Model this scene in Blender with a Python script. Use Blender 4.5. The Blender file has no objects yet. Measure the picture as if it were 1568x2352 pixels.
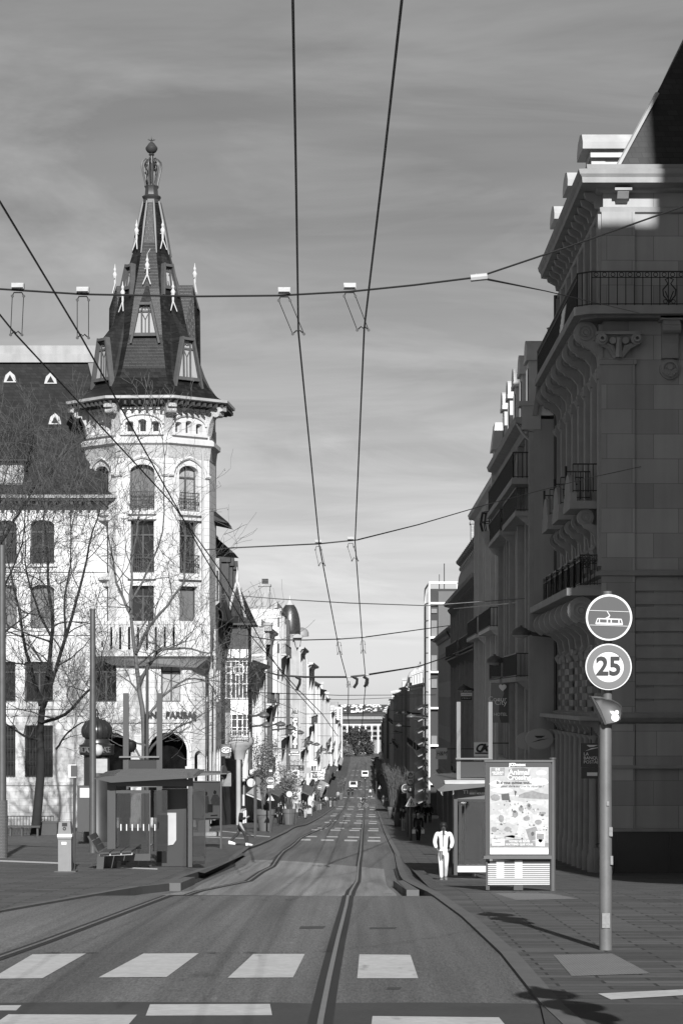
import bpy, bmesh, math, random
from mathutils import Vector, Matrix
rad=math.radians; PI=math.pi; sin=math.sin; cos=math.cos
scene=bpy.context.scene
COL=scene.collection
rnd=random.Random(7)
# --- measuring frame: photo measured on a 1568 x 2352 grid, 85 mm lens, eye at the origin, looking along +Y
F=5553.3; CX=827.0; CY=1604.0
def P(dx,dy,D): return Vector(((dx-CX)/F*D, D, (CY-dy)/F*D))
def XX(dx,D): return (dx-CX)/F*D
def ZZ(dy,D): return (CY-dy)/F*D
def lerp(a,b,t): return a+(b-a)*t
def interp(tab,x):
    if x<=tab[0][0]:
        (a,b),(c,d)=tab[0],tab[1]
    elif x>=tab[-1][0]:
        (a,b),(c,d)=tab[-2],tab[-1]
    else:
        for i in range(len(tab)-1):
            if tab[i][0]<=x<=tab[i+1][0]:
                (a,b),(c,d)=tab[i],tab[i+1]; break
    return b+(d-b)*(x-a)/(c-a)
# --- objects
ORG={}
def tag(o,label=None,cat=None,group=None,kind=None):
    if label: o['label']=label
    if cat: o['category']=cat
    if group: o['group']=group
    if kind: o['kind']=kind
    return o
def thing(name,label,cat,loc=(0,0,0),rz=0,group=None):
    o=bpy.data.objects.new(name,None); COL.objects.link(o)
    o.location=loc; o.rotation_euler=(0,0,rz); o.empty_display_size=.3
    ORG[o]=Vector(loc) if rz==0 else Vector((0,0,0))
    return tag(o,label,cat,group)
def kids(o): return [c for c in bpy.data.objects if c.parent==o]
def copy_tree(o,parent=None,loc=None,rz=None,label=None,scale=None):
    ch=list(o.children)
    c=o.copy(); COL.objects.link(c); c.parent=parent
    if loc is not None: c.location=loc
    if rz is not None: c.rotation_euler=(0,0,rz)
    if scale is not None: c.scale=(scale,)*3
    if label: c['label']=label
    for k in ch: copy_tree(k,c)
    return c
class MB:
    def __init__(s): s.v=[]; s.f=[]; s.m=[]
    def add(s,vs,fs,mi=0):
        b=len(s.v); s.v+=[tuple(v) for v in vs]
        for f in fs: s.f.append(tuple(b+i for i in f)); s.m.append(mi)
    def box(s,x0,x1,y0,y1,z0,z1,mi=0):
        s.add([(x0,y0,z0),(x1,y0,z0),(x1,y1,z0),(x0,y1,z0),(x0,y0,z1),(x1,y0,z1),(x1,y1,z1),(x0,y1,z1)],
              [(0,3,2,1),(4,5,6,7),(0,1,5,4),(1,2,6,5),(2,3,7,6),(3,0,4,7)],mi)
    def bar(s,a,b,w,h=None,mi=0,up=(0,0,1)):
        a=Vector(a); b=Vector(b); h=h or w; d=(b-a)
        if d.length<1e-6: return
        d.normalize(); u=Vector(up)
        if abs(d.dot(u))>.99: u=Vector((0,1,0))
        r=d.cross(u).normalized()*w/2; t=r.cross(d).normalized()*h/2
        s.add([a-r-t,a+r-t,a+r+t,a-r+t,b-r-t,b+r-t,b+r+t,b-r+t],[(0,3,2,1),(4,5,6,7),(0,1,5,4),(1,2,6,5),(2,3,7,6),(3,0,4,7)],mi)
    def poly(s,pts,mi=0): s.add(pts,[tuple(range(len(pts)))],mi)
    def prism(s,pts,vec,mi=0):
        vec=Vector(vec); n=len(pts); a=[Vector(p) for p in pts]; b=[p+vec for p in a]
        fs=[tuple(range(n)),tuple(range(2*n-1,n-1,-1))]+[(i,(i+1)%n,n+(i+1)%n,n+i) for i in range(n)]
        s.add(a+b,fs,mi)
    def tube(s,pts,r,n=6,mi=0,cap=True):
        pts=[Vector(p) for p in pts]; k=len(pts)
        rs=r if isinstance(r,(list,tuple)) else [r]*k
        b=len(s.v); pu=None
        for i,p in enumerate(pts):
            d=(pts[min(i+1,k-1)]-pts[max(i-1,0)])
            if d.length<1e-9: d=Vector((0,0,1))
            d.normalize()
            if pu is None: pu=Vector((0,0,1)) if abs(d.z)<.9 else Vector((1,0,0))
            r1=d.cross(pu)
            if r1.length<1e-4: r1=d.cross(Vector((1,.3,0)))
            r1.normalize(); pu=r1.cross(d).normalized()
            for j in range(n):
                a=2*PI*j/n; s.v.append(tuple(p+(r1*cos(a)+pu*sin(a))*rs[i]))
        for i in range(k-1):
            for j in range(n):
                s.f.append((b+i*n+j,b+i*n+(j+1)%n,b+(i+1)*n+(j+1)%n,b+(i+1)*n+j)); s.m.append(mi)
        if cap:
            s.f.append(tuple(b+j for j in range(n-1,-1,-1))); s.m.append(mi)
            s.f.append(tuple(b+(k-1)*n+j for j in range(n))); s.m.append(mi)
    def lathe(s,prof,c=(0,0,0),n=16,mi=0,a0=0,sx=1,sy=1):
        b=len(s.v); c=Vector(c)
        for r,z in prof:
            for j in range(n):
                a=a0+2*PI*j/n; s.v.append((c.x+r*sx*cos(a),c.y+r*sy*sin(a),c.z+z))
        for i in range(len(prof)-1):
            for j in range(n):
                s.f.append((b+i*n+j,b+i*n+(j+1)%n,b+(i+1)*n+(j+1)%n,b+(i+1)*n+j)); s.m.append(mi)
        s.f.append(tuple(b+j for j in range(n-1,-1,-1))); s.m.append(mi)
        k=len(prof)-1; s.f.append(tuple(b+k*n+j for j in range(n))); s.m.append(mi)
    def disc(s,c,nrm,r,th,n=28,mi=0,r2=None):
        """disc (or ring when r2) of thickness th about c with axis nrm"""
        c=Vector(c); d=Vector(nrm).normalized(); u=Vector((0,0,1)) if abs(d.z)<.9 else Vector((1,0,0))
        x=d.cross(u).normalized(); y=x.cross(d)
        pts=[x*cos(2*PI*j/n)+y*sin(2*PI*j/n) for j in range(n)]
        if r2 is None: s.prism([c+p*r-d*th/2 for p in pts],d*th,mi)
        else:
            vs=[c+p*rr+d*t for t in(-th/2,th/2) for rr in(r,r2) for p in pts]; fs=[]
            for j in range(n):
                k=(j+1)%n
                fs+=[(j,k,n+k,n+j),(2*n+j,3*n+j,3*n+k,2*n+k),(j,2*n+j,2*n+k,k),(n+j,n+k,3*n+k,3*n+j)]
            s.add(vs,fs,mi)
    def text(s,body,loc,size,rz=0,ext=.01,bold=0,align='CENTER',mi=0,sx=1,shear=0,rx=PI/2):
        cu=bpy.data.curves.new('t','FONT'); cu.body=body; cu.size=size; cu.extrude=ext; cu.offset=bold; cu.shear=shear
        cu.align_x=align; cu.align_y='CENTER'; cu.resolution_u=3; cu.space_line=.85
        ob=bpy.data.objects.new('t',cu); me=bpy.data.meshes.new_from_object(ob)
        M=Matrix.Translation(loc)@Matrix.Rotation(rz,4,'Z')@Matrix.Rotation(rx,4,'X')@Matrix.Diagonal((sx,1,1,1))
        s.add([M@v.co for v in me.vertices],[tuple(p.vertices) for p in me.polygons],mi)
        bpy.data.objects.remove(ob); bpy.data.curves.remove(cu); bpy.data.meshes.remove(me)
    def xform(s,M):
        s.v=[tuple(M@Vector(v)) for v in s.v]; return s
    def build(s,name,mats,parent=None,smooth=False,world=True,label=None):
        me=bpy.data.meshes.new(name)
        o=bpy.data.objects.new(name,me); COL.objects.link(o)
        off=Vector((0,0,0))
        if parent is not None:
            o.parent=parent
            off=ORG.get(parent,Vector((0,0,0))) if world else Vector((0,0,0))
        ORG[o]=off
        me.from_pydata([(v[0]-off.x,v[1]-off.y,v[2]-off.z) for v in s.v],[],s.f)
        if not isinstance(mats,(list,tuple)): mats=[mats]
        for m in mats: me.materials.append(m)
        if len(mats)>1: me.polygons.foreach_set('material_index',s.m)
        if smooth:
            me.polygons.foreach_set('use_smooth',[True]*len(s.f))
            if smooth!='all':
                try: me.set_sharp_from_angle(angle=rad(40))
                except Exception: pass
        me.update()
        if label: o['label']=label
        return o
def solo(mb,name,mats,label,cat,group=None,smooth=False,kind=None,loc=None):
    """a thing that is one mesh"""
    o=mb.build(name,mats,None,smooth); tag(o,label,cat,group,kind); return o
# --- materials
MATS={}
def mat(name,base,rough=.8,spec=.4,metal=0,var=.2,vs=1.5,bump=0,bs=20,brick=None,streak=0,fine=0,fs=60,coat=0,stretch=None,bands=0,spots=0):
    if name in MATS: return MATS[name]
    m=bpy.data.materials.new(name); MATS[name]=m; m.use_nodes=True
    nt=m.node_tree; N=nt.nodes; L=nt.links
    bs_=N['Principled BSDF']; bs_.inputs['Roughness'].default_value=rough; bs_.inputs['Metallic'].default_value=metal
    bs_.inputs['Specular IOR Level'].default_value=spec
    if coat: bs_.inputs['Coat Weight'].default_value=coat
    tc=N.new('ShaderNodeTexCoord'); vec=tc.outputs['Object']
    if stretch:
        mp=N.new('ShaderNodeMapping'); mp.inputs['Scale'].default_value=stretch; L.new(vec,mp.inputs[0]); vec=mp.outputs[0]
    def M(op,a,b):
        n=N.new('ShaderNodeMath'); n.operation=op
        for i,x in enumerate((a,b)):
            if isinstance(x,(int,float)): n.inputs[i].default_value=x
            else: L.new(x,n.inputs[i])
        return n.outputs[0]
    def noise(sc,det=4,v=vec):
        n=N.new('ShaderNodeTexNoise'); n.inputs['Scale'].default_value=sc; n.inputs['Detail'].default_value=det; L.new(v,n.inputs['Vector']); return n.outputs['Fac']
    f=None
    def mul(x):
        nonlocal f
        f=x if f is None else M('MULTIPLY',f,x)
    if var: mul(M('ADD',M('MULTIPLY',noise(vs),2*var),1-var))
    if fine: mul(M('ADD',M('MULTIPLY',noise(fs,2),2*fine),1-fine))
    if bands:
        for sc_,am in (((1.5,.012,1),bands),((5,.03,1),bands*.6)):
            mp=N.new('ShaderNodeMapping'); mp.inputs['Scale'].default_value=sc_; L.new(tc.outputs['Object'],mp.inputs[0]); mul(M('ADD',M('MULTIPLY',noise(1,2,mp.outputs[0]),2*am),1-am))
    if spots:
        mp=N.new('ShaderNodeMapping'); mp.inputs['Scale'].default_value=(2.2,.5,1); L.new(tc.outputs['Object'],mp.inputs[0])
        r=N.new('ShaderNodeMapRange'); r.inputs[1].default_value=.66; r.inputs[2].default_value=.74; r.inputs[3].default_value=1; r.inputs[4].default_value=1-spots; L.new(noise(1.1,5,mp.outputs[0]),r.inputs[0]); mul(r.outputs[0])
        r=N.new('ShaderNodeMapRange'); r.inputs[1].default_value=.7; r.inputs[2].default_value=.78; r.inputs[3].default_value=1; r.inputs[4].default_value=1+spots; L.new(noise(1.7,5,mp.outputs[0]),r.inputs[0]); mul(r.outputs[0])
    h=None
    if brick:
        bw,bh,mort,mcol,con=brick[:5]; mode=brick[5] if len(brick)>5 else 'wall'
        sp=N.new('ShaderNodeSeparateXYZ'); L.new(tc.outputs['Object'],sp.inputs[0]); cb=N.new('ShaderNodeCombineXYZ')
        if mode=='wall': L.new(M('ADD',sp.outputs[0],sp.outputs[1]),cb.inputs[0]); L.new(sp.outputs[2],cb.inputs[1])
        else: L.new(sp.outputs[0],cb.inputs[0]); L.new(sp.outputs[1],cb.inputs[1])
        b=N.new('ShaderNodeTexBrick'); L.new(cb.outputs[0],b.inputs['Vector']); b.inputs['Scale'].default_value=1
        b.inputs['Brick Width'].default_value=bw; b.inputs['Row Height'].default_value=bh; b.inputs['Mortar Size'].default_value=mort
        b.inputs['Mortar Smooth'].default_value=.3; b.inputs['Bias'].default_value=0
        b.inputs['Color1'].default_value=(1-con,)*3+(1,); b.inputs['Color2'].default_value=(1+con,)*3+(1,); b.inputs['Mortar'].default_value=(mcol,)*3+(1,)
        mul(b.outputs['Color'])
        h=M('SUBTRACT',1,b.outputs['Fac'])
    if streak:
        mp=N.new('ShaderNodeMapping'); mp.inputs['Scale'].default_value=(1.3,1.3,.12); L.new(tc.outputs['Object'],mp.inputs[0])
        mul(M('ADD',M('MULTIPLY',noise(1.4,5,mp.outputs[0]),2*streak),1-streak))
    c=N.new('ShaderNodeCombineColor')
    v=M('MULTIPLY',f,base) if f is not None else None
    if v is not None:
        for i in range(3): L.new(v,c.inputs[i])
        L.new(c.outputs[0],bs_.inputs['Base Color'])
    else: bs_.inputs['Base Color'].default_value=(base,)*3+(1,)
    if bump or h is not None:
        hh=noise(bs,3)
        if h is not None: hh=M('ADD',M('MULTIPLY',hh,.3),h)
        bp=N.new('ShaderNodeBump'); bp.inputs['Strength'].default_value=bump or .3; bp.inputs['Distance'].default_value=.03; L.new(hh,bp.inputs['Height']); L.new(bp.outputs[0],bs_.inputs['Normal'])
    return m
def glassy(name,base=.02,rough=.05,spec=.6):
    m=bpy.data.materials.new(name); m.use_nodes=True; b=m.node_tree.nodes['Principled BSDF']
    b.inputs['Base Color'].default_value=(base,)*3+(1,); b.inputs['Roughness'].default_value=rough; b.inputs['Specular IOR Level'].default_value=spec
    return m
def clear_glass(name,tint=.75,refl=.12):
    m=bpy.data.materials.new(name); m.use_nodes=True; nt=m.node_tree; nt.nodes.remove(nt.nodes['Principled BSDF'])
    t=nt.nodes.new('ShaderNodeBsdfTransparent'); t.inputs[0].default_value=(tint,)*3+(1,)
    g=nt.nodes.new('ShaderNodeBsdfGlossy'); g.inputs['Roughness'].default_value=.03; g.inputs['Color'].default_value=(.8,)*3+(1,)
    x=nt.nodes.new('ShaderNodeMixShader'); x.inputs[0].default_value=refl
    nt.links.new(t.outputs[0],x.inputs[1]); nt.links.new(g.outputs[0],x.inputs[2]); nt.links.new(x.outputs[0],nt.nodes['Material Output'].inputs[0])
    return m
STONE=mat('limestone',.52,.85,.25,var=.14,vs=.6,brick=(1.15,.42,.012,.62,.07),streak=.14,bump=.25)
STONEP=mat('plain_limestone',.48,.85,.25,var=.16,vs=2,streak=.12,bump=.15)
CARVED=mat('carved_limestone',.36,.85,.25,var=.45,vs=7,bump=1,bs=9,fine=.25,fs=14)
BANK=mat('grey_ashlar',.32,.85,.25,var=.16,vs=.7,brick=(1.75,.86,.012,.6,.16),streak=.25,bump=.25)
BANKP=mat('grey_stone',.28,.85,.25,var=.22,vs=2,streak=.2,bump=.15)
DARKST=mat('dark_stone',.19,.85,.25,var=.3,vs=1.2,streak=.3,bump=.2)  # darker stone with stronger streaks
RENDER=mat('pale_render',.36,.9,.2,var=.18,vs=.5,streak=.22)
RENDER2=mat('buff_render',.29,.9,.2,var=.2,vs=.7,streak=.25)
RENDER3=mat('grey_render',.19,.9,.2,var=.2,vs=.7,streak=.25)
WEATH=mat('weathered_render',.3,.9,.2,var=.4,vs=.8,streak=.4)
BRICK=mat('pale_brick',.3,.9,.2,var=.12,vs=1,brick=(.42,.16,.015,.7,.15),streak=.15)
SLATE=mat('slate',.013,.33,.36,var=.25,vs=.8,brick=(.34,.2,.012,.35,.42),bump=.15,streak=.25)
SLATED=mat('dark_slate',.018,.55,.3,var=.3,vs=.6,brick=(.36,.2,.012,.45,.3),bump=.15,streak=.4)
ZINC=mat('zinc_sheet',.36,.5,.5,var=.22,vs=.8,streak=.3)
ZINCD=mat('dull_zinc',.2,.55,.5,var=.25,vs=1,streak=.3)
LEAD=mat('dark_lead',.035,.45,.5,var=.3,vs=3)
IRON=mat('wrought_iron',.015,.5,.4,var=0)
WOOD=mat('weathered_timber',.07,.8,.3,var=.3,vs=4,streak=.3)
WOODD=mat('dark_timber',.05,.7,.3,var=.3,vs=4)
WHITE=mat('white_paint',.72,.5,.4,var=.08,vs=2)
OFFW=mat('aged_white_paint',.42,.6,.3,var=.2,vs=3,streak=.15)
GREYP=mat('mid_grey_paint',.075,.45,.5,var=.15,vs=3)
DGREY=mat('dark_grey_paint',.045,.4,.5,var=.15,vs=3)
BLACK=mat('black_paint',.012,.4,.5,var=0)
STEEL=mat('brushed_steel',.2,.4,.5,metal=.4,var=.12,vs=6)
GALV=mat('galvanised_post',.085,.45,.5,metal=.3,var=.25,vs=5)
SIGNGREY=mat('blue_sign_face',.048,.45,.4,var=.06,vs=4)
SIGNMID=mat('red_sign_rim',.115,.45,.4,var=.06,vs=4)
SIGNW=mat('white_sign_face',.52,.4,.4,var=.04,vs=4)
GLASS=glassy('window_glass',.018,.06,.5)
GLASSL=glassy('curtain_and_sky_glass',.3,.12,.5)  # pale for curtains; dormer panes carry sky reflection in this colour
GLASST=glassy('tinted_glass',.06,.08,.7)
CLEAR=clear_glass('shelter_glass',.45,.1)
SHUT=mat('lowered_blind',.12,.7,.3,var=.1,vs=2)
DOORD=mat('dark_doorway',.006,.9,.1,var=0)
def join_rows(*a): return sum(a,[])
# --- camera
cam=bpy.data.cameras.new('camera'); co=bpy.data.objects.new('camera',cam); COL.objects.link(co)
co.location=(0,0,0); co.rotation_euler=(PI/2,0,0); cam.lens=85; cam.sensor_width=36; cam.sensor_fit='AUTO'
cam.shift_x=-43/2352; cam.shift_y=428/2352; cam.clip_start=.5; cam.clip_end=9000
scene.camera=co
# --- light
SUN_EL=rad(27); SUN_AZ=rad(6)           # sun behind the camera, 6 degrees to its right
w=bpy.data.worlds.new('World'); scene.world=w; w.use_nodes=True
nt=w.node_tree; N=nt.nodes; L=nt.links; bg=N['Background']
sky=N.new('ShaderNodeTexSky'); sky.sky_type='NISHITA'; sky.sun_disc=False; sky.sun_elevation=SUN_EL; sky.sun_rotation=PI-SUN_AZ
sky.air_density=1.0; sky.dust_density=.4; sky.ozone_density=3
sep=N.new('ShaderNodeSeparateColor'); L.new(sky.outputs[0],sep.inputs[0])
tc=N.new('ShaderNodeTexCoord')
def WM(op,a,b):
    n=N.new('ShaderNodeMath'); n.operation=op
    for i,x in enumerate((a,b)):
        if isinstance(x,(int,float)): n.inputs[i].default_value=x
        else: L.new(x,n.inputs[i])
    return n.outputs[0]
# thin cirrus: streaky noise over a plane high above (direction / height)
sx=N.new('ShaderNodeSeparateXYZ'); L.new(tc.outputs['Generated'],sx.inputs[0])
zz=WM('MAXIMUM',sx.outputs[2],.02); zz=WM('ADD',zz,.12)
cb=N.new('ShaderNodeCombineXYZ'); L.new(WM('DIVIDE',sx.outputs[0],zz),cb.inputs[0]); L.new(WM('DIVIDE',sx.outputs[1],zz),cb.inputs[1])
mp=N.new('ShaderNodeMapping'); mp.inputs['Scale'].default_value=(.8,2.6,1); mp.inputs['Rotation'].default_value=(0,0,.22); L.new(cb.outputs[0],mp.inputs[0])
nz=N.new('ShaderNodeTexNoise'); nz.inputs['Scale'].default_value=1.6; nz.inputs['Detail'].default_value=7; nz.inputs['Roughness'].default_value=.5; nz.inputs['Distortion'].default_value=.9; L.new(mp.outputs[0],nz.inputs['Vector'])
mr=N.new('ShaderNodeMapRange'); mr.inputs[1].default_value=.34; mr.inputs[2].default_value=.78; mr.inputs[3].default_value=0; mr.inputs[4].default_value=1; L.new(nz.outputs['Fac'],mr.inputs[0])
grey=WM('MAXIMUM',WM('ADD',WM('MULTIPLY',sep.outputs[0],1.2),WM('MULTIPLY',sep.outputs[2],-.2)),.05)   # red-filtered black and white
grey=WM('MULTIPLY',WM('POWER',grey,.74),1.22)   # film response of the sky tones
n2=N.new('ShaderNodeTexNoise'); n2.inputs['Scale'].default_value=.9; n2.inputs['Detail'].default_value=6; n2.inputs['Roughness'].default_value=.6; n2.inputs['Distortion'].default_value=1.6
mp2=N.new('ShaderNodeMapping'); mp2.inputs['Scale'].default_value=(1.5,1.6,1); mp2.inputs['Rotation'].default_value=(0,0,-.5); L.new(cb.outputs[0],mp2.inputs[0]); L.new(mp2.outputs[0],n2.inputs['Vector'])
m2=N.new('ShaderNodeMapRange'); m2.inputs[1].default_value=.42; m2.inputs[2].default_value=.75; L.new(n2.outputs['Fac'],m2.inputs[0])
grey=WM('ADD',grey,WM('MULTIPLY',mr.outputs[0],.6)); grey=WM('ADD',grey,WM('MULTIPLY',m2.outputs[0],1.1))
cc=N.new('ShaderNodeCombineColor')
for i in range(3): L.new(grey,cc.inputs[i])
L.new(cc.outputs[0],bg.inputs[0]); bg.inputs[1].default_value=.085
sl=bpy.data.lights.new('sun','SUN'); sl.energy=5; sl.angle=rad(.5); sl.color=(1,1,1)
so=bpy.data.objects.new('sun',sl); COL.objects.link(so)
sdir=Vector((-sin(SUN_AZ)*cos(SUN_EL),cos(SUN_AZ)*cos(SUN_EL),-sin(SUN_EL)))
so.rotation_euler=sdir.to_track_quat('-Z','Y').to_euler(); so.location=(20,-60,60)
vs_=scene.view_settings; vs_.view_transform='Standard'; vs_.look='None'; vs_.gamma=1; vs_.exposure=.6; vs_.use_curve_mapping=False
scene.cycles.use_denoising=True; scene.cycles.max_bounces=6; scene.cycles.transparent_max_bounces=16
# ---------------- ground
HL=[(0,2.2),(33,3.42),(52,4.15),(76,5.2),(110,6.65),(135,7.4),(150,7.95),(181,9.45),(260,12.6),(385,17.4),(560,20.9),(740,24),(1050,27.2),(1300,30),(2000,32)]
HR=[(0,2.2),(33,3.42),(52,4.15),(76,5.76),(110,7.0),(136,8.1),(181,9.75),(260,12.75),(385,17.4),(560,20.9),(740,24),(1050,27.2),(1300,30),(2000,32)]
def smt(tab,D):
    w=max(2.0,D*.05); return (interp(tab,D-w)+2*interp(tab,D)+interp(tab,D+w))/4
def hp(D,X):
    t=min(1,max(0,(X+4)/8)); t=t*t*(3-2*t)
    return lerp(smt(HL,D),smt(HR,D),t)
DROP=[(0,.028),(50.5,.028),(54,.17),(80,.17),(90,.07),(4000,.07)]
def hr(D,X): return hp(D,X)+interp(DROP,D)
def gz(X,D): return -hp(D,X)
def hit(dx,dy,fn=hp):
    D=14.0; last=D
    def g(D): return CY+F*fn(D,XX(dx,D))/D
    while D<1400:
        if g(D)<=dy:
            a,b=last,D
            for _ in range(30):
                m=(a+b)/2
                if g(m)<=dy: b=m
                else: a=m
            D=(a+b)/2; return Vector((XX(dx,D),D,-fn(D,XX(dx,D))))
        last=D; D*=1.01
    return Vector((XX(dx,D),D,-fn(D,XX(dx,D))))
def on(dx,dy):
    """pavement point seen at dx,dy"""
    return hit(dx,dy)
KR=[(1290,2352),(1245,2310),(1150,2190),(1060,2105),(965,2042),(940,2030),(926,2022),(911,1990),(905,1960),(881,1909),(865,1862),(862,1835),(858,1800),(854,1748)]
KL=[(-420,2200),(0,2093),(200,2058),(325,2037),(390,2030),(423,2014),(532,1977),(572,1947),(660,1910),(738,1876),(767,1854),(777,1840),(786,1812),(797,1782),(804,1748)]
def edge(tab):
    pts=[hit(x,y) for x,y in tab]; pts.sort(key=lambda p:p.y); return [(p.y,p.x) for p in pts]
ER=edge(KR); EL=edge(KL)
def xr(D): return interp(ER,D) if D>ER[0][0] else ER[0][1]
def xl(D): return interp(EL,D) if D>EL[0][0] else EL[0][1]-(EL[0][0]-D)*.3
DS=[]; d=2.0
while d<1320: DS.append(d); d+=max(.7,d*.018)
ASPH=mat('asphalt',.108,.8,.4,var=.25,vs=.3,fine=.75,fs=26,bump=.5,bs=40,stretch=(1.6,.2,1),bands=.6,spots=.35)
PAVE=mat('paving',.074,.75,.4,var=.3,vs=1.6,brick=(1.1,.4,.022,.35,.3,'floor'),fine=.4,fs=14,bump=.5,spots=.3,stretch=(.35,1.6,1))
KERB=mat('kerb_stone',.11,.8,.3,var=.25,vs=2,brick=(1.0,50,.02,.4,.1,'floor'))
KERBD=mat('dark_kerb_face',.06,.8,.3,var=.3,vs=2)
PAINT=mat('road_paint',.42,.7,.3,var=.2,vs=2.5,fine=.22,fs=12,spots=.45)
CONC=mat('concrete_apron',.19,.8,.3,var=.2,vs=.5,fine=.6,fs=26,stretch=(1.6,.2,1),bands=.7,spots=.4)
RAILM=mat('worn_rail',.2,.35,.5,metal=.6,var=.3,vs=3)
GROOVE=mat('rail_groove',.02,.7,.4,var=.2)
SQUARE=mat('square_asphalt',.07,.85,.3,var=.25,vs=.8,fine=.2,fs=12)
EARTH=mat('earth',.09,.95,.2,var=.3,vs=.05)
def sheet(rows):
    mb=MB(); n=len(rows[0])
    for r in rows: mb.v+=[tuple(p) for p in r]
    for i in range(len(rows)-1):
        for j in range(n-1): mb.f.append((i*n+j,i*n+j+1,(i+1)*n+j+1,(i+1)*n+j)); mb.m.append(0)
    return mb
rows=[]
for D in DS+[50.4,51,53.8,54.2]: rows.append(D)
rows=sorted(rows)
o=sheet([[(lerp(xl(D),xr(D),t/12),D,-hr(D,lerp(xl(D),xr(D),t/12))) for t in range(13)] for D in rows]).build('road',ASPH); tag(o,kind='structure')
mbp=sheet([[(lerp(-120,xl(D),(t/8)**.4 if t else 0),D,-hp(D,lerp(-120,xl(D),(t/8)**.4 if t else 0))) for t in range(9)] for D in rows])
b=sheet([[(lerp(120,xr(D),(t/8)**.4 if t else 0),D,-hp(D,lerp(120,xr(D),(t/8)**.4 if t else 0))) for t in range(9)] for D in rows])
mbp.add(b.v,b.f)
o=mbp.build('pavement',PAVE); tag(o,kind='structure')
# one sheet to the horizon
o=sheet([[(x,D,-(interp(HL,D) if D<2000 else 32)-1.2) for x in (-6000,-400,-120,120,400,6000)] for D in [-300,0,33,76,135,181,260,385,560,740,1050,1300,2000,3000,8000]]).build('ground',EARTH); tag(o,kind='structure')
mk=MB(); mk2=MB()
for E,s in ((xl,-1),(xr,1)):
    for i in range(len(rows)-1):
        a,b=rows[i],rows[i+1]
        if a<10: continue
        q=[]
        for D in (a,b):
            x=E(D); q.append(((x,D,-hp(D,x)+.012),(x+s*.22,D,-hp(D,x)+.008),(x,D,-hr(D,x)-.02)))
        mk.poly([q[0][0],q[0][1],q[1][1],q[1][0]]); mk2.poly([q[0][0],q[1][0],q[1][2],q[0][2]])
o=mk.build('kerb',KERB); tag(o,kind='structure')
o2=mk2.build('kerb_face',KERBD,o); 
# painted bars
def decal(pts,fn=hr,up=.006):
    return [p+Vector((0,0,up)) for p in (hit(x,y,fn) for x,y in pts)]
mb=MB()
BARS=[[(75,2193),(198,2191),(98,2248),(-20,2249)],[(330,2191),(457,2190),(383,2245),(227,2246)],[(582,2192),(700,2192),(673,2246),(523,2247)],[(825,2193),(942,2194),(960,2248),(820,2248)],
 [(-60,2311),(50,2310),(38,2322),(-80,2322)],[(345,2308),(620,2307),(625,2333),(335,2334)],[(20,2331),(315,2332),(280,2372),(-40,2372)],[(855,2335),(1145,2338),(1180,2380),(850,2378)]]
for q in BARS: mb.poly(decal(q))
DASH=[]
def dashrow(y0,slope,xa,xb,n,dy,frac=.55):
    w=(xb-xa)/n
    for k in range(n):
        x=xa+k*w+w*(1-frac)/2; y=y0+slope*k
        DASH.append([(x,y),(x+w*frac,y+slope*frac),(x+w*frac,y+dy+slope*frac),(x,y+dy)])
dashrow(1927,.9,672,885,4,3.4); dashrow(1920,.8,690,884,4,2.4)
dashrow(1905,.6,706,878,4,2.4); dashrow(1901,.6,720,878,4,1.8)
dashrow(1888,.7,738,872,4,2.2); dashrow(1883.5,.7,750,872,4,1.6)
dashrow(1873,.5,752,869,4,1.8); dashrow(1869,.5,758,868,4,1.3)
dashrow(1857,.5,766,868,4,1.7); dashrow(1852,.5,771,866,4,1.2)
dashrow(1831,.3,784,864,5,1.5); dashrow(1812,.3,793,862,5,1.2); dashrow(1805,.2,797,860,5,.9); dashrow(1793,.2,800,858,5,.9)
dashrow(1780,.1,803,858,5,.8); dashrow(1769,.1,806,857,5,.7)
for q in DASH: mb.poly(decal(q))
for q in ([(905,1910),(935,1911),(935,1912.5),(905,1911.5)],[(930,1893),(955,1894),(955,1895),(930,1894)],[(905,1884),(925,1884.6),(925,1886),(905,1885.4)],[(905,1927),(1010,1930),(1010,1931.5),(905,1928.5)],
   [(560,1917),(620,1921),(620,1922.6),(560,1918.6)],[(505,1908),(556,1913),(556,1914.6),(505,1909.6)],[(470,1922),(560,1925),(560,1926.6),(470,1923.6)],[(400,1904),(470,1908),(470,1910),(400,1906)],
   [(-20,1975),(160,1982),(160,1985.5),(-20,1978.5)],[(243,1990),(362,1995),(362,1998),(243,1993)],[(1372,2283),(1600,2272),(1600,2285),(1402,2297)],[(975,1936),(1020,1938),(1020,1939.5),(975,1937.5)]):
    mb.poly(decal(q,hp))
o=mb.build('road_markings',PAINT); tag(o,kind='structure')
mb=MB()
mb.poly([(lerp(xl(D),xr(D),t),D,-hr(D,lerp(xl(D),xr(D),t))+.004) for D,t in ((56,.0),(56,1),(70,1),(70,.0))]) if False else None
rr=[D for D in rows if 54.2<=D<=86]
ap=sheet([[(lerp(xl(D),xr(D),t/12),D,-hr(D,lerp(xl(D),xr(D),t/12))+.005) for t in range(1,12)] for D in rr]).build('road_apron',CONC); tag(ap,kind='structure')
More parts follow.
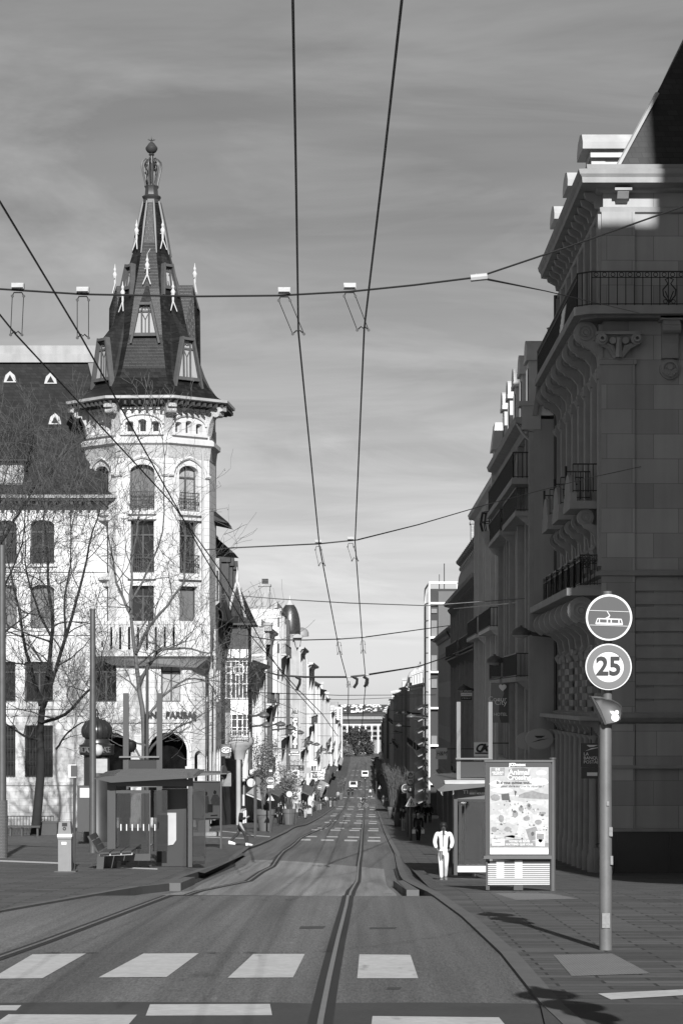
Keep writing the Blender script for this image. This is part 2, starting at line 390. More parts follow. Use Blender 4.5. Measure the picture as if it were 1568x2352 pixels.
# guide rails set in the road
RLR=[(728,2420),(735,2352),(755,2250),(775,2160),(795,2080),(805,2049),(819,2024.5),(823,1985),(827,1963),(832,1903),(837,1850),(839,1801),(839.5,1752)]
RLL=[(-220,2275),(0,2200),(100,2165),(300,2090),(455,2048),(570,2024.5),(600,2003),(626,1990),(652,1955),(690,1925),(738,1904.5),(768,1880),(791,1854),(801,1825),(812,1794),(820,1755)]
def railstrip(tab,name,label):
    E=edge_r(tab); m1=MB(); m2=MB()
    Dm=[D for D in rows if E[0][0]<=D<=E[-1][0]]
    for i in range(len(Dm)-1):
        a,b=Dm[i],Dm[i+1]; xa,xb=interp(E,a),interp(E,b)
        wa,wb=.12,.12
        za,zb=-hr(a,xa),-hr(b,xb)
        m1.poly([(xa-wa,a,za+.009),(xa+wa,a,za+.009),(xb+wb,b,zb+.009),(xb-wb,b,zb+.009)])
        for s0,s1,up in ((-.028,.028,.016),):
            m2.poly([(xa+s0,a,za+up),(xa+s1,a,za+up),(xb+s1,b,zb+up),(xb+s0,b,zb+up)])
            m2.poly([(xa+s0,a,za+up),(xb+s0,b,zb+up),(xb+s0,b,zb),(xa+s0,a,za)]); m2.poly([(xa+s1,a,za+up),(xb+s1,b,zb+up),(xb+s1,b,zb),(xa+s1,a,za)])
        for s0,s1 in ((-.12,-.085),(.085,.12)):
            pass
    o=m2.build(name,RAILM); tag(o,label,'tram rail',group='guide rails set in the street')
    m1.build('groove',GROOVE,o)
def edge_r(tab):
    pts=[hit(x,y,hr) for x,y in tab]; pts.sort(key=lambda p:p.y); return [(p.y,p.x) for p in pts]
railstrip(RLR,'guide_rail','straight worn guide rail down the middle of the street')
railstrip(RLL,'guide_rail','curving guide rail that swings in from the left-hand kerb')
PATCH_SHADE=mat('asphalt_patch_and_shade',.05,.85,.3,var=.3,vs=1.2,fine=.3,fs=20,spots=.3)
mb=MB(); mb.poly(decal([(-40,2304),(300,2302),(640,2303),(728,2306),(735,2400),(-60,2400)],hr,.003)); mb.poly(decal([(760,2304),(1000,2303),(1240,2306),(1262,2400),(752,2400)],hr,.003))  # wide bottom strips: a cast shadow painted as dark sheets
mb.poly(decal([(1240,2306),(1700,2309),(1700,2400),(1262,2400)],hp,.003))  # same painted shadow carried over the pavement
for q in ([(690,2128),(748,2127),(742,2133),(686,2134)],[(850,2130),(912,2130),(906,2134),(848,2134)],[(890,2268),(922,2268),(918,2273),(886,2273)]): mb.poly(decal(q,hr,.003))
o=mb.build('road_patch_and_shade',PATCH_SHADE); tag(o,kind='structure')
mb=MB(); mb.poly(decal([(903,1997),(910,1994),(922,2018),(940,2036),(962,2046),(955,2051),(925,2046),(912,2022)],hr,.012)); mb.poly(decal([(410,2037),(470,2012),(540,1983),(541,1989),(472,2019),(418,2043)],hr,.012))
o=mb.build('road_gutter',GROOVE); tag(o,kind='structure')
mb=MB()
for a,b in(((388,2030),(423,2016)),((926,2024),(962,2046))):
    p,q=hit(*a),hit(*b); d=(q-p).normalized(); n=Vector((-d.y,d.x,0)); n=n if n.y<0 else -n
    mb.prism([p+Vector((0,0,.02)),q+Vector((0,0,.02)),q+n*.28+Vector((0,0,.02)),p+n*.28+Vector((0,0,.02))],(0,0,-.24))
o=mb.build('kerb_end',KERB); tag(o,kind='structure')
# tactile paving
TACT=mat('tactile_paving',.2,.8,.3,var=.12,vs=2,brick=(.07,.07,.012,.55,.05,'floor'))
TACTD=mat('ribbed_paving',.1,.8,.3,var=.12,vs=2,brick=(.2,.06,.02,.5,.05,'floor'))
mb=MB(); mb.poly(decal([(1270,2194),(1405,2191),(1492,2237),(1312,2243)],hp)); mb.poly(decal([(1135,2052),(1265,2053),(1330,2065),(1185,2068)],hp))
o=mb.build('paving_pad',TACT); tag(o,kind='structure')
mb=MB(); mb.poly(decal([(938,1990),(962,1990),(1018,2040),(986,2040)],hp)); mb.poly(decal([(430,1998),(545,1958),(565,1962),(470,2006)],hp))
o=mb.build('paving_strip',TACTD); tag(o,kind='structure')
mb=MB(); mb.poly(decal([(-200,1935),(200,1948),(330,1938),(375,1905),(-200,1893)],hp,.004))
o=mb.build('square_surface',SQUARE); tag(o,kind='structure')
# dark drainage slots at the platform feet
# far hill
mb=MB(); import mathutils
hrows=[]
for i in range(7):
    D=4300+i*540; hrows.append([(x*2.5,D,-34+(14.5)*(i/6)**.8+2*mathutils.noise.noise((x*.01,i*.7,3))*(i>0)) for x in range(-900,901,40)])
FOR=mat('wooded_hill',.09,.95,.1,var=.7,vs=.012,fine=.5,fs=.06)
o=sheet(hrows).build('hill',FOR,smooth=True); tag(o,kind='structure')
# ---------------- building kit
WINC={}
def win_mesh(w,h,style):
    key=(round(w,2),round(h,2),style)
    if key in WINC: return WINC[key]
    f=MB(); g=MB(); t=.07 if w<3 else .1
    f.box(-w/2,-w/2+t,-.03,.05,0,h); f.box(w/2-t,w/2,-.03,.05,0,h); f.box(-w/2+t,w/2-t,-.03,.05,h-t,h); f.box(-w/2+t,w/2-t,-.03,.05,0,t)
    if 'blind' in style:
        pass
    elif 'grid' in style:
        n=max(2,int(w/.45)); k=max(2,int(h/.5))
        for i in range(1,n): f.box(-w/2+i*w/n-.03,-w/2+i*w/n+.03,-.025,.04,t,h-t)
        for i in range(1,k): f.box(-w/2+t,w/2-t,-.022,.035,i*h/k-.03,i*h/k+.03)
    elif 'plain' in style: pass
    else:
        f.box(-.05,.05,-.035,.055,t,h*.72); f.box(-w/2+t,w/2-t,-.032,.052,h*.72,h*.72+.09)
        f.box(-.025,.025,-.02,.04,h*.72+.09,h-t)
    g.box(-w/2+t*.5,w/2-t*.5,.056,.075,t*.5,h-t*.5)
    fm=OFFW if 'white' in style else (WOOD if 'wood' in style else DGREY)
    gm=SHUT if 'blind' in style else (GLASSL if 'curt' in style else GLASS)
    a=f.build('window',fm); b=g.build('pane',gm); r=(a.data,b.data)
    bpy.data.objects.remove(a); bpy.data.objects.remove(b)
    WINC[key]=r; return r
def window(parent,pos,n2,w,h,style='',pane=True,name='window'):
    """pos: bottom centre on the wall plane (world), n2 outward normal; sits in its reveal"""
    fm,gm=win_mesh(w,h,style)
    o=bpy.data.objects.new(name,fm); COL.objects.link(o); o.parent=parent
    o.location=Vector(pos)-ORG[parent]; o.rotation_euler=(0,0,math.atan2(n2[0],-n2[1]))
    if pane:
        p=bpy.data.objects.new('pane',gm); COL.objects.link(p); p.parent=o
    return o
def wall(mb,o,n2,W,z0,z1,ops=(),depth=.28,mi=0):
    """wall face with real openings: o = point (x,y) at u=0, ops=(u0,u1,z0,z1,arch rise)"""
    o=Vector((o[0],o[1],0)); n=Vector((n2[0],n2[1],0)).normalized(); u=Vector((-n.y,n.x,0))
    Q=lambda a,z,d=0: o+u*a-n*d+Vector((0,0,z))
    us=sorted({0,W}|{x for p in ops for x in(p[0],p[1])}); zs=sorted({z0,z1}|{x for p in ops for x in(p[2],p[3])})
    for i in range(len(us)-1):
        for j in range(len(zs)-1):
            a,b,c,d=us[i],us[i+1],zs[j],zs[j+1]
            if any(p[0]<=a+1e-6 and p[1]>=b-1e-6 and p[2]<=c+1e-6 and p[3]>=d-1e-6 for p in ops): continue
            mb.poly([Q(a,c),Q(b,c),Q(b,d),Q(a,d)],mi)
    for p in ops:
        a,b,c,d=p[:4]; r=p[4] if len(p)>4 else 0
        top=[(a,d-r),(b,d-r)] if not r else [(lerp(a,b,.5)-(b-a)/2*cos(PI*t/10),d-r+r*sin(PI*t/10)) for t in range(11)]
        mb.poly([Q(a,c),Q(b,c),Q(b,c,depth),Q(a,c,depth)],mi)
        mb.poly([Q(a,c),Q(a,c,depth),Q(a,d-r,depth),Q(a,d-r)],mi); mb.poly([Q(b,c),Q(b,d-r),Q(b,d-r,depth),Q(b,c,depth)],mi)
        for k in range(len(top)-1):
            (ua,za),(ub,zb)=top[k],top[k+1]
            mb.poly([Q(ua,za),Q(ub,zb),Q(ub,zb,depth),Q(ua,za,depth)],mi)
            if r: mb.poly([Q(ua,za),Q(ub,zb),Q(ub,d),Q(ua,d)],mi)
    return Q
def fill(parent,o,n2,ops,depth=.28,styles=('',),pane=True,sink=.06):
    o=Vector((o[0],o[1],0)); n=Vector((n2[0],n2[1],0)).normalized(); u=Vector((-n.y,n.x,0))
    for i,p in enumerate(ops):
        w=p[1]-p[0]; h=p[3]-p[2]
        window(parent,o+u*(p[0]+w/2)-n*(depth-sink)+Vector((0,0,p[2])),n2,w,h,styles[i%len(styles)],pane)
def railing(mb,a,b,h,sp=.14,t=.025,circ=False,mid=False):
    """iron railing from foot a to foot b"""
    a=Vector(a); b=Vector(b); L=(b-a).length; up=Vector((0,0,1)); k=max(1,int(L/sp))
    mb.bar(a+up*h,b+up*h,t*1.8,t*1.5); mb.bar(a+up*.06,b+up*.06,t,t)
    if circ or mid: mb.bar(a+up*(h-.2),b+up*(h-.2),t,t)
    for i in range(k+1):
        p=a.lerp(b,i/k); mb.bar(p,p+up*h,t,t)
        if circ and i<k:
            q=a.lerp(b,(i+.5)/k)+up*(h-.1); d=(b-a).normalized().cross(up)
            mb.disc(q,d,.085,t*.7,10,r2=.06)
def ghost_mesh(mb,name,m,smooth=False):
    o=mb.build(name,m,None,smooth); me=o.data; bpy.data.objects.remove(o); return me
def put(me,name,parent,loc=(0,0,0),rz=0,world=True,sc=None):
    o=bpy.data.objects.new(name,me); COL.objects.link(o); o.parent=parent
    o.location=Vector(loc)-(ORG.get(parent,Vector()) if world and parent else Vector()); o.rotation_euler=(0,0,rz)
    if sc: o.scale=sc
    return o
# ---------------- corner tower bank (left)
TD=145.0; TX=-12.82; TY=148.77; TA=3.12; TIR=TA*1.2071
gT=-7.75; ROT=-rad(3.5)
bt=thing('bank_building','ornate pale stone bank with an octagonal slate-spired corner tower','building',(TX,TY,gT))
def octp(ir,z,k,off=0):
    R=ir/cos(PI/8); a=-PI/2+PI/8+k*PI/4+off+ROT; return Vector((TX+R*cos(a),TY+R*sin(a),z))
def face_o(ir,k):
    """face k (0 = towards the camera, 1 = next to the right): left corner, normal, width"""
    a=-PI/2+k*PI/4+ROT; n=(cos(a),sin(a)); w=2*ir*math.tan(PI/8); u=(-n[1],n[0])
    return (TX+n[0]*ir-u[0]*w/2, TY+n[1]*ir-u[1]*w/2), n, w
z=lambda y:ZZ(y,TD)
body=MB(); allops=[]
zt=z(1022); zb=z(1440)
for k in range(8):
    o_,n_,w_=face_o(TIR,k)
    ops=[]
    if k in(0,1,7):
        c=w_/2
        ops=[(c-.74,c+.74,z(1168),z(1066),.45),(c-.7,c+.7,z(1315),z(1196),0),(c-.7,c+.7,z(1438),z(1345),0)]
    wall(body,o_,n_,w_,zb,zt,ops,.42)
    if ops: fill(bt,o_,n_,ops,.42,('blind','wood','wood') if k==0 else (('wood curt','wood','blind') if k==1 else ('wood','wood','blind')))
body.build('tower_wall',STONE,bt)
# carved frieze band and mouldings
fr=MB(); f2=MB()
for zz_,r0,hh in ((z(1022),.0,0.62),):
    fr.lathe([((TIR+.02)/cos(PI/8),zz_-.75),((TIR+.1)/cos(PI/8),zz_-.1),((TIR+.12)/cos(PI/8),zz_)],(TX,TY,0),8,a0=-PI/2+PI/8+ROT)
fr.build('carved_frieze',CARVED,bt)
f2=MB(); f2.lathe([((TIR+.14)/cos(PI/8),z(1022)),((TIR+.3)/cos(PI/8),z(1018)),((TIR+.3)/cos(PI/8),z(1008)),((TIR+.16)/cos(PI/8),z(1004)),((TIR+.02)/cos(PI/8),z(1003))],(TX,TY,0),8,a0=-PI/2+PI/8+ROT)
f2.build('moulding',STONEP,bt)
for y in (1178,1327,1190):   # sills and lintel courses on the front faces
    for k in (0,1,7):
        o_,n_,w_=face_o(TIR,k); u=Vector((-n_[1],n_[0],0)); n=Vector((n_[0],n_[1],0)); p=Vector((o_[0],o_[1],z(y)))
        a=p+u*(w_/2-.85)+n*.1; b=p+u*(w_/2+.85)+n*.1; f2=MB(); f2.bar(a,b,.24,.16); f2.build('sill',STONEP,bt)
# hood moulds over the top windows
for k in (0,1,7):
    o_,n_,w_=face_o(TIR,k); u=Vector((-n_[1],n_[0],0)); n=Vector((n_[0],n_[1],0)); p=Vector((o_[0],o_[1],0))
    pts=[p+u*(w_/2-1.25*cos(PI*t/12))+n*.06+Vector((0,0,z(1090)+.75*sin(PI*t/12)+.35*(1-abs(6-t)/6))) for t in range(13)]
    f2=MB(); f2.tube([p+n*.06+Vector((0,0,pts[0].z))]+pts+[p+u*w_+n*.06+Vector((0,0,pts[-1].z))],.11,5); f2.build('hood_mould',STONEP,bt)
# upper storey under the eaves: three small lights per face
up=MB(); ZU0=z(1003); ZU1=z(932)
for k in range(8):
    o_,n_,w_=face_o(TIR,k); ops=[]
    if k in(0,1,7,2,6):
        for j in(-1,0,1): ops.append((w_/2+j*.78-.24,w_/2+j*.78+.24,z(992),z(967)+(.12 if j==0 else 0),.12))
    wall(up,o_,n_,w_,ZU0,ZU1,ops,.45)
    if ops and k in(0,1,7): fill(bt,o_,n_,ops,.45,('plain white',),sink=.1)
up.build('loft_wall',STONE,bt)
ar=MB()
for k in (0,1,7):
    o_,n_,w_=face_o(TIR,k); u=Vector((-n_[1],n_[0],0)); n=Vector((n_[0],n_[1],0)); p=Vector((o_[0],o_[1],0))
    ar.tube([p+u*(w_/2-1.28*cos(PI*t/12))+n*.05+Vector((0,0,z(973)+.62*sin(PI*t/12))) for t in range(13)],.1,5)
    a=p+u*.25+n*.08+Vector((0,0,z(996))); b=p+u*(w_-.25)+n*.08+Vector((0,0,z(996))); ar.bar(a,b,.22,.14)
    for j in range(5):
        ar.disc(p+u*(w_*(.2+.15*j))+n*.03+Vector((0,0,z(945))),n,.13,.08,10,r2=.06)
    for j in range(6):
        q=p+u*(w_*(.12+.152*j))+n*.12+Vector((0,0,z(937))); ar.bar(q,q+u*(w_*.12),.2,.14)
ar.build('window_arch',STONEP,bt)
# flaring scroll corbels at the eight corners
for k in (7,0,6,1):
    a=-PI/2+PI/8+k*PI/4+ROT; d=Vector((cos(a),sin(a),0)); t=Vector((-d.y,d.x,0)); R=TIR/cos(PI/8); c=Vector((TX,TY,0))
    m=MB(); prof=[(0,z(1000)),(.12,z(985)),(.2,z(968)),(.45,z(950)),(.85,z(940)),(1.1,z(938)),(1.12,z(930)),(.0,z(926))]
    m.prism([c+d*(R+r-.06)-t*.26+Vector((0,0,zz)) for r,zz in prof],t*.52)
    m.tube([c+d*(R+.62)-t*.3+Vector((0,0,z(943))),c+d*(R+.62)+t*.3+Vector((0,0,z(943)))],.24,10)
    m.build('scroll_corbel',CARVED,bt,smooth=True)
# eaves
ER_=4.72
ev=MB(); R8=1/cos(PI/8)
ev.lathe([(TIR*R8+.05,z(934)),((ER_)*R8,z(922)),(ER_*R8,z(918)),(TIR*R8,z(912))],(TX,TY,0),8,a0=-PI/2+PI/8+ROT)
for k in range(8):
    o_,n_,w_=face_o(ER_,k); u=Vector((-n_[1],n_[0],0)); n=Vector((n_[0],n_[1],0)); p=Vector((o_[0],o_[1],0))
    for j in range(9):
        q=p+u*(w_*(j+.5)/9)+Vector((0,0,z(926)-.05)); ev.bar(q-n*.9,q+n*.12,.12,.2)
ev.build('eaves',WOODD,bt)
gu=MB(); gu.lathe([((ER_)*R8,z(921)),((ER_+.2)*R8,z(919)),((ER_+.22)*R8,z(913)),((ER_+.02)*R8,z(912))],(TX,TY,0),8,a0=-PI/2+PI/8+ROT)
gu.build('gutter',ZINC,bt)
# spire: bell-cast octagonal roof (inradius, z)
SPI=[(ER_+.05,17.95),(4.3,18.25),(3.8,18.75),(3.42,19.3),(3.14,19.9),(2.42,22.0),(1.78,24.9),(.93,27.9),(.48,30.4)]
srf=MB(); srf.lathe([(r*R8,zz) for r,zz in SPI],(TX,TY,0),8,a0=-PI/2+PI/8+ROT)
srf.build('spire',SLATE,bt)
def spr(zz): return interp([(b,a) for a,b in SPI],zz)
hipm=MB()
for k in range(8):
    a=-PI/2+PI/8+k*PI/4+ROT
    pts=[Vector((TX+(r*R8+.02)*cos(a),TY+(r*R8+.02)*sin(a),zz)) for r,zz in ((spr(27.2),28.0),(spr(28.8),29.9),(.56,31.4))]
    hipm.tube(pts,[.05,.1,.09],5)
hipm.lathe([(.58,31.2),(.6,31.6),(.72,31.9),(.5,32.1),(.46,32.7),(.55,32.95),(.42,33.05)],(TX,TY,0),8,a0=PI/8)
hipm.lathe([(.16,33.0),(.15,35.6),(.12,36.0),(.22,36.1),(.1,36.3)],(TX,TY,0),10)
hipm.lathe([(.1,36.2),(.3,36.35),(.42,36.6),(.44,36.8),(.36,36.95),(.3,37.05),(.2,37.25),(.06,37.4),(.02,37.9)],(TX,TY,0),12)
for k in range(6):
    a=k*PI/3+.3
    prof=[(.42,32.9),(.46,33.3),(.62,34.2),(.72,34.9),(.66,35.4),(.42,35.7),(.22,35.6),(.34,35.3)]
    hipm.tube([Vector((TX+r*cos(a),TY+r*sin(a),zz)) for r,zz in prof],.065,5)
    prof=[(.3,33.3),(.4,33.9),(.3,34.4),(.5,34.9),(.3,35.2)]
    hipm.tube([Vector((TX+r*cos(a+.25),TY+r*sin(a+.25),zz)) for r,zz in prof],.04,4)
for k in range(8):
    a=k*PI/4; hipm.tube([Vector((TX,TY,37.45)),Vector((TX+.28*cos(a),TY+.28*sin(a),37.62))],.02,4)
hipm.v=[(v[0] if v[2]<31.3 else TX+(v[0]-TX)*.86,v[1] if v[2]<31.3 else TY+(v[1]-TY)*.86,v[2]-.8 if v[2]<31.2 else 30.4+(v[2]-31.2)*.62) for v in hipm.v]
fin=hipm.build('lantern_finial',LEAD,bt,smooth=True)
# small finials (one mesh, many copies)
m=MB(); m.tube([(0,0,.65),(-.26,-.12,0)],[.045,.032],5); m.tube([(0,0,.65),(.22,-.12,0)],[.045,.032],5)
m.lathe([(.06,.6),(.075,.75),(.07,.9),(.11,1.05),(.15,1.2),(.1,1.3),(.06,1.36),(.09,1.45),(.1,1.52),(.04,1.62),(.015,1.85)],(0,0,0),8)
m.tube([(-.18,0,.95),(0,0,1.02),(.18,0,.95)],.03,4)
FINM=ghost_mesh(m,'finial',OFFW,True)
def dormer(az,zb_,w0,zt_,w1,za,proud,side=False,lean=0):
    """spire dormer on azimuth az: front trapezoid zb_..zt_, roof running back to za on the spire"""
    d=Vector((cos(az),sin(az),0)); t=Vector((-d.y,d.x,0)); c=Vector((TX,TY,0)); rf=spr(zb_)+proud
    Q=lambda r,u,zz:c+d*r+t*u+Vector((0,0,zz))
    rk=rf-.35 if side else spr(za)-.15
    body=MB(); bl,br,tr,tl=Q(rf,-w0/2,zb_),Q(rf,w0/2,zb_),Q(rf-lean,w1/2,zt_),Q(rf-lean,-w1/2,zt_)
    rb=max(spr(zb_)-1.2,.5)
    apex=Q(rk,0,za); lb=Q(rb,-w0*.75,zb_-.2); rbp=Q(rb,w0*.75,zb_-.2)
    body.add([bl,br,tr,tl,apex,lb,rbp],[(3,2,4),(0,3,4,5),(1,6,4,2),(0,5,6,1)])
    if side: body.add([apex,Q(.3,0,za),lb,rbp],[(0,1,2),(0,1,3)])
    dm=body.build('dormer',SLATE if side else SLATED,bt)
    if side:
        put(FINM,'finial',dm,Q(rk+.1,0,za-.5),az+PI/2); return dm
    fr=MB()
    for a,b in ((bl,tl),(br,tr)):
        e=(a-b).normalized(); fr.bar(b-e*.12+d*.1,a+e*.55+d*.1,.13,.34,up=d)
    fr.bar(tl+d*.16,tr+d*.16,.3,.16); fr.bar(bl+d*.08,br+d*.08,.2,.2)
    iw=w1*.62
    fr.bar(Q(rf+.02,-iw/2,zb_),Q(rf+.02-lean,-iw/2,zt_),.1,.1,up=d); fr.bar(Q(rf+.02,iw/2,zb_),Q(rf+.02-lean,iw/2,zt_),.1,.1,up=d)
    zq=lerp(zb_,zt_,.76)
    rq=rf+.02-lean*.76; fr.bar(Q(rq,-w1*.6,zq),Q(rq,w1*.6,zq),.1,.12); fr.bar(Q(rf+.02,0,zb_+.1),Q(rq,0,zq-.5),.06,.06,up=d)
    fr.bar(Q(rq,0,zq-.5),Q(rq,-iw/2,zq-.05),.05,.05,up=d); fr.bar(Q(rq,0,zq-.5),Q(rq,iw/2,zq-.05),.05,.05,up=d)
    for j in(-1,0,1): fr.disc(Q(rq+.01,j*w1*.26,lerp(zq,zt_,.5)),d,w1*.12,.06,10,r2=w1*.07)
    fr.build('frame',WOOD,dm)
    g=MB(); g.add([Q(rf-.0,-w0/2,zb_),Q(rf-.0,w0/2,zb_),Q(rf-lean,w1/2,zt_),Q(rf-lean,-w1/2,zt_)],[(0,1,2,3)]); g.build('pane',GLASSL,dm)  # pale pane colour stands in for reflected sky
    put(FINM,'finial',dm,Q(spr(za)+.18,0,za-.35),az+PI/2)
    return dm
f0=-PI/2+ROT
dormer(f0,22.0,1.5,23.85,.72,25.5,.1)
for s in(-1,1):
    dormer(f0+s*PI/4,19.3,1.8,21.7,.8,23.9,.15,False,.05)
    dormer(f0+s*PI/4,25.05,1.0,26.4,.6,27.8,.0,False,.2)
    dormer(f0+s*PI/2,20.4,1.9,23.9,1.3,25.4,-.05 if s>0 else -.45,True)
m=MB(); q=Vector((TX,TY-spr(27.2)-.02,27.1)); m.add([q+Vector((-.2,0,0)),q+Vector((.2,0,0)),q+Vector((0,.1,.4)),q+Vector((0,.4,0))],[(0,1,2),(0,2,3),(1,3,2)]); m.build('roof_vent',ZINCD,bt)
# base block with chamfered corner, balcony and entrance arches
BX0=XX(196,TD); BX1=XX(440,TD); zB1=z(1500); base=MB()
FY=TD-.05
g_=lambda x,y:(XX(x,TD)-BX0,z(y))
def op(x0,x1,y0,y1,r): return (XX(x0,TD)-BX0,XX(x1,TD)-BX0,z(y0),z(y1),r)
ops=[op(218,268,1612,1518,.35),op(370,415,1612,1518,.4),op(212,301,1897,1682,1.15),op(341,430,1897,1682,1.15)]
wall(base,(BX0,FY),(0,-1),BX1-BX0,gT,zB1,ops,.55)
fill(bt,(BX0,FY),(0,-1),ops[:2],.55,('wood','wood curt'))
# chamfer and street side
p0=Vector((BX1,FY,0)); p1=Vector((-9.35,FY+1.1,0)); nn=Vector(((p1-p0).y,-(p1-p0).x,0)).normalized()
wall(base,(p0.x,p0.y),(nn.x,nn.y),(p1-p0).length,gT,zB1,[(.3,(p1-p0).length-.25,gT+.9,gT+4.6,.4)],.4)
sops=[(1.2+i*2.6,2.9+i*2.6,gT+.5,gT+4.6,.6) for i in range(6)]+[(1.2+i*2.6,2.6+i*2.6,z(1612),z(1525),.3) for i in range(6)]
wall(base,(-9.35,FY+1.1),(1,0),17,gT,zB1,sops,.35)
base.build('base_wall',STONE,bt)
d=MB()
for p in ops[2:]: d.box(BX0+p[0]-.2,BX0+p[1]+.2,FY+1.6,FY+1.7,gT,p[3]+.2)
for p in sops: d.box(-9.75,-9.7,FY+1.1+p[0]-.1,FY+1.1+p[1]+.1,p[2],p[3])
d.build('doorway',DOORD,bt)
am=MB()
for p in ops[2:]:
    c=BX0+(p[0]+p[1])/2; r=(p[1]-p[0])/2
    am.tube([(c-(r+.22)*cos(PI*t/14),FY-.03,p[3]-1.15+1.4*sin(PI*t/14)) for t in range(15)],.1,5)
    for s in(-1,1): am.box(c+s*(r+.1)-.2,c+s*(r+.1)+.2,FY-.1,FY,z(1775),z(1760))
am.box(BX0,BX1,FY-.12,FY,z(1660),z(1652)); am.box(BX0,BX1,FY-.15,FY,gT,gT+.6)
am.build('arch_moulding',STONEP,bt)
tx=MB(); tx.text('BNP  PARIBAS',(XX(394,TD),FY-.14,z(1642)),.5,bold=.02,ext=.06); tx.build('lettering',BLACK,bt)
bal=MB(); bx0=XX(225,TD)-.1; bx1=XX(486,TD); by=FY-1.25
bal.box(bx0,bx1,by,FY-.02,z(1508),z(1493)); bal.box(bx0,bx1,by-.02,by+.25,z(1436),z(1428))
bal.prism([(bx0+.3,by+.2,z(1508)),(bx1-.2,by+.2,z(1508)),(bx1-1.4,FY-.02,z(1536)),(bx0+1.2,FY-.02,z(1536))],(0,.01,-.01)) if False else None
bal.add([(bx0,by+.1,z(1508)),(bx1,by+.1,z(1508)),(bx1,FY-.02,z(1508)),(bx0,FY-.02,z(1508)),(bx0+1,FY-.3,z(1528)),(bx1-.9,FY-.3,z(1534)),(bx1-.9,FY-.02,z(1534)),(bx0+1,FY-.02,z(1528))],[(0,1,5,4),(1,2,6,5),(0,4,7,3),(4,5,6,7)])
n=9
for i in range(n+1):
    x=lerp(bx0+.25,bx1-1.9,i/n); bal.box(x-.2,x+.2,by+.02,by+.2,z(1493),z(1436))
bal.box(bx1-1.9,bx1,by,by+.24,z(1493),z(1429)); bal.box(bx1-.25,bx1,by+.24,FY+1.0,z(1493),z(1424))
bal.prism([(bx1-1.0,by-.03,z(1430)),(bx1,by-.03,z(1430)),(bx1-.05,by-.03,z(1408)),(bx1-.45,by-.03,z(1404)),(bx1-.9,by-.03,z(1415))],(0,1.9,0))
bal.build('stone_balcony',STONEP,bt)
# window guards
for k in(0,1):
    o_,n_,w_=face_o(TIR,k); u=Vector((-n_[1],n_[0],0)); n=Vector((n_[0],n_[1],0)); p=Vector((o_[0],o_[1],0))
    for y in(1170,1314): 
        gi=MB(); a=p+u*(w_/2-.72)+n*.1+Vector((0,0,z(y))); b=p+u*(w_/2+.72)+n*.1+Vector((0,0,z(y))); railing(gi,a,b,1.05,.13,.03,mid=True)
        for j in range(5):
            q=a.lerp(b,(j+.5)/5)+Vector((0,0,.45)); gi.disc(q,n,.13,.02,8,r2=.09)
        gi.build('window_guard',IRON,bt)
# street side above the base, set back behind the tower
ss=MB(); sy0=TY+TIR-.6; sz1=z(1190)
wall(ss,(-9.5,TY),(1,0),13.5,zB1,sz1,[(.8+i*2.6,2.2+i*2.6,z(1430),z(1330)) for i in range(5)]+[(.8+i*2.6,2.2+i*2.6,z(1310),z(1215)) for i in range(5)],.3)
ss.box(-30,-9.52,TY+13.4,TY+13.6,gT,sz1); ss.box(-9.5,-9.1,TY+3.6,TY+4.3,zB1,z(960)); ss.box(-9.5,-9.2,TY+.6,TY+1.2,zB1,z(1010))
ss.build('street_wall',STONEP,bt)
fill(bt,(-9.5,TY),(1,0),[(.8+i*2.6,2.2+i*2.6,z(1430),z(1330)) for i in range(5)],.3)
bw=MB()   # oriel with its own little roof on the street side
bw.box(-9.48,-8.75,TY+1.6,TY+4.0,z(1375),z(1270)); bw.prism([(-9.48,TY+1.6,z(1375)),(-8.75,TY+1.6,z(1375)),(-9.48,TY+1.6,z(1400))],(0,2.4,0))
bw.build('oriel',WEATH,bt)
ow=MB()
for i in range(4): ow.box(-9.42+i*.17,-9.32+i*.17,TY+1.56,TY+1.6,z(1372),z(1300))
ow.build('oriel_window',GLASS,bt)
se=MB()
se.add([(-9.6,TY+.4,z(1178)),(-8.15,TY+.4,z(1190)),(-8.15,TY+6,z(1190)),(-9.6,TY+6,z(1178)),(-9.6,TY+.4,z(1160)),(-8.9,TY+.4,z(1163)),(-8.15,TY+.6,z(1187)),(-8.15,TY+6,z(1187)),(-8.9,TY+6,z(1163)),(-9.6,TY+6,z(1160))],[(0,1,2,3),(4,5,8,9),(5,6,7,8),(0,4,5,6,1)])
se.add([(-9.6,TY+7,z(1240)),(-8.1,TY+7,z(1245)),(-8.1,TY+13,z(1245)),(-9.6,TY+13,z(1240)),(-9.6,TY+7,z(1195)),(-9.6,TY+13,z(1195))],[(0,1,2,3),(4,1,2,5),(0,4,1),(3,2,5)])
se.build('side_roof',SLATED,bt)
dp=MB(); dp.tube([(XX(463,TD),TD+1.2,z(1030)),(XX(463,TD),TD+1.2,z(1440))],.07,6); dp.tube([(-9.0,TD+.9,z(1520)),(-9.05,TD+.9,gT+.2)],.09,6); dp.tube([(-9.0,TD+5,z(1500)),(-9.05,TD+5,gT+.2)],.08,6)
dp.build('downpipe',ZINC,bt)
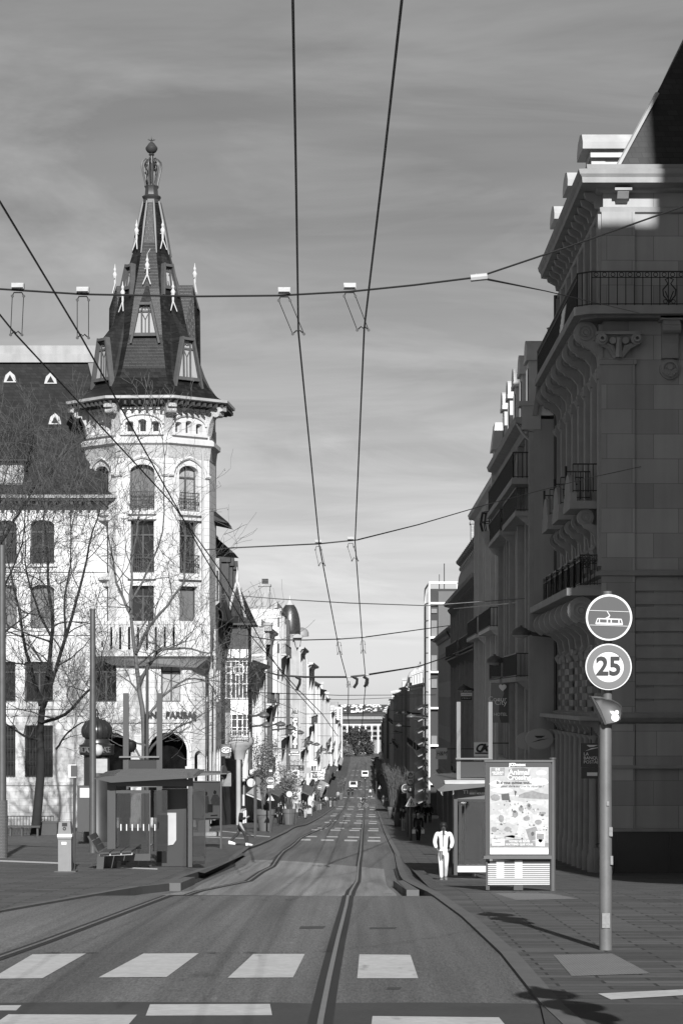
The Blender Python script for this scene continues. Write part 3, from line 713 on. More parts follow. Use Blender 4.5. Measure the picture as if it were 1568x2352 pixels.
# wing to the left
WD=146.2; zw=lambda y:ZZ(y,WD); wx0=-46.0; wx1=XX(246,WD)
wg=MB(); wops=[]
for xc in (98,12,-84,-172,-262):
    for (ya,yb,r,hw) in ((1294,1195,.3,.72),(1443,1343,.3,.72),(1612,1520,.0,.85),(1785,1666,.0,.85)):
        c=XX(xc if ya<1500 else xc-8,WD)-wx0; wops.append((c-hw,c+hw,zw(ya),zw(yb),r))
wops=[p for p in wops if p[0]>.3]
wall(wg,(wx0,WD),(0,-1),wx1-wx0,-7.9,zw(1145),wops,.4)
wg.box(wx1-.3,wx1,WD+.02,WD+8,zw(1500),zw(1145))
wg.build('wing_wall',STONE,bt)
fill(bt,(wx0,WD),(0,-1),wops,.4,('wood','blind','wood','plain'))
wm=MB()
for y in(1160,1310,1455,1625,1640,1800): wm.box(wx0,wx1-.05,WD-.1,WD-.003,zw(y)-.1,zw(y)+.1)
for p in wops:
    if p[4]: wm.box(wx0+p[0]-.2,wx0+p[1]+.2,WD-.16,WD-.002,p[2]-.2,p[2]-.03)
wm.build('string_course',STONEP,bt)
for i,p in enumerate(wops):
    wgr=MB()
    if i%4==3:
        for j in range(9): wgr.bar((wx0+lerp(p[0]+.1,p[1]-.1,j/8),WD-.05,p[2]),(wx0+lerp(p[0]+.1,p[1]-.1,j/8),WD-.05,p[3]),.03)
        for q in(.03,.3,.55,.8,.97): wgr.bar((wx0+p[0],WD-.05,lerp(p[2],p[3],q)),(wx0+p[1],WD-.05,lerp(p[2],p[3],q)),.04)
    if i%4 in(0,): railing(wgr,(wx0+p[0],WD-.14,p[2]),(wx0+p[1],WD-.14,p[2]),.95,.14,.03,mid=True)
    if wgr.v: wgr.build('window_grille',IRON,bt)
wr=MB(); ey=WD-.95; ez=zw(1142); ex1=XX(271,WD); rz_=ZZ(828,152); ry=152.4
cv=[(ey,ez),(ey+.6,ez+.45),(ey+1.5,ez+1.6),(ry,rz_)]
hx=[ex1,ex1-.45,ex1-1.0,XX(196,151)]
for i in range(3):
    (ya,za),(yb,zb2)=cv[i],cv[i+1]
    wr.poly([(wx0,ya,za),(hx[i],ya,za),(hx[i+1],yb,zb2),(wx0,yb,zb2)])
    wr.poly([(hx[i],ya,za),(hx[i],2*ry-ya,za),(hx[i+1],2*ry-yb,zb2),(hx[i+1],yb,zb2)])
wr.build('wing_roof',SLATED,bt)
we=MB(); we.box(wx0,ex1,ey-.05,WD,ez-.28,ez-.02)
for i in range(60): we.box(wx0+i*.52,wx0+i*.52+.16,ey+.05,WD,ez-.5,ez-.28)
we.build('wing_eaves',WOODD,bt)
wgt=MB(); wgt.box(wx0,ex1+.05,ey-.2,ey-.05,ez-.14,ez+.06); wgt.build('wing_gutter',ZINCD,bt)
rg=MB(); rg.box(wx0,XX(196,151)+1.5,ry-.12,ry+.4,rz_-.05,ZZ(792,152)); rg.box(wx0,XX(196,151)+1.5,ry-.3,ry-.12,rz_-.1,ZZ(812,152)); 
rg.build('ridge_cap',mat('ridge_zinc',.24,.5,.4,var=.3,vs=1.2,streak=.35),bt)
# roof lights and wing dormer
def on_roof(x,y):
    k=(rz_-(ez+1.6))/(ry-(ey+1.5)); D=150.0
    for _ in range(20):
        zz=ZZ(y,D); D=ey+1.5+(zz-(ez+1.6))/k
    return Vector((XX(x,D),D,ZZ(y,D)))
for x,y in((25,872),(118,875),(128,968)):
    p=on_roof(x,y); m=MB(); m.prism([p+Vector((-.4,-.25,-.2)),p+Vector((.4,-.25,-.2)),p+Vector((.28,-.25,.25)),p+Vector((0,-.25,.5)),p+Vector((-.28,-.25,.25))],(0,1.0,0)); rv=m.build('roof_light',ZINC,bt)
    m=MB(); m.prism([p+Vector((-.22,-.28,-.12)),p+Vector((.22,-.28,-.12)),p+Vector((0,-.28,.28))],(0,.02,0)); m.build('pane',GLASS,rv)
dx1=XX(76,148); wd=MB(); wd.box(wx0,dx1-.3,146.1,150,ZZ(1118,147),ZZ(1062,147)); wdo=wd.build('wing_dormer',WEATH,bt)
wd=MB(); wd.add([(wx0,145.6,ZZ(1056,146)),(dx1,145.6,ZZ(1056,146)),(dx1,150.5,ZZ(954,150)),(wx0,150.5,ZZ(954,150)),(dx1,150.5,ZZ(1056,147)),(wx0,145.6,ZZ(1060,146)),(dx1,145.6,ZZ(1060,146)),(dx1,149,ZZ(1060,147))],[(0,1,2,3),(1,4,2),(5,6,1,0)]); wd.build('dormer_roof',SLATED,wdo)
wd=MB()
for i in range(6):
    x=XX(8+i*13-26,146); wd.box(x-.14,x+.14,146.02,146.09,ZZ(1113,147),ZZ(1066,147))
wd.build('dormer_window',GLASSL,wdo)
wdp=MB(); wdp.tube([(XX(175,WD),WD-.12,zw(1180)),(XX(175,WD),WD-.12,-7.8)],.08,6); wdp.build('downpipe',STONEP,bt)
# far flank of the wing keeps light out
bk=MB(); bk.box(wx0,-9.6,WD+9,WD+9.2,-8.2,zw(1145)); bk.box(wx0-.2,wx0,WD,WD+9,-8.2,zw(1145)); bk.build('back_wall',RENDER2,bt)
# ---------------- corner bank on the right (R1)
RX=8.42; RD0=84.0; RD1=102.3; gR=-6.3
z=lambda y:ZZ(y,RD0)
rb=thing('corner_building','tall dark stone corner building with scroll brackets, iron balconies and slate mansard','building',(RX,RD0,gR))
E2=30.0
fw=MB()
wall(fw,(RX,RD0),(0,-1),E2-RX,gR-.5,z(418),[(XX(1630,RD0)-RX,XX(1730,RD0)-RX,z(1040),z(850))],.3)
fw.build('front_wall',BANK,rb)
pl=MB(); px0,px1=RX-.06,XX(1456,RD0)
pl.box(px0,px1,RD0-.12,RD0-.003,z(1645),z(826)); pl.box(px0-.05,px1+.05,RD0-.16,RD0-.003,z(838),z(824)); pl.box(px0,px1,RD0-.12,RD0-.003,z(712),z(488))
pl.build('corner_pilaster',BANK,rb)
cp=MB()
cx=(px0+px1)/2
prof=[(-.36,z(824)),(-.38,z(800)),(-.5,z(785)),(-.62,z(778)),(-.66,z(772)),(-.66,z(766))]
cp.add([(cx+s*r*1.22,RD0-.1+(r+.36)*.5*(1),zz) for r,zz in prof for s in(1,-1)],[(2*i,2*i+1,2*i+3,2*i+2) for i in range(5)])
cp.box(cx-.78,cx+.78,RD0-.42,RD0,z(772),z(765))
for s in(-1,1):
    cp.disc((cx+s*.6,RD0-.3,z(783)),(0,1,0),.2,.4,14); cp.disc((cx+s*.6,RD0-.42,z(783)),(0,1,0),.12,.5,12,r2=.06)
    cp.disc((cx+s*.22,RD0-.34,z(786)),(0,1,0),.12,.2,10)
    for k in range(3):
        a=rad(40+k*25)*s; q=Vector((cx+s*.1,RD0-.2,z(822))); cp.tube([q,q+Vector((.25*sin(a),-.12,.35)),q+Vector((.55*sin(a),-.2,.42))],[.09,.1,.04],5)
cp.tube([(cx,RD0-.24,z(822)),(cx,RD0-.3,z(800)),(cx,RD0-.42,z(778))],[.14,.12,.08],6)
cp.build('capital',BANKP,rb,smooth=True)
# entablature / cornice wrapping both fronts (profile: outward, height)
def wrap(mb,prof,x=RX,d=RD0,d1=RD1,e=E2,mi=0):
    """moulding with mitred corner round the street corner"""
    L=[]
    for o_,h in prof: L.append([(e,d-o_,h),(x-o_,d-o_,h),(x-o_,d1,h)])
    for i in range(len(L)-1):
        for j in range(2): mb.poly([L[i][j],L[i][j+1],L[i+1][j+1],L[i+1][j]],mi)
    mb.poly([l[2] for l in L],mi)
cm=MB()
wrap(cm,[(0,z(492)),(.1,z(488)),(.12,z(478)),(0,z(475))]); cm.build('frieze_band',BANKP,rb)
cm=MB(); wrap(cm,[(.02,z(444)),(.2,z(440)),(.24,z(434)),(.78,z(430)),(.8,z(418)),(.88,z(411)),(.92,z(401)),(.7,z(397)),(.0,z(394))]); cm.build('cornice',BANKP,rb)
gt=MB(); wrap(gt,[(.6,z(397)),(.62,z(386)),(.3,z(384))]); gt.build('gutter',ZINCD,rb)
wm=MB(); wrap(wm,[(0,z(1326)),(.2,z(1322)),(.24,z(1314)),(.02,z(1308))]); wm.build('string_course',BANKP,rb)
wm=MB(); wrap(wm,[(0,z(1662)),(.12,z(1658)),(.3,z(1648)),(.34,z(1640)),(.02,z(1634))]); wm.build('shop_cornice',BANKP,rb)
# front consoles
for xm in (1427,1640,1860):
    m=MB(); x0=XX(xm-13,RD0); x1=XX(xm+13,RD0); m.prism([(x0,RD0-.02,z(466)),(x0,RD0-.3,z(460)),(x0,RD0-.5,z(446)),(x0,RD0-.5,z(441)),(x0,RD0-.02,z(441))],(x1-x0,0,0)); m.box(x0-.1,x1+.1,RD0-.55,RD0-.02,z(444),z(438)); m.build('console',BANKP,rb)
for xm in (1536,1720):
    m=MB(); x0=XX(xm-19,RD0); x1=XX(xm+19,RD0)
    m.prism([(x0,RD0-.02,z(826)),(x0,RD0-.22,z(824)),(x0,RD0-.2,z(790)),(x0,RD0-.34,z(765)),(x0,RD0-.7,z(752)),(x0,RD0-.7,z(737)),(x0,RD0-.02,z(737))],(x1-x0,0,0)); m.box(x0-.12,x1+.12,RD0-.8,RD0-.02,z(742),z(733))
    m.tube([(x0-.03,RD0-.5,z(757)),(x1+.03,RD0-.5,z(757))],.2,10)
    m.build('scroll_console',BANKP,rb)
    m=MB(); c=Vector((XX(xm,RD0),RD0-.06,z(848))); m.disc(c,(0,1,0),.36,.12,18); m.disc(c+Vector((0,-.07,0)),(0,1,0),.3,.12,16,r2=.22)
    for k in range(9):
        a=PI*k/8; m.tube([c+Vector((0,-.1,-.05)),c+Vector((.24*cos(a),-.12,-.05-.22*sin(a)))],[.03,.06],5)
    m.disc(c+Vector((0,-.12,.05)),(0,1,0),.1,.12,12); m.build('rosette',BANKP,rb)
# banded lower storey on the front
bd=MB()
for i in range(10):
    y0=1330+i*31; bd.box(px1+.02,E2,RD0-.09,RD0-.003,z(y0+27),z(y0+2))
bd.build('banded_stone',BANKP,rb)
gf=MB(); gf.box(XX(1458,RD0),E2,RD0-.1,RD0-.003,z(1760),z(1662)); gf.box(px0,XX(1455,RD0),RD0-.16,RD0-.003,gR-.4,z(1664)); gf.build('pier',BANK,rb)
gf=MB(); gf.box(px0-.1,E2,RD0-.22,RD0-.003,z(1765),z(1757)); gf.build('lintel_course',BANKP,rb)
hd=MB(); hd.box(XX(1400,RD0),E2,RD0-.5,RD0-.2,gR-.6,z(1908)); 
for i in range(12): hd.box(XX(1400,RD0)+.2+i*1.8,XX(1400,RD0)+.26+i*1.8,RD0-.53,RD0-.5,gR-.6,z(1908))
hd.build('dado_panel',DGREY,rb)
hc=MB(); hc.box(XX(1396,RD0),E2,RD0-.58,RD0-.003,z(1908),z(1902)); hc.build('dado_cap',BANKP,rb)
# balcony with rounded corner
BO=1.05
def slab(mb,o,z0,z1,ya=RD0,yb=RD1,front=E2,r=.5):
    pts=[(front,ya-o),(RX-o+r,ya-o),(RX-o,ya-o+r),(RX-o,yb),(RX+.02,yb),(RX+.02,ya+.02),(front,ya+.02)]
    mb.prism([(x,y,z0) for x,y in pts],(0,0,z1-z0))
m=MB(); slab(m,BO,z(731),z(712)); m.build('balcony_slab',BANKP,rb)
m=MB(); slab(m,BO-.25,z(738),z(731)); m.build('balcony_bed',DARKST,rb)
rl=MB(); zz=z(712); o_=BO-.12
railing(rl,(RX-o_+.45,RD0-o_,zz),(17,RD0-o_,zz),1.17,.29,.03,circ=True); railing(rl,(RX-o_+.45,RD0-o_,zz),(RX-o_,RD0-o_+.45,zz),1.17,.2,.03); railing(rl,(RX-o_,RD0-o_+.45,zz),(RX-o_,RD1,zz),1.17,.29,.03,circ=True)
for xm in(1528,1640):
    c=XX(xm,RD0); y=RD0-o_-.01
    for s in(-1,1):
        rl.tube([(c,y,zz+.1),(c+s*.2,y,zz+.35),(c+s*.22,y,zz+.55),(c+s*.05,y,zz+.75),(c+s*.14,y,zz+.9),(c+s*.02,y,zz+.95)],.022,4); rl.disc((c+s*.14,y,zz+.14),(0,1,0),.08,.02,8,r2=.055)
        rl.tube([(c,y,zz+.15),(c+s*.14,y,zz+.5)],.018,4)
rl.build('balcony_railing',IRON,rb)
# street front: windows, pilasters and brackets seen end-on
sw=MB(); W=RD1-RD0; sops=[]
nb=7; bay=W/nb
for i in range(nb):
    c=bay*(i+.5)
    for (ya,yb) in ((712,520),(1062,850),(1316,1110),(1650,1380)): sops.append((c-.65,c+.65,z(ya),z(yb)))
    sops.append((c-.85,c+.85,gR+.2,z(1690)))
wall(sw,(RX,RD1),(-1,0),W,gR-.5,z(418),sops,.35); sw.build('street_wall',BANKP,rb)
fill(rb,(RX,RD1),(-1,0),[p for p in sops if p[2]>gR+.5],.35,('',),False)
dk=MB()
for p in sops:
    if p[2]<gR+.5: dk.box(RX+.3,RX+.36,RD1-p[1]-.05,RD1-p[0]+.05,p[2],p[3])
dk.build('shop_glass',GLASS,rb)
for i in range(nb+1):
    d=RD1-bay*i; m=MB(); d=min(max(d,RD0+.25),RD1-.25)
    m.box(RX-.16,RX-.003,d-.3,d+.3,z(1300),z(745)); m.box(RX-.22,RX-.003,d-.32,d+.32,z(870),z(845)); m.build('pilaster',BANKP,rb)
    m=MB(); m.box(RX-.18,RX-.003,d-.28,d+.28,z(700),z(492)); m.build('pilaster',BANKP,rb)
    m=MB(); m.box(RX-.14,RX-.003,d-.3,d+.3,gR-.3,z(1665)); m.box(RX-.3,RX-.003,d-.36,d+.36,gR-.3,gR+1.1); m.build('pilaster',BANKP,rb)
def scroll(r0,h,thick,n=26):
    """S-scroll bracket outline in (outward, height) with a big upper volute"""
    pts=[]; c=(r0*.62,h-r0*.42)
    for i in range(n):
        a=rad(-70)+rad(300)*i/(n-1); r=r0*.42
        pts.append((c[0]+r*cos(a),c[1]+r*sin(a)))
    low=[(.0,h*.55),(.0,0),(.1*r0,0),(.16*r0,.14*h),(.2*r0,.3*h),(.42*r0,.44*h),(.7*r0,.5*h)]
    return pts+low
def bracket_mesh(r0,h,t):
    m=MB(); o=scroll(r0,h,t); m.prism([(-x,-t/2,zz) for x,zz in o],(0,t,0))
    c=(-r0*.62,h-r0*.42)
    for rr in(.3,.16): m.disc((c[0],0,c[1]),(0,1,0),r0*rr,t+.12,14,r2=r0*(rr-.06))
    m.disc((c[0],0,c[1]),(0,1,0),r0*.08,t+.16,10)
    m.tube([(-.1,0,.0),(-.2,0,-.12),(-.12,0,-.32),(-.02,0,-.4)],[.12,.16,.12,.05],6)
    return ghost_mesh(m,'scroll_bracket',BANKP)
B1=bracket_mesh(.95,1.75,.34); B2=bracket_mesh(.7,1.35,.3); B3=bracket_mesh(1.15,1.75,.4)
for i in range(nb+1): put(B1,'scroll_bracket',rb,(RX,min(max(RD1-bay*i,RD0+.3),RD1-.3),z(736)-1.75))
# upper frieze brackets along the street
for i in range(14):
    d=RD0+.7+i*1.3; m=MB() if i==0 else m
    if i==0:
        m.prism([(0,-.16,0),(-.2,-.16,.05),(-.24,-.16,.25),(-.55,-.16,.42),(-.6,-.16,.6),(0,-.16,.6)],(0,.32,0)); CB=ghost_mesh(m,'frieze_bracket',BANKP)
    put(CB,'frieze_bracket',rb,(RX,d,z(474)))
# three stone balconies on the second floor with arched parapets and paired brackets
for i,dc in enumerate((87.1,92.3,97.5)):
    m=MB(); zs=7.0
    m.box(RX-1.0,RX-.003,dc-1.5,dc+1.5,zs-.28,zs); 
    m.prism([(RX-.98,dc-1.45,zs),(RX-.98,dc-1.45,zs+.3)]+[(RX-.98,dc-1.1*cos(PI*t/10),zs+.3+.75*sin(PI*t/10)) for t in range(11)]+[(RX-.98,dc+1.45,zs+.3),(RX-.98,dc+1.45,zs)],(.22,0,0))
    m.build('stone_balcony',BANKP,rb)
    for s in(-1.15,1.15): put(B2,'scroll_bracket',rb,(RX,dc+s,zs-.28-1.35))
    g=MB(); railing(g,(RX-.9,dc-1.45,zs+.3),(RX-.003,dc-1.45,zs+.3),1.0,.16,.03); g.build('balcony_railing',IRON,rb); g=MB(); railing(g,(RX-.9,dc+1.45,zs+.3),(RX-.003,dc+1.45,zs+.3),1.0,.16,.03); g.tube([(RX-.9,dc+1.45,zs+.2),(RX-.9,dc+1.45,zs+1.5)],.05,6)
    g.build('balcony_railing',IRON,rb)
for i in range(7):
    d=RD0+1.2+i*2.55; g=MB(); zz=3.95
    for a,b in(((RX-.75,d-.8,zz),(RX-.75,d+.8,zz)),((RX-.75,d-.8,zz),(RX-.003,d-.8,zz)),((RX-.75,d+.8,zz),(RX-.003,d+.8,zz))): railing(g,a,b,1.05,.2,.028,circ=True)
    g.build('balcony_railing',IRON,rb)
    m=MB(); m.box(RX-.8,RX-.003,d-.85,d+.85,zz-.25,zz); m.build('balcony_slab',BANKP,rb)
for i in range(7): put(B3,'scroll_bracket',rb,(RX,RD0+.6+i*2.7,z(1366)-1.75-.05))
m=MB(); m.box(RX-1.25,RX-.003,RD0+.1,RD1,z(1366)-.02,z(1350)); m.build('balcony_slab',BANKP,rb)
# quoined mezzanine: alternating projecting blocks
for i in range(10):
    for j in range(9):
        qm=MB()
        if (i+j)%2==0: qm.box(RX-.16,RX-.003,RD0+.3+j*1.95,RD0+.3+j*1.95+1.1,z(1640)+i*.235*1.05,z(1640)+i*.235*1.05+.235); qm.build('rusticated_block',BANKP,rb)
for i in range(9):
    d=RD0+.5+i*2.1; m=MB(); m.prism([(RX,d-.14,z(1690)),(RX-.2,d-.14,z(1684)),(RX-.3,d-.14,z(1672)),(RX-.75,d-.14,z(1664)),(RX-.78,d-.14,z(1656)),(RX,d-.14,z(1656))],(0,.28,0)); m.build('shop_bracket',BANKP,rb)
m=MB(); m.box(RX-.85,RX-.003,RD0-.3,RD1,z(1655),z(1645)); m.build('shop_canopy',BANKP,rb)
for i in range(9):
    d=RD0+.5+i*2.1; m=MB(); m.lathe([(.2,gR-.3),(.2,gR+.8),(.15,gR+.9),(.13,z(1700)),(.2,z(1694)),(.22,z(1690))],(RX-.3,d,0),10); m.build('column',BANKP,rb,smooth=True)
# slate mansard with a hip at the corner
mr_=MB(); zb=z(392); zt=zb+7.6; 
a=(RX+.45,RD0+.35,zb); b=(RX+.45,RD1,zb); c=(E2,RD0+.35,zb)
a2=(RX+3.05,RD0+1.9,zb+5.0); b2=(RX+3.05,RD1-.3,zb+5.0); c2=(E2,RD0+1.9,zb+5.0)
a3=(RX+4.6,RD0+3.0,zb+8.3); b3=(RX+4.6,RD1-.3,zb+8.3); c3=(E2,RD0+3.0,zb+8.3)
for q in((a,c,c2,a2),(a2,c2,c3,a3),(b,a,a2,b2),(b2,a2,a3,b3),(a3,c3,(E2,RD1,zb+8.5),b3)): mr_.poly(q)
mr_.poly([b,b2,b3,(E2,RD1-.2,zb+8.5),(E2,RD1,gR),(RX+.45,RD1,gR)])
mr_.build('mansard_roof',SLATED,rb)
m=MB(); m.bar((a[0]-.03,a[1]-.05,a[2]),(a2[0]-.55*1.9,a2[1]-.9,a2[2]-2.05),.14,.1); m.build('hip_flashing',ZINC,rb)
for dd in (87.9,94.2,100.6):
    m=MB(); zb_=z(400)-.1; x0=RX-.1
    m.box(x0,x0+.5,dd-.75,dd-.45,zb_,zb_+1.35); m.box(x0,x0+.5,dd+.45,dd+.75,zb_,zb_+1.35)
    m.box(x0-.05,x0+2.2,dd-.95,dd+.95,zb_+1.35,zb_+1.62)
    m.box(x0+.5,x0+2.4,dd-.72,dd+.72,zb_,zb_+1.35)
    m.prism([(x0-.35,dd-1.15,zb_+1.62),(x0-.35,dd+1.15,zb_+1.62),(x0-.35,dd+1.2,zb_+1.85),(x0-.35,dd+.8,zb_+2.2),(x0-.35,dd,zb_+2.35),(x0-.35,dd-.8,zb_+2.2),(x0-.35,dd-1.2,zb_+1.85)],(2.9,0,0))
    dm=m.build('dormer',ZINC,rb); g=MB(); g.box(x0+.15,x0+.2,dd-.45,dd+.45,zb_,zb_+1.35); g.build('pane',GLASS,dm)
dp=MB(); dp.tube([(RX-.2,RD1-.3,z(480)),(RX-.2,RD1-.3,gR)],.08,6); dp.build('downpipe',LEAD,rb)
# shop signs on this building
sg=thing('blade_sign','dark blade sign reading LA BANQUE POSTALE on the stone corner pier','sign',(RX-.5,RD0+.6,z(1720)))
m=MB(); sx0,sx1=XX(1332,84.4),XX(1385,84.4); m.box(sx0,sx1,84.35,84.5,ZZ(1762,84.4),ZZ(1707,84.4)); m.box(sx0+.02,sx1,84.36,84.49,ZZ(1788,84.4),ZZ(1763,84.4)); m.tube([(XX(1357,84.4),84.42,ZZ(1707,84.4)),(XX(1357,84.4),84.42,ZZ(1670,84.4))],.04,6); m.bar((sx1,84.42,ZZ(1720,84.4)),(RX+.1,84.42,ZZ(1720,84.4)),.06); m.build('sign_panel',mat('navy_sign',.05,.4,.4,var=.05),sg)
t=MB(); 
for i,s_ in enumerate(('LA','BANQUE','POSTALE')): t.text(s_,(sx0+.1,84.33,ZZ(1732+i*9.2,84.4)),.155,align='LEFT',ext=.004)
c=Vector(((sx0+sx1)/2,84.33,ZZ(1717,84.4)))
t.add([c+Vector(p) for p in((-.2,0,.09),(.2,0,.09),(.05,0,.03),(.32,0,.02),(-.25,0,-.12),(-.02,0,-.02),(-.1,0,.02))],[(0,1,2,6),(5,3,4)])
t.box((sx0+sx1)/2-.18,(sx0+sx1)/2+.18,84.33,84.34,ZZ(1782,84.4),ZZ(1774,84.4))
t.build('sign_lettering',mat('dim_lettering',.8,.6,.3,var=.05),sg)
sg=thing('oval_sign','oval post office sign with a dark bird emblem on a wall arm','sign',(RX-1.2,101,ZZ(1697,101)))
for i,(xm,ym,dd,ew,eh) in enumerate(((1238,1697,101,.58,.44),(1210,1702,104,.5,.38))):
    m=MB(); m.disc((XX(xm,dd),dd,ZZ(ym,dd)),(0,1,0),1,.12,30); m.v=[(XX(xm,dd)+(v[0]-XX(xm,dd))*ew,v[1],ZZ(ym,dd)+(v[2]-ZZ(ym,dd))*eh) for v in m.v]
    if i==0: m.bar((XX(xm,dd)+ew*.9,dd,ZZ(ym,dd)),(RX+.1,dd,ZZ(ym,dd)),.06); m.build('sign_panel',mat('yellow_oval',.32,.4,.4,var=.06),sg)
    else: tag(m.build('oval_sign',mat('yellow_oval',.32,.4,.4)),'smaller oval sign panel half hidden behind the bird emblem sign','sign')
t=MB(); c=Vector((XX(1238,101),100.92,ZZ(1697,101))); t.add([c+Vector(p) for p in((-.22,0,.13),(.24,0,.13),(.08,0,.04),(.4,0,.02),(-.36,0,-.16),(-.02,0,-.03),(-.12,0,.04))],[(0,1,2,6),(5,3,4)]); t.build('bird_emblem',BLACK,sg)
# unseen office slab added off frame, sized and skewed to shade this corner
ob=thing('shade_tower','unseen plain office slab added right of the square to cast shade','building',(18,40,-4))
def shp(x,zv,Dp): return x+math.tan(SUN_AZ)*(84-Dp), zv+math.tan(SUN_EL)/cos(SUN_AZ)*(84-Dp)
zl_=shp(0,z(517),46)[1]; zh_=zl_+14
ln=lambda x,Dp:(shp(x,0,Dp)[0],Dp)
def skew(x,Da,Db,za,zb_):  # walls follow the sun's azimuth; far side stretched to block sky light
    m=MB(); p=[ln(x,Da),(85,Da),(85,Db),ln(x,Db)]; m.prism([(a,b,za) for a,b in p],(0,0,zb_-za)); return m
skew(7.2,20,46,-6,zl_).build('lower_block',RENDER3,ob)
skew(XX(1503,84),30,45.9,zl_,zh_).build('upper_block',RENDER3,ob)
xl_=ln(7.2,46)[0]
m=MB()
for i in range(9): m.box(xl_+1.2+i*2.7,xl_+2.9+i*2.7,46.01,46.08,1,zl_-1.5)
m.build('window_strips',GLASST,ob)
# ---------------- the two rows of houses down the street
def house(name,label,s,D0,D1,X,zt,roof='mansard',wm=RENDER,storeys=3,rh=3.0,balc=(),pil=True,shop=True,awn=False,corn=.5,rmat=SLATED,chim=1,back=11,dorm=0,style=('',),court=BANKP,pane=False,openings=True,sz=None,front=None,steep=False,bays=0):
    """s=-1 left side of the street, +1 right; X = facade plane; zt = cornice height"""
    g=min(-hp(D0,s*9),-hp(D1,s*9))-.6; G=-hp((D0+D1)/2,s*9)
    X=s*abs(X); o=thing(name,label,'building',(X,D0,G),0,'houses lining the street'); x=X; n2=(-s,0)
    xo=lambda a:x-s*a      # a metres out into the street
    W=D1-D0; sh=4.2; 
    nb=max(1,int(round(W/3.1))); bay=W/nb; fh=(zt-.7-(G+sh))/storeys
    ops=[]
    if openings:
        for i in range(nb):
            for k in range(storeys):
                zb=G+sh+k*fh+(.5 if k else .6); ops.append((bay*(i+.5)-.58,bay*(i+.5)+.58,zb,zb+fh*.66))
    org=(x,D0) if s<0 else (x,D1)
    m=MB(); wall(m,org,n2,W,g,zt,ops,.3); 
    xb=x+s*back
    x0,x1=min(x,xb),max(x,xb)
    fm={RENDER:PARTY,None:wm}.get(front,front) or wm
    m.poly([(x,D1,g),(xb,D1,g),(xb,D1,zt),(x,D1,zt)]); m.poly([(xb,D0,g),(xb,D1,g),(xb,D1,zt),(xb,D0,zt)]); m.poly([(x,D0,zt),(xb,D0,zt),(xb,D1,zt),(x,D1,zt)])
    m.build('wall',wm,o)
    m=MB(); m.poly([(x,D0,g),(xb,D0,g),(xb,D0,zt),(x,D0,zt)]); m.build('gable_wall',fm,o)
    if ops: fill(o,org,n2,ops,.3,style,pane)
    def along(prof,name,mt,a=D0-.02,b=D1):
        m=MB(); m.prism([(xo(p),a,q) for p,q in prof],(0,b-a,0)); return m.build(name,mt,o)
    if corn: along([(.003,zt-.55),(corn*.3,zt-.5),(corn*.45,zt-.25),(corn,zt-.15),(corn*1.1,zt+.08),(.003,zt+.1)],'cornice',court)
    along([(.003,G+sh-.25),(.22,G+sh-.2),(.25,G+sh),(.003,G+sh+.06)],'string_course',court)
    if pil:
        for i in range(nb+1):
            d=min(max(D0+i*bay,D0+.24),D1-.24); m=MB(); pw=rnd.uniform(.1,.4); m.box(min(xo(.003),xo(pw)),max(xo(.003),xo(pw)),d-.22,d+.22,G+sh+.06,zt-.55); m.build('pilaster',court,o)
    for k in balc:
        zb=G+sh+k*fh+.35
        for d0,d1 in ((D0+.4,D1-.4),) if W<14 else ((D0+.4,D0+W*.45),(D0+W*.55,D1-.4)):
            m=MB(); m.box(min(xo(.003),xo(.75)),max(xo(.003),xo(.75)),d0,d1,zb-.2,zb); m.prism([(xo(.003),d0+.1,zb-.75),(xo(.003),d0+.1,zb-.2),(xo(.65),d0+.1,zb-.2)],(0,.3,0)); bs=m.build('balcony',court,o)
            m=MB(); a=(xo(.7),d0,zb); b=(xo(.7),d1,zb); railing(m,a,b,1.0,.3 if D0<200 else .9,.035); railing(m,a,(xo(0),d0,zb),1.0,.17,.03); m.build('railing',IRON,bs)
    for i in range(bays):
        d=D0+W*(i+.35+.3*rnd.random())/bays; pj=rnd.uniform(.35,.75); wd_=rnd.uniform(1.4,2.4); m=MB(); m.box(min(xo(.003),xo(pj)),max(xo(.003),xo(pj)),d,d+wd_,G+sh+rnd.uniform(0,2),zt-rnd.uniform(.6,1.5)); m.build('bay',rnd.choice((court,fm,PARTY,BRICK,WOOD)),o)
    if shop:
        m=MB(); m.box(min(xo(.02),xo(.12)),max(xo(.02),xo(.12)),D0+.5,D1-.5,G+.4,G+3.0); m.build('shop_window',GLASS,o)
        m=MB(); m.box(min(xo(.003),xo(.3)),max(xo(.003),xo(.3)),D0+.3,D1-.3,G+3.0,G+3.6); m.build('shop_fascia',rnd.choice((DGREY,OFFW,GREYP,BLACK,WOODD)),o)
        n=max(2,nb)
        for i in range(n+1):
            d=lerp(D0+.3,D1-.3,i/n); m=MB(); m.box(min(xo(.003),xo(.2)),max(xo(.003),xo(.2)),d-.18,d+.18,G-.2,G+3.0); m.build('shop_pier',court,o)
    if awn:
        m=MB(); m.prism([(xo(.2),D0+.8,G+3.1),(xo(1.5),D0+.8,G+2.55),(xo(1.5),D0+.8,G+2.35),(xo(1.48),D0+.8,G+2.35),(xo(1.48),D0+.8,G+2.5),(xo(.2),D0+.8,G+3.0)],(0,W-1.6,0)); m.build('awning',rnd.choice((OFFW,GREYP,DGREY)),o)
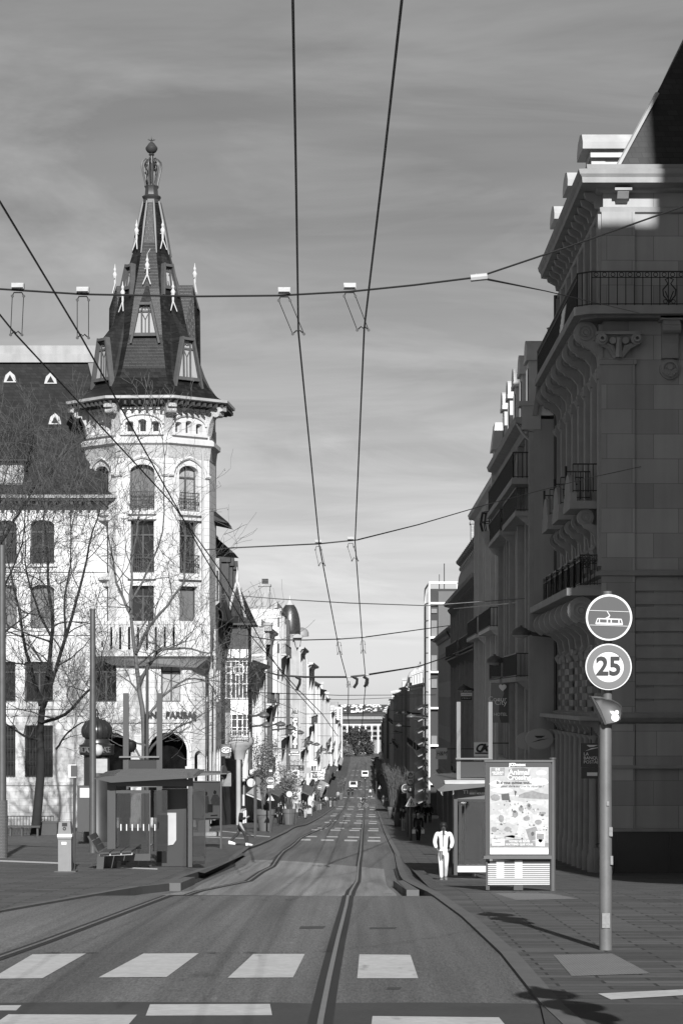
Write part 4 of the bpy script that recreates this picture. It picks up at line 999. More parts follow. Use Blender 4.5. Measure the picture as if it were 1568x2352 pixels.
    if roof=='mansard':
        m=MB(); pr=[(-.1,zt+.1),(-.4,zt+rh*.8),(-.6,zt+rh)] if steep else [(-.3,zt+.1),(-1.2,zt+rh*.8),(-2.0,zt+rh)]
        pr+=[(-back+.2,zt+rh),(-back+.2,zt+.1)]; _=[(0,0),(-back+.2,zt+rh),(-back+.2,zt+.1)]
        m.prism([(xo(p),D0+.05,q) for p,q in pr],(0,W-.1,0)); m.build('roof',rmat,o)
        for i in range(dorm):
            d=lerp(D0+1.3,D1-1.3,i/max(1,dorm-1)); m=MB(); x0,x1=sorted((xo(-.05),xo(-1.6))); m.box(x0,x1,d-.6,d+.6,zt+.1,zt+rh*.62)
            m.prism([(xo(.12),d-.75,zt+rh*.62),(xo(.12),d+.75,zt+rh*.62),(xo(.12),d,zt+rh*.62+.6)],(s*1.9,0,0)); dm=m.build('dormer',OFFW if dorm>2 else ZINC,o)
            m=MB(); m.box(min(xo(-.03),xo(.0)),max(xo(-.03),xo(0)),d-.4,d+.4,zt+.4,zt+rh*.55); m.build('pane',GLASS,dm)
    elif roof=='gable':
        m=MB(); pr=[(.35,zt+.0),(-back*.45,zt+rh),(-back,zt+.1),(-.01,zt+.1)]
        m.prism([(xo(p),D0-.15,q) for p,q in pr],(0,W+.1,0)); m.build('roof',rmat,o)
    elif roof=='flat':
        m=MB(); m.box(min(xo(-.2),xo(-.5)),max(xo(-.2),xo(-.5)),D0,D1,zt+.1,zt+.8); m.build('parapet',court,o)
    for i in range(chim):
        d=lerp(D0+.6,D1-.6,rnd.random() if i else .05); m=MB(); c=xo(-2.6-rnd.random()*1.5); h=zt+rh+1.4+rnd.random(); m.box(c-.35,c+.35,d-.6,d+.6,zt,h); m.box(c-.42,c+.42,d-.67,d+.67,h,h+.18); ch=m.build('chimney',rnd.choice((WEATH,BRICK)),o)
        m=MB(); 
        for j in(-1,0,1): m.lathe([(.13,h+.18),(.1,h+.65)],(c,d+j*.38,0),6)
        m.build('chimney_pot',LEAD,ch)
    m=MB(); m.tube([(xo(corn*.9+.05),D0+.35,zt-.1),(xo(corn*.6),D0+.35,zt-.55),(xo(.14),D0+.35,zt-.9),(xo(.14),D0+.35,G)],.07,5); m.build('downpipe',rnd.choice((ZINC,ZINCD,LEAD)),o)
    return o,G,xo
PARTY=mat('party_wall_render',.47,.9,.2,var=.15,vs=.4,streak=.25)
# ---- right row
X2=-0
o,G,xo=house('mansard_house','narrow dark house with a bright zinc mansard and round-headed dormers',1,102.6,125,7.35,ZZ(968,103.5),'none',RENDER2,4,3.2,(1,3),True,True,corn=.75,chim=0,style=('',),court=BANKP,pane=False)
zt=ZZ(965,103.5)
m=MB(); pr=[(-.25,zt+.1),(-.62,zt+3.3),(-1.5,zt+3.7),(-3.2,zt+4.1),(-9,zt+4.1),(-9,zt+.1)]
m.prism([(xo(p),102.62,q) for p,q in pr],(0,22.3,0)); m.build('mansard_roof',mat('sunlit_zinc',.62,.5,.5,var=.12,streak=.15),o)  # zinc lightened so its colour stands in for sunlight
m=MB(); m.prism([(xo(p),102.45,q) for p,q in ((.05,zt+.1),(-.15,zt+.1),(-.5,zt+3.2),(-1.4,zt+3.75),(-3.1,zt+4.3),(-3.1,zt+4.1),(-1.4,zt+3.6),(-.35,zt+3.2))],(0,.3,0)); m.build('roof_verge',ZINCD,o)
for i in range(5):
    d=104.6+i*4.4; m=MB(); x0,x1=xo(.12),xo(-.9); m.box(x0,x1,d-.75,d+.75,zt+.1,zt+2.6); m.box(x0-.12,x1,d-.95,d+.95,zt+2.6,zt+2.8)
    m.prism([(x0-.1,d-.9*cos(PI*t/10),zt+2.8+.75*sin(PI*t/10)) for t in range(11)],(1.2,0,0)); dm=m.build('dormer',OFFW,o); m=MB(); m.box(x0-.04,x0-.005,d-.5,d+.5,zt+.5,zt+2.3); m.build('pane',GLASS,dm)
m=MB(); m.lathe([(.28,zt+3.8),(.28,zt+4.9),(.36,zt+4.95),(.2,zt+5.1),(.18,zt+5.9),(.28,zt+5.95),(.28,zt+6.15)],(xo(-1.95),103.3,0),10); m.build('chimney',RENDER,o)
m=MB(); m.lathe([(.25,zt+3.3),(.25,zt+4.0),(.3,zt+4.05)],(xo(-.95),104.2,0),10); m.build('chimney_pot',ZINCD,o)
m=MB(); m.box(xo(.5),xo(-.3),102.55,103.4,zt-.5,zt+.5); m.box(xo(.62),xo(-.3),102.5,103.5,zt+.5,zt+.7); m.build('parapet_block',RENDER,o)
m=MB(); railing(m,(xo(.78),104,ZZ(1098,104)),(xo(.78),124,ZZ(1098,104)),1.1,.3,.035); railing(m,(xo(.78),104,ZZ(1098,104)),(xo(0),104,ZZ(1098,104)),1.1,.16,.035); m.build('railing',IRON,o)
m=MB(); m.box(xo(.85),xo(.003),103.9,124.2,ZZ(1112,104),ZZ(1098,104)); m.build('balcony',BANKP,o)
o,G,xo=house('ornate_house','pale carved house with a pedimented stone dormer and bowed iron balcony',1,125.3,153,7.45,ZZ(1098,126),'none',RENDER,4,3.0,(2,),True,True,corn=.6,chim=0,court=STONEP)
zt=ZZ(1098,126)
m=MB(); m.prism([(xo(p),125.4,q) for p,q in ((-.3,zt+.1),(-1.2,zt+2.6),(-8,zt+2.8),(-8,zt+.1))],(0,27,0)); m.build('roof',ZINC,o)
m=MB(); zz=zt; x0=xo(.5); m.box(x0,x0+1.1,125.4,126.9,zz+.1,zz+1.4); m.prism([(x0-.15,125.2,zz+1.4),(x0+1.3,125.2,zz+1.4),(x0+1.15,125.6,zz+2.85),(x0+.05,125.6,zz+2.85)],(0,2.0,0)); m.box(x0-.15,x0+.3,125.3,125.8,zz-.9,zz+.2); m.build('dormer',ZINC,o)
m=MB(); c=Vector((xo(.25),125.0,ZZ(1222,125))); m.lathe([(.05,-1.3),(.35,-1.1),(.75,-.6),(.95,-.15),(1.0,0)],c,14); bb=m.build('bowed_balcony',BANKP,o,smooth=True)
m=MB()
for k in range(18): 
    a=2*PI*k/18; q=c+Vector((.92*cos(a),.92*sin(a),0)); m.tube([q,q+Vector((.1*cos(a),.1*sin(a),.4)),q+Vector((0,0,1.0))],.025,4)
m.disc(c+Vector((0,0,1.0)),(0,0,1),.96,.06,18,r2=.88); m.disc(c+Vector((0,0,.5)),(0,0,1),.98,.04,18,r2=.92); m.build('railing',IRON,bb)
o,G,xo=house('crested_house','dark stone house with a crested slate roof and long bracketed cornice',1,153.4,204.5,7.9,ZZ(1320,154),'mansard',BANKP,3,2.9,(2,),True,True,corn=.8,chim=0,court=BANKP,rmat=SLATED,back=10,steep=True)
zt=ZZ(1320,154)
for i in range(24):
    d=154+i*2.1; m=MB() if i==0 else m
    if i==0:
        m.lathe([(.06,0),(.1,.15),(.04,.3),(.22,.5),(.25,.65),(.1,.8),(.02,1.05)],(0,0,0),8); RF=ghost_mesh(m,'roof_finial',LEAD); m2=MB(); m2.prism([(0,-.15,0),(-.2,-.15,.1),(-.6,-.15,.6),(-.6,-.15,.75),(0,-.15,.75)],(0,.3,0)); RB=ghost_mesh(m2,'cornice_bracket',DARKST)
    put(RF,'roof_finial',o,(xo(-.5),d,zt+2.75),0,True,(1.7,1.7,1.25)); put(RB,'cornice_bracket',o,(xo(0),d,zt-1.2)); put(RB,'balcony_bracket',o,(xo(0),d,ZZ(1480,154)-1))
m=MB(); m.box(xo(.75),xo(.003),153.6,204,ZZ(1480,154)-.25,ZZ(1480,154)); m.build('balcony',DARKST,o)
m=MB(); m.box(XX(1079,207),XX(1096,207),205.2,206.6,8,ZZ(1195,206)); m.box(XX(1077,207),XX(1098,207),205.1,206.7,ZZ(1205,206),ZZ(1199,206)); ch=m.build('chimney',BRICK,o)
for j in(-.25,.25): m=MB(); m.lathe([(.16,ZZ(1195,206)),(.14,ZZ(1186,206))],(XX(1087.5,206)+j,205.9,0),8); m.build('chimney_pot',LEAD,ch)
o,G,xo=house('low_block','low dark balustraded block between the crested house and glass tower',1,205,245,7.9,ZZ(1446,206),'flat',BANKP,3,1.0,(),False,True,corn=.6,chim=0,court=DARKST)
# glass corner tower
gz_=-hp(278,8)-.6; gt_=thing('glass_tower','slim modern glass tower with thin white floor edges and tilted sunshades','building',(8,278,gz_))
GD=277.0; zz=lambda y:ZZ(y,GD); gx0,gx1=XX(985.5,GD),XX(1056,GD)
m=MB(); m.box(gx0+.1,gx1,GD+.4,GD+30,gz_,zz(1352)); m.build('glass_body',GLASST,gt_)
for i,(y,x1) in enumerate(((1338,1056),(1385,1056),(1464,1056),(1543,1056),(1626,1056),(1712,1056),(1800,1056))):
    m=MB(); m.box(gx0-.05,XX(x1,GD),GD-.15,GD+.5,zz(y+2.6),zz(y-1.8)); m.build('floor_edge',WHITE,gt_)
m=MB(); m.bar((gx0,GD,gz_),(gx0,GD,zz(1338)),.22,.22); m.bar((XX(979,GD),GD+6,gz_),(XX(979,GD),GD+6,zz(1348)),.22,.22); m.bar((gx0,GD,zz(1338)),(XX(979,GD),GD+6,zz(1348)),.15); 
for y in (1385,1425,1464,1500,1543,1590,1626,1670,1712,1760): m.bar((gx0-.05,GD,zz(y)),(XX(979,GD),GD+6,zz(y)+.1),.12)
m.build('steel_frame',OFFW,gt_)
m=MB(); m.bar((XX(1051,GD),GD-.1,zz(1470)),(XX(1051,GD),GD-.1,zz(1338)),.3,.1); m.build('frame_post',WHITE,gt_)
m=MB(); m.box(XX(1006,GD),XX(1056,GD),GD+.1,GD+.35,gz_,zz(1358)); m.build('grey_panel',mat('tinted_panel',.1,.3,.5,var=.1),gt_)
m=MB()
for y,h in ((1398,10),(1425,38),(1505,35),(1560,20),(1690,20)): m.box(XX(990,GD),XX(1003,GD),GD+.2,GD+.38,zz(y+h),zz(y))
m.build('blind_panel',mat('blind_panel',.15,.5,.4,var=.2),gt_)
m=MB(); m.box(XX(1008,GD),XX(1010,GD),GD+1,GD+1.1,zz(1352),zz(1318)); m.tube([(XX(1021,GD),GD+2,zz(1352)),(XX(1021,GD),GD+2,zz(1292))],.05,4); m.build('mast',LEAD,gt_)
for i in range(9):
    y=1618+i*27; d=282+i*0; m=MB(); q=Vector((XX(985,282),282,ZZ(y,282))); m.prism([q+Vector((-.15,0,0)),q+Vector((-1.3,0,-.55)),q+Vector((-1.25,0,-.65)),q+Vector((-.1,0,-.1))],(0,22,0)); m.build('sunshade',ZINCD,gt_)
RIGHT=[('mansard_house','pale house with white dormers just beyond the glass tower',308,398,8.2,1570,'mansard',RENDER,3.0,6,(1,)),
('town_house','grey house with a small white roof dome beyond the dormered house',399,474,8.0,1577,'mansard',RENDER3,2.5,2,()),
('town_house','buff house with dark balcony on the right-hand row, halfway down',475,560,8.1,1593,'gable',RENDER2,2.5,0,(1,)),
('town_house','weathered pale house before the pyramid-roofed tower house',561,640,8.3,1606,'mansard',WEATH,2.5,3,(2,)),
('town_house','dull grey-fronted narrow house beside the pyramid-roofed tower house',641,722,8.6,1622,'gable',RENDER3,2.2,0,()),
('tower_house','white house crowned by a square tower with a black pyramid roof',723,800,8.3,1640,'mansard',RENDER,2.2,2,()),
('town_house','pale house behind the pyramid tower with a bright gable end',801,900,8.6,1650,'gable',RENDER,2.2,0,(1,)),
('town_house','buff house near the lower end of the right-hand row',901,1000,8.8,1662,'mansard',RENDER2,2.0,2,()),
('town_house','last grey house on the right before the square',1001,1100,9.6,1668,'gable',WEATH,2.0,0,())]
for nm,lab,a,b,x,yt,rf,wm_,rh,dm,bl in RIGHT:
    zt=ZZ(yt,a); jit=rnd.uniform(-.25,.25)
    o,G,xo=house(nm,lab,1,a,b-.4,x+jit,zt,rf,wm_,3,rh,bl,True,True,awn=rnd.random()<.6,corn=.6,chim=2,dorm=dm,court=rnd.choice((STONEP,BANKP)),style=('',),back=12,bays=2)
    if nm=='tower_house':
        m=MB(); q=(XX(892,724),XX(921,724)); m.box(q[0],q[1],722.4,726,zt-3,ZZ(1611,724)); m.box(q[0]-.25,q[1]+.25,722.2,726.2,ZZ(1612,724),ZZ(1609.5,724)); t_=m.build('square_tower',RENDER,o)
        m=MB(); m.add([(q[0]-.2,722.2,ZZ(1609.5,724)),(q[1]+.2,722.2,ZZ(1609.5,724)),(q[1]+.2,726.2,ZZ(1609.5,724)),(q[0]-.2,726.2,ZZ(1609.5,724)),((q[0]+q[1])/2,724.2,ZZ(1598,724))],[(0,1,4),(1,2,4),(2,3,4),(3,0,4)]); m.build('pyramid_roof',BLACK,t_)
        m=MB(); c=(q[0]+q[1])/2; m.box(c-.45,c+.45,722.3,722.39,ZZ(1626,724),ZZ(1619,724)); m.build('tower_window',GLASS,t_)
    if 'white roof dome' in lab:
        m=MB(); c=(xo(-.9),402,zt+.1); m.lathe([(1.3,0),(1.35,.8),(1.25,1.5),(.95,2.2),(.4,2.7),(.1,2.9),(.03,3.5)],c,14); m.build('roof_dome',OFFW,o,smooth=True)
# ---- left row
# half-timbered house with a bow window
hb=thing('timbered_house','half-timbered house with a white lattice bow window and steep pointed roof','building',(-9.6,166,-9)); HD=172.0; z=lambda y:ZZ(y,HD); X_=lambda x:XX(x,HD)
m=MB(); wall(m,(-9.6,165.6),(1,0),22,-10,z(1432),[(9.2+i*4,10.6+i*4,z(1690),z(1630)) for i in range(3)]+[(9.2+i*4,10.6+i*4,z(1560),z(1500)) for i in range(3)],.3)
m.poly([(-9.6,165.6,-10),(-22,165.6,-10),(-22,165.6,z(1432)),(-9.6,165.6,z(1432))]); m.poly([(-9.6,187.6,-10),(-22,187.6,-10),(-22,187.6,z(1432)),(-9.6,187.6,z(1432))]); m.build('wall',WOOD,hb)
m=MB(); m.prism([(-9.0,165.5,z(1432)),(-10.3,165.5,z(1285)),(-12,165.5,z(1270)),(-20,165.5,z(1432))],(0,22,0)); m.build('roof',SLATED,hb)
m=MB(); m.prism([(-9.05,165.3,z(1432)),(-9.35,165.3,z(1432)),(-10.5,165.3,z(1285)),(-10.2,165.3,z(1285))],(0,.25,0)); m.box(-12.2,-10.0,165.3,165.9,z(1290),z(1262)); m.lathe([(.5,z(1262)),(.15,z(1235)),(.06,z(1205))],(-11.6,165.6,0),8);m.lathe([(.5,z(1262)),(.15,z(1235)),(.06,z(1205))],(-10.3,165.6,0),8); m.build('roof_verge',OFFW,hb)
for i in range(3):
    d=172+i*5; m=MB(); m.box(-10.4,-9.3,d-.6,d+.6,z(1400),z(1292)); m.prism([(-9.2,d-.8,z(1292)),(-9.2,d+.8,z(1292)),(-9.2,d,z(1270))],(-1.5,0,0)); m.build('dormer',WOODD,hb)
x0,x1=X_(511),X_(570); fx=[x0,X_(530),X_(566),x1]
m=MB(); m.box(x0,X_(529),HD,HD+5,z(1742),z(1437)); m.box(X_(529),x1,HD+.02,HD+5,z(1690),z(1437)); bay_=m.build('bow_window',WOODD,hb)
m=MB()
m.box(x0,x1,HD-.03,HD,z(1512),z(1489)); m.build('white_panel',WHITE,bay_); m=MB(); m.box(X_(530),x1,HD-.04,HD,z(1640),z(1607)); m.build('white_panel',WHITE,bay_)
m=MB()
for xx in(511,529,549,566): m.box(X_(xx),X_(xx+2.6),HD-.09,HD,z(1512),z(1437))
for y in(1437,1487,1513): m.box(x0,x1,HD-.1,HD,z(y+3),z(y-2))
m.build('timber_frame',WOOD,bay_)
m=MB()
for xx in(512,519,529,531.5,541,549,557,566): m.box(X_(xx),X_(xx+1.6),HD-.08,HD,z(1605),z(1517))
for y in(1518,1531,1545,1570,1603): m.box(x0,x1,HD-.085,HD,z(y+1.6),z(y))
m.disc((X_(549),HD-.06,z(1538)),(0,1,0),.42,.06,16,r2=.34)
for xx in(531,544,556,566): m.box(X_(xx),X_(xx+2.2),HD-.08,HD,z(1692),z(1640))
for y in(1640,1652,1670,1690): m.box(X_(530),x1,HD-.085,HD,z(y+1.6),z(y))
m.build('lattice',WHITE,bay_)
m=MB()
for xx in range(512,530,3): m.box(X_(xx),X_(xx+1.1),HD-.06,HD,z(1740),z(1637))
m.build('glazing_bars',OFFW,bay_)
m=MB(); c=(X_(549),HD+.6,0); m.lathe([(.35,z(1745)),(.5,z(1725)),(.95,z(1712)),(1.05,z(1703)),(1.0,z(1694))],c,12,sy=.8); m.build('corbel',WEATH,bay_,smooth=True)
m=MB(); railing(m,(X_(529),HD-.45,z(1698)),(X_(572),HD-.45,z(1698)),.62,.16,.035); railing(m,(X_(572),HD-.45,z(1698)),(X_(572),HD+2,z(1698)),.62,.16,.035); m.build('railing',OFFW,bay_)
m=MB(); zz1=z(1432); m.add([(x0-.3,HD-.4,zz1),(x1+.45,HD-.4,zz1),(x1+.45,HD+5,zz1),(x0-.3,HD+5,zz1),(X_(528),HD+1.0,z(1415)),(X_(552),HD+1.0,z(1412)),(X_(541),HD+2.4,z(1332))],[(0,1,5,4),(1,2,6,5),(4,5,6),(0,4,6,3),(2,3,6)]); pr_=m.build('pointed_roof',SLATED,hb)
m=MB(); m.bar((X_(520),HD+.7,z(1420)),(X_(540),HD+2.2,z(1335)),.14); m.bar((X_(562),HD+.7,z(1418)),(X_(542),HD+2.2,z(1335)),.14); m.lathe([(.1,z(1340)),(.14,z(1325)),(.06,z(1312)),(.02,z(1298))],(X_(541),HD+2.3,0),6); m.build('barge_board',OFFW,pr_)
m=MB(); m.box(x0-.35,x1+.5,HD-.5,HD+5,zz1-.12,zz1+.02); m.build('eaves',WOODD,pr_)
m=MB(); m.tube([(X_(547),HD+.5,-9.4),(X_(547),HD+.5,z(1745))],.17,8); m.build('column',WEATH,hb)
m=MB(); m.box(-10.4,-9.62,165.7,187,-9.4,z(1760)); m.build('shopfront',BLACK,hb)
LEFT=[('low_house','low house with a deep gutter next to the half-timbered house',188.2,227,-9.2,1517,'gable',RENDER2,1.6,0,(),.75,BRICK,1),
('brick_house','pale brick house with a corniced party wall and stone brackets',229,254,-9.15,1441,'flat',RENDER,1,0,(2,),.55,BRICK,0),
('white_house','tall house with a broad blank white party wall below the big chimney',255,276,-8.55,1399,'flat',RENDER,1,0,(1,3),.25,RENDER,0),
('domed_house','house topped by a dark egg-shaped dome with a small finial',301,329,-7.6,1487,'none',WEATH,1,0,(1,),.6,WEATH,0),
('town_house','mottled pale house with a dark bracketed eave beyond the egg dome',330,376,-7.35,1523,'gable',RENDER,1.5,0,(2,),.9,WEATH,1),
('town_house','plain rendered house with a slim roof mast',377,440,-7.55,1567,'gable',RENDER2,1.2,0,(1,),.4,RENDER,1),
('town_house','buff house with white gable halfway down the left-hand row',441,540,-8.2,1582,'mansard',RENDER2,2.2,2,(),.7,RENDER,2),
('town_house','grey house with long balconies before the striped dome',541,672,-8.7,1605,'mansard',RENDER3,2.0,3,(1,),.5,WEATH,2),
('dome_house','corner house with a dark ribbed dome and lantern finial',674,740,-8.3,1634,'none',RENDER,1.5,0,(1,),.7,RENDER,0),
('town_house','grey-roofed house beyond the ribbed dome',741,830,-8.9,1640,'mansard',WEATH,3.0,3,(),.5,RENDER,1),
('town_house','bright-fronted house towards the far end of the left-hand row',831,930,-7.9,1662,'gable',RENDER,2.2,0,(1,),.6,RENDER,2),
('town_house','small buff house before the white slab block',931,1050,-8.5,1672,'gable',RENDER2,2.2,0,(),.5,RENDER,1)]
for nm,lab,a,b,x,yt,rf,wm_,rh,dm,bl,cn,fr_,ch in LEFT:
    zt=ZZ(yt,a)
    o,G,xo=house(nm,lab,-1,a,b-.4,x,zt,rf,wm_,4 if a<400 else 3,rh,bl,True,True,awn=rnd.random()<.6,corn=cn,chim=ch,dorm=dm,court=rnd.choice((STONEP,RENDER)),front=fr_,back=12,bays=2+int((b-a)>60))
    if nm=='brick_house':
        m=MB(); m.box(XX(607,a),XX(624,a),a-.25,a+2,ZZ(1449,a),ZZ(1432,a)); m.box(XX(606,a),XX(625,a),a-.35,a+2.1,ZZ(1436,a),ZZ(1430,a)); m.lathe([(.28,ZZ(1480,a)),(.3,ZZ(1470,a)),(.18,ZZ(1465,a)),(.2,ZZ(1452,a)),(.3,ZZ(1449,a))],(XX(615,a),a+.3,0),8); m.build('gate_pier',BANKP,o)
        m=MB(); m.box(XX(560,a),XX(609,a),a-.1,a-.003,ZZ(1508,a),ZZ(1502,a)); m.build('string_course',STONEP,o)
    if nm=='white_house':
        m=MB(); x0,x1=XX(595,256),XX(620,256); m.box(x0,x1,a+.5,a+2.2,zt,ZZ(1343,a)); m.box(x0-.1,x1+.1,a+.4,a+2.3,ZZ(1346,a),ZZ(1341,a)); c=m.build('chimney_stack',WEATH,o)
        m=MB()
        for k in range(4): m.box(x0+.3,x1-.2,a+.7,a+2.0,ZZ(1341-k*3.4,a)+.02,ZZ(1341-k*3.4-2.4,a))
        m.build('chimney_pot',LEAD,c)
        for k in range(5):
            m=MB(); m.box(XX(638,a),XX(641,a),a-.05,a-.002,ZZ(1440+k*60,a),ZZ(1418+k*60,a)); m.build('slit_window',GLASS,o)
    if nm=='domed_house':
        DD=303.; c=(XX(664.5,DD),DD+1.6,0); zz=lambda y:ZZ(y,DD); r=lambda px:px/F*DD
        m=MB(); m.lathe([(r(24),zz(1459)),(r(24.8),zz(1448)),(r(24.6),zz(1436)),(r(23),zz(1421)),(r(20),zz(1408)),(r(15.5),zz(1396)),(r(10),zz(1388)),(r(6.5),zz(1384))],c,28); m.build('egg_dome',mat('dome_slate',.035,.33,.6,var=.15,vs=3,brick=(.25,.16,.012,.6,.2),bump=.15),o,smooth='all')
        m=MB(); m.lathe([(r(11),zz(1388.5)),(r(7),zz(1384)),(r(4),zz(1379)),(r(2.2),zz(1374)),(r(1.6),zz(1371)),(r(.3),zz(1366))],c,14); m.build('dome_finial',ZINC,o,smooth=True)
        m=MB(); m.box(XX(641,DD),XX(688,DD),DD-1.5,DD+5,zt-.2,zz(1457)); m.build('dome_base',WEATH,o); m=MB(); m.box(XX(675,DD),XX(695,DD),DD-2.5,DD,zz(1466),zz(1459)); m.prism([(XX(676,DD),DD-2,zz(1466)),(XX(693,DD),DD-2,zz(1466)),(XX(689,DD),DD-2,zz(1484)),(XX(683,DD),DD-2,zz(1496))],(0,2,0)); m.build('turret_corbel',WEATH,o)
        m=MB(); m.lathe([(.9,zz(1459)),(.9,zz(1450)),(.7,zz(1443)),(.2,zz(1438))],(XX(690,DD),DD+6,0),12); m.build('small_dome',ZINCD,o,smooth=True)
    if nm=='dome_house':
        c=(XX(737,680),684,0); zz=lambda y:ZZ(y,680); r=lambda px:px/F*680
        m=MB(); m.lathe([(r(20),zz(1635)),(r(20),zz(1625)),(r(17.5),zz(1615)),(r(13),zz(1608)),(r(6),zz(1602.5)),(r(3),zz(1601))],c,24); dm_=m.build('ribbed_dome',BLACK,o,smooth='all')
        for k in range(8):
            a_=k*PI/4+.2; m=MB(); m.tube([(c[0]+rr*cos(a_),c[1]+rr*sin(a_),zq) for rr,zq in ((r(20.4),zz(1635)),(r(20.4),zz(1625)),(r(18),zz(1615)),(r(13.4),zz(1608)),(r(6.3),zz(1602.5)))],r(1.1),5); m.build('dome_rib',ZINC,dm_)
        m=MB(); m.lathe([(r(4.5),zz(1602.5)),(r(4.5),zz(1598)),(r(2),zz(1595)),(r(1),zz(1590)),(r(.2),zz(1586))],c,10); m.build('dome_lantern',OFFW,dm_)
house('link_house','low set-back house in the gap before the egg-domed house',-1,277,300,-9.3,ZZ(1640,277),'gable',RENDER2,2,1.5,chim=0)
# white slab, end block, hillside houses
ws=thing('slab_block','tall narrow white slab block at the far left end of the street','building',(XX(778,1090),1090,-28)); m=MB(); m.box(XX(768,1090),XX(786,1090),1090,1110,-29,ZZ(1624,1090)); m.build('wall',WHITE,ws)
for k in range(22):
    for j in(0,1):
        if k==0 and j==0: m=MB(); m.box(-.28,.28,-.06,0,0,.8); SW=ghost_mesh(m,'window',GLASS)
        put(SW,'window',ws,(XX(772+j*8,1090),1089.99,-26+k*.97))
m=MB(); m.box(XX(752,1095),XX(776,1095),1096,1115,-29,ZZ(1612,1095)); tag(m.build('slate_block',ZINCD),'flat grey block rising behind the white slab block','building')
eb=thing('end_block','long white office block with bands of windows closing the street','building',(XX(835,1340),1340,-30)); ED=1340.; z=lambda y:ZZ(y,ED); X_=lambda x:XX(x,ED)
m=MB(); m.box(X_(770),X_(905),ED,ED+14,-32,z(1652)); m.build('wall',RENDER3,eb)
m=MB(); m.box(X_(768),X_(907),ED-1.6,ED+15,z(1652),z(1645.5)); m.build('roof',ZINCD,eb)
m=MB(); m.box(X_(770),X_(905),ED-.5,ED-.02,z(1663),z(1653.5)); m.build('ribbon_window',GLASST,eb)
m=MB(); m.box(X_(768),X_(907),ED-1.2,ED-.02,z(1666),z(1663)); m.build('white_band',WHITE,eb)
for k in range(8):
    x=781+k*14.2; m=MB(); m.box(X_(x),X_(x+3.4),ED-1.1,ED-.02,-31,z(1666)); m.build('white_pier',WHITE,eb)
m=MB(); m.box(-.9,.9,-.08,0,0,1.55); EW=ghost_mesh(m,'window',GLASS)
for k in range(7):
    for j in range(3):
        for q in(0,1): put(EW,'window',eb,(X_(787.5+k*14.2+q*4.7),ED-.02,z(1676+j*11.5)))
HS=[]
for i in range(85):
    x=rnd.uniform(785,905); t=rnd.random(); hrD=rnd.uniform(5000,7400)
    i0=(hrD-4300)/3240; zh=-34+14.5*max(0,min(1,i0))**.8
    w=rnd.uniform(3.5,9)
    if i==0:
        m=MB(); m.box(-.5,.5,0,.8,-.6,.45); HM=ghost_mesh(m,'wall',WHITE); m=MB(); m.prism([(-.55,-.05,.45),(.55,-.05,.45),(0,-.05,.72)],(0,.9,0)); HRF=ghost_mesh(m,'roof',mat('tile_roof',.2,.8,.3,var=.2))
    h=thing('hillside_house','tiny white house among trees on the far hillside','house',(XX(x,hrD),hrD,zh),0,'white houses scattered over the far hill')
    a=put(HM,'wall',h,(0,0,0),0,False,(w,w,w*.7)); b=put(HRF,'roof',h,(0,0,0),0,False,(w,w,w*.7))
# ---------------- street furniture
def pbox(m,x0,x1,y0,y1,D,th,mi=0):
    """box whose front at depth D covers x0..x1, y0..y1 of the photo, th metres deep"""
    m.box(XX(x0,D),XX(x1,D),D,D+th,ZZ(y1,D),ZZ(y0,D),mi)
# sign post in the foreground
b=on(1390,2182); D=b.y; st=thing('sign_post','tall grey post carrying a tram sign, a 25 sign and a hooded lamp','sign post',b)
m=MB(); zc=ZZ(1668,D); m.tube([b+Vector((0,0,-.1)),(b.x,D,zc),(b.x+.02,D,zc+.02)],[15/F*D,13.5/F*D,12.6/F*D],18); m.tube([(XX(1394,D),D,zc),(XX(1394,D),D,ZZ(1358,D))],10.5/F*D,16)
m.build('post',mat('stained_post',.1,.5,.4,var=.35,vs=3,streak=.35,fine=.12,fs=30),st,smooth=True)
k=D/F; fy=D-.13
m=MB(); c=Vector((XX(1395,D),fy,ZZ(1419,D))); m.disc(c,(0,1,0),53*k,.03,48); sg=m.build('tram_sign',SIGNW,st)
m=MB(); m.disc(c+Vector((0,-.02,0)),(0,1,0),48*k,.012,48); m.build('sign_face',SIGNGREY,sg)
def spx(mb,pts,y,th=.008): mb.prism([(c.x+(px-527)/1058*180*.8167*k,y,c.z-(py-462)/1058*180*.8167*k) for px,py in pts],(0,th,0))
m=MB(); y=fy-.036
for q in ([(205,343),(848,366),(848,374),(205,351)],[(208,583),(832,603),(832,611),(208,591)],[(300,572),(305,545),(330,478),(340,472),(725,485),(735,495),(750,560),(750,585),(745,590),(310,577)],[(485,360),(500,360),(545,432),(520,478),(460,474),(505,450),(527,432)]): spx(m,q,y)
m.build('tram_pictogram',SIGNW,sg)
m=MB()
for q in ([(320,543),(340,490),(358,490),(358,543)],[(375,492),(486,496),(486,547),(375,543)],[(508,497),(550,498),(550,549),(508,547)],[(570,499),(677,502),(677,553),(570,549)],[(697,503),(718,505),(732,553),(697,553)]): spx(m,q,y-.004,.003)
m.build('tram_windows',SIGNGREY,sg)
c=Vector((XX(1394,D),fy,ZZ(1532,D)))
m=MB(); m.disc(c,(0,1,0),53*k,.03,48); sg=m.build('speed_sign',SIGNW,st)
m=MB(); m.disc(c+Vector((0,-.02,0)),(0,1,0),50*k,.012,48,r2=35*k); m.build('sign_rim',SIGNMID,sg)
m=MB(); m.text('25',(c.x,c.y-.03,c.z),58*k,ext=.006,bold=.008,sx=1.0); m.build('numerals',mat('numeral_black',.02,.5,.3,var=0),sg)
m=MB(); hp_=[(1352,1598),(1378,1600),(1403,1606),(1418,1614),(1426,1622),(1427,1640),(1425,1656),(1410,1664),(1386,1668),(1382,1655),(1372,1630),(1362,1612)]
n=9; rows_=[]
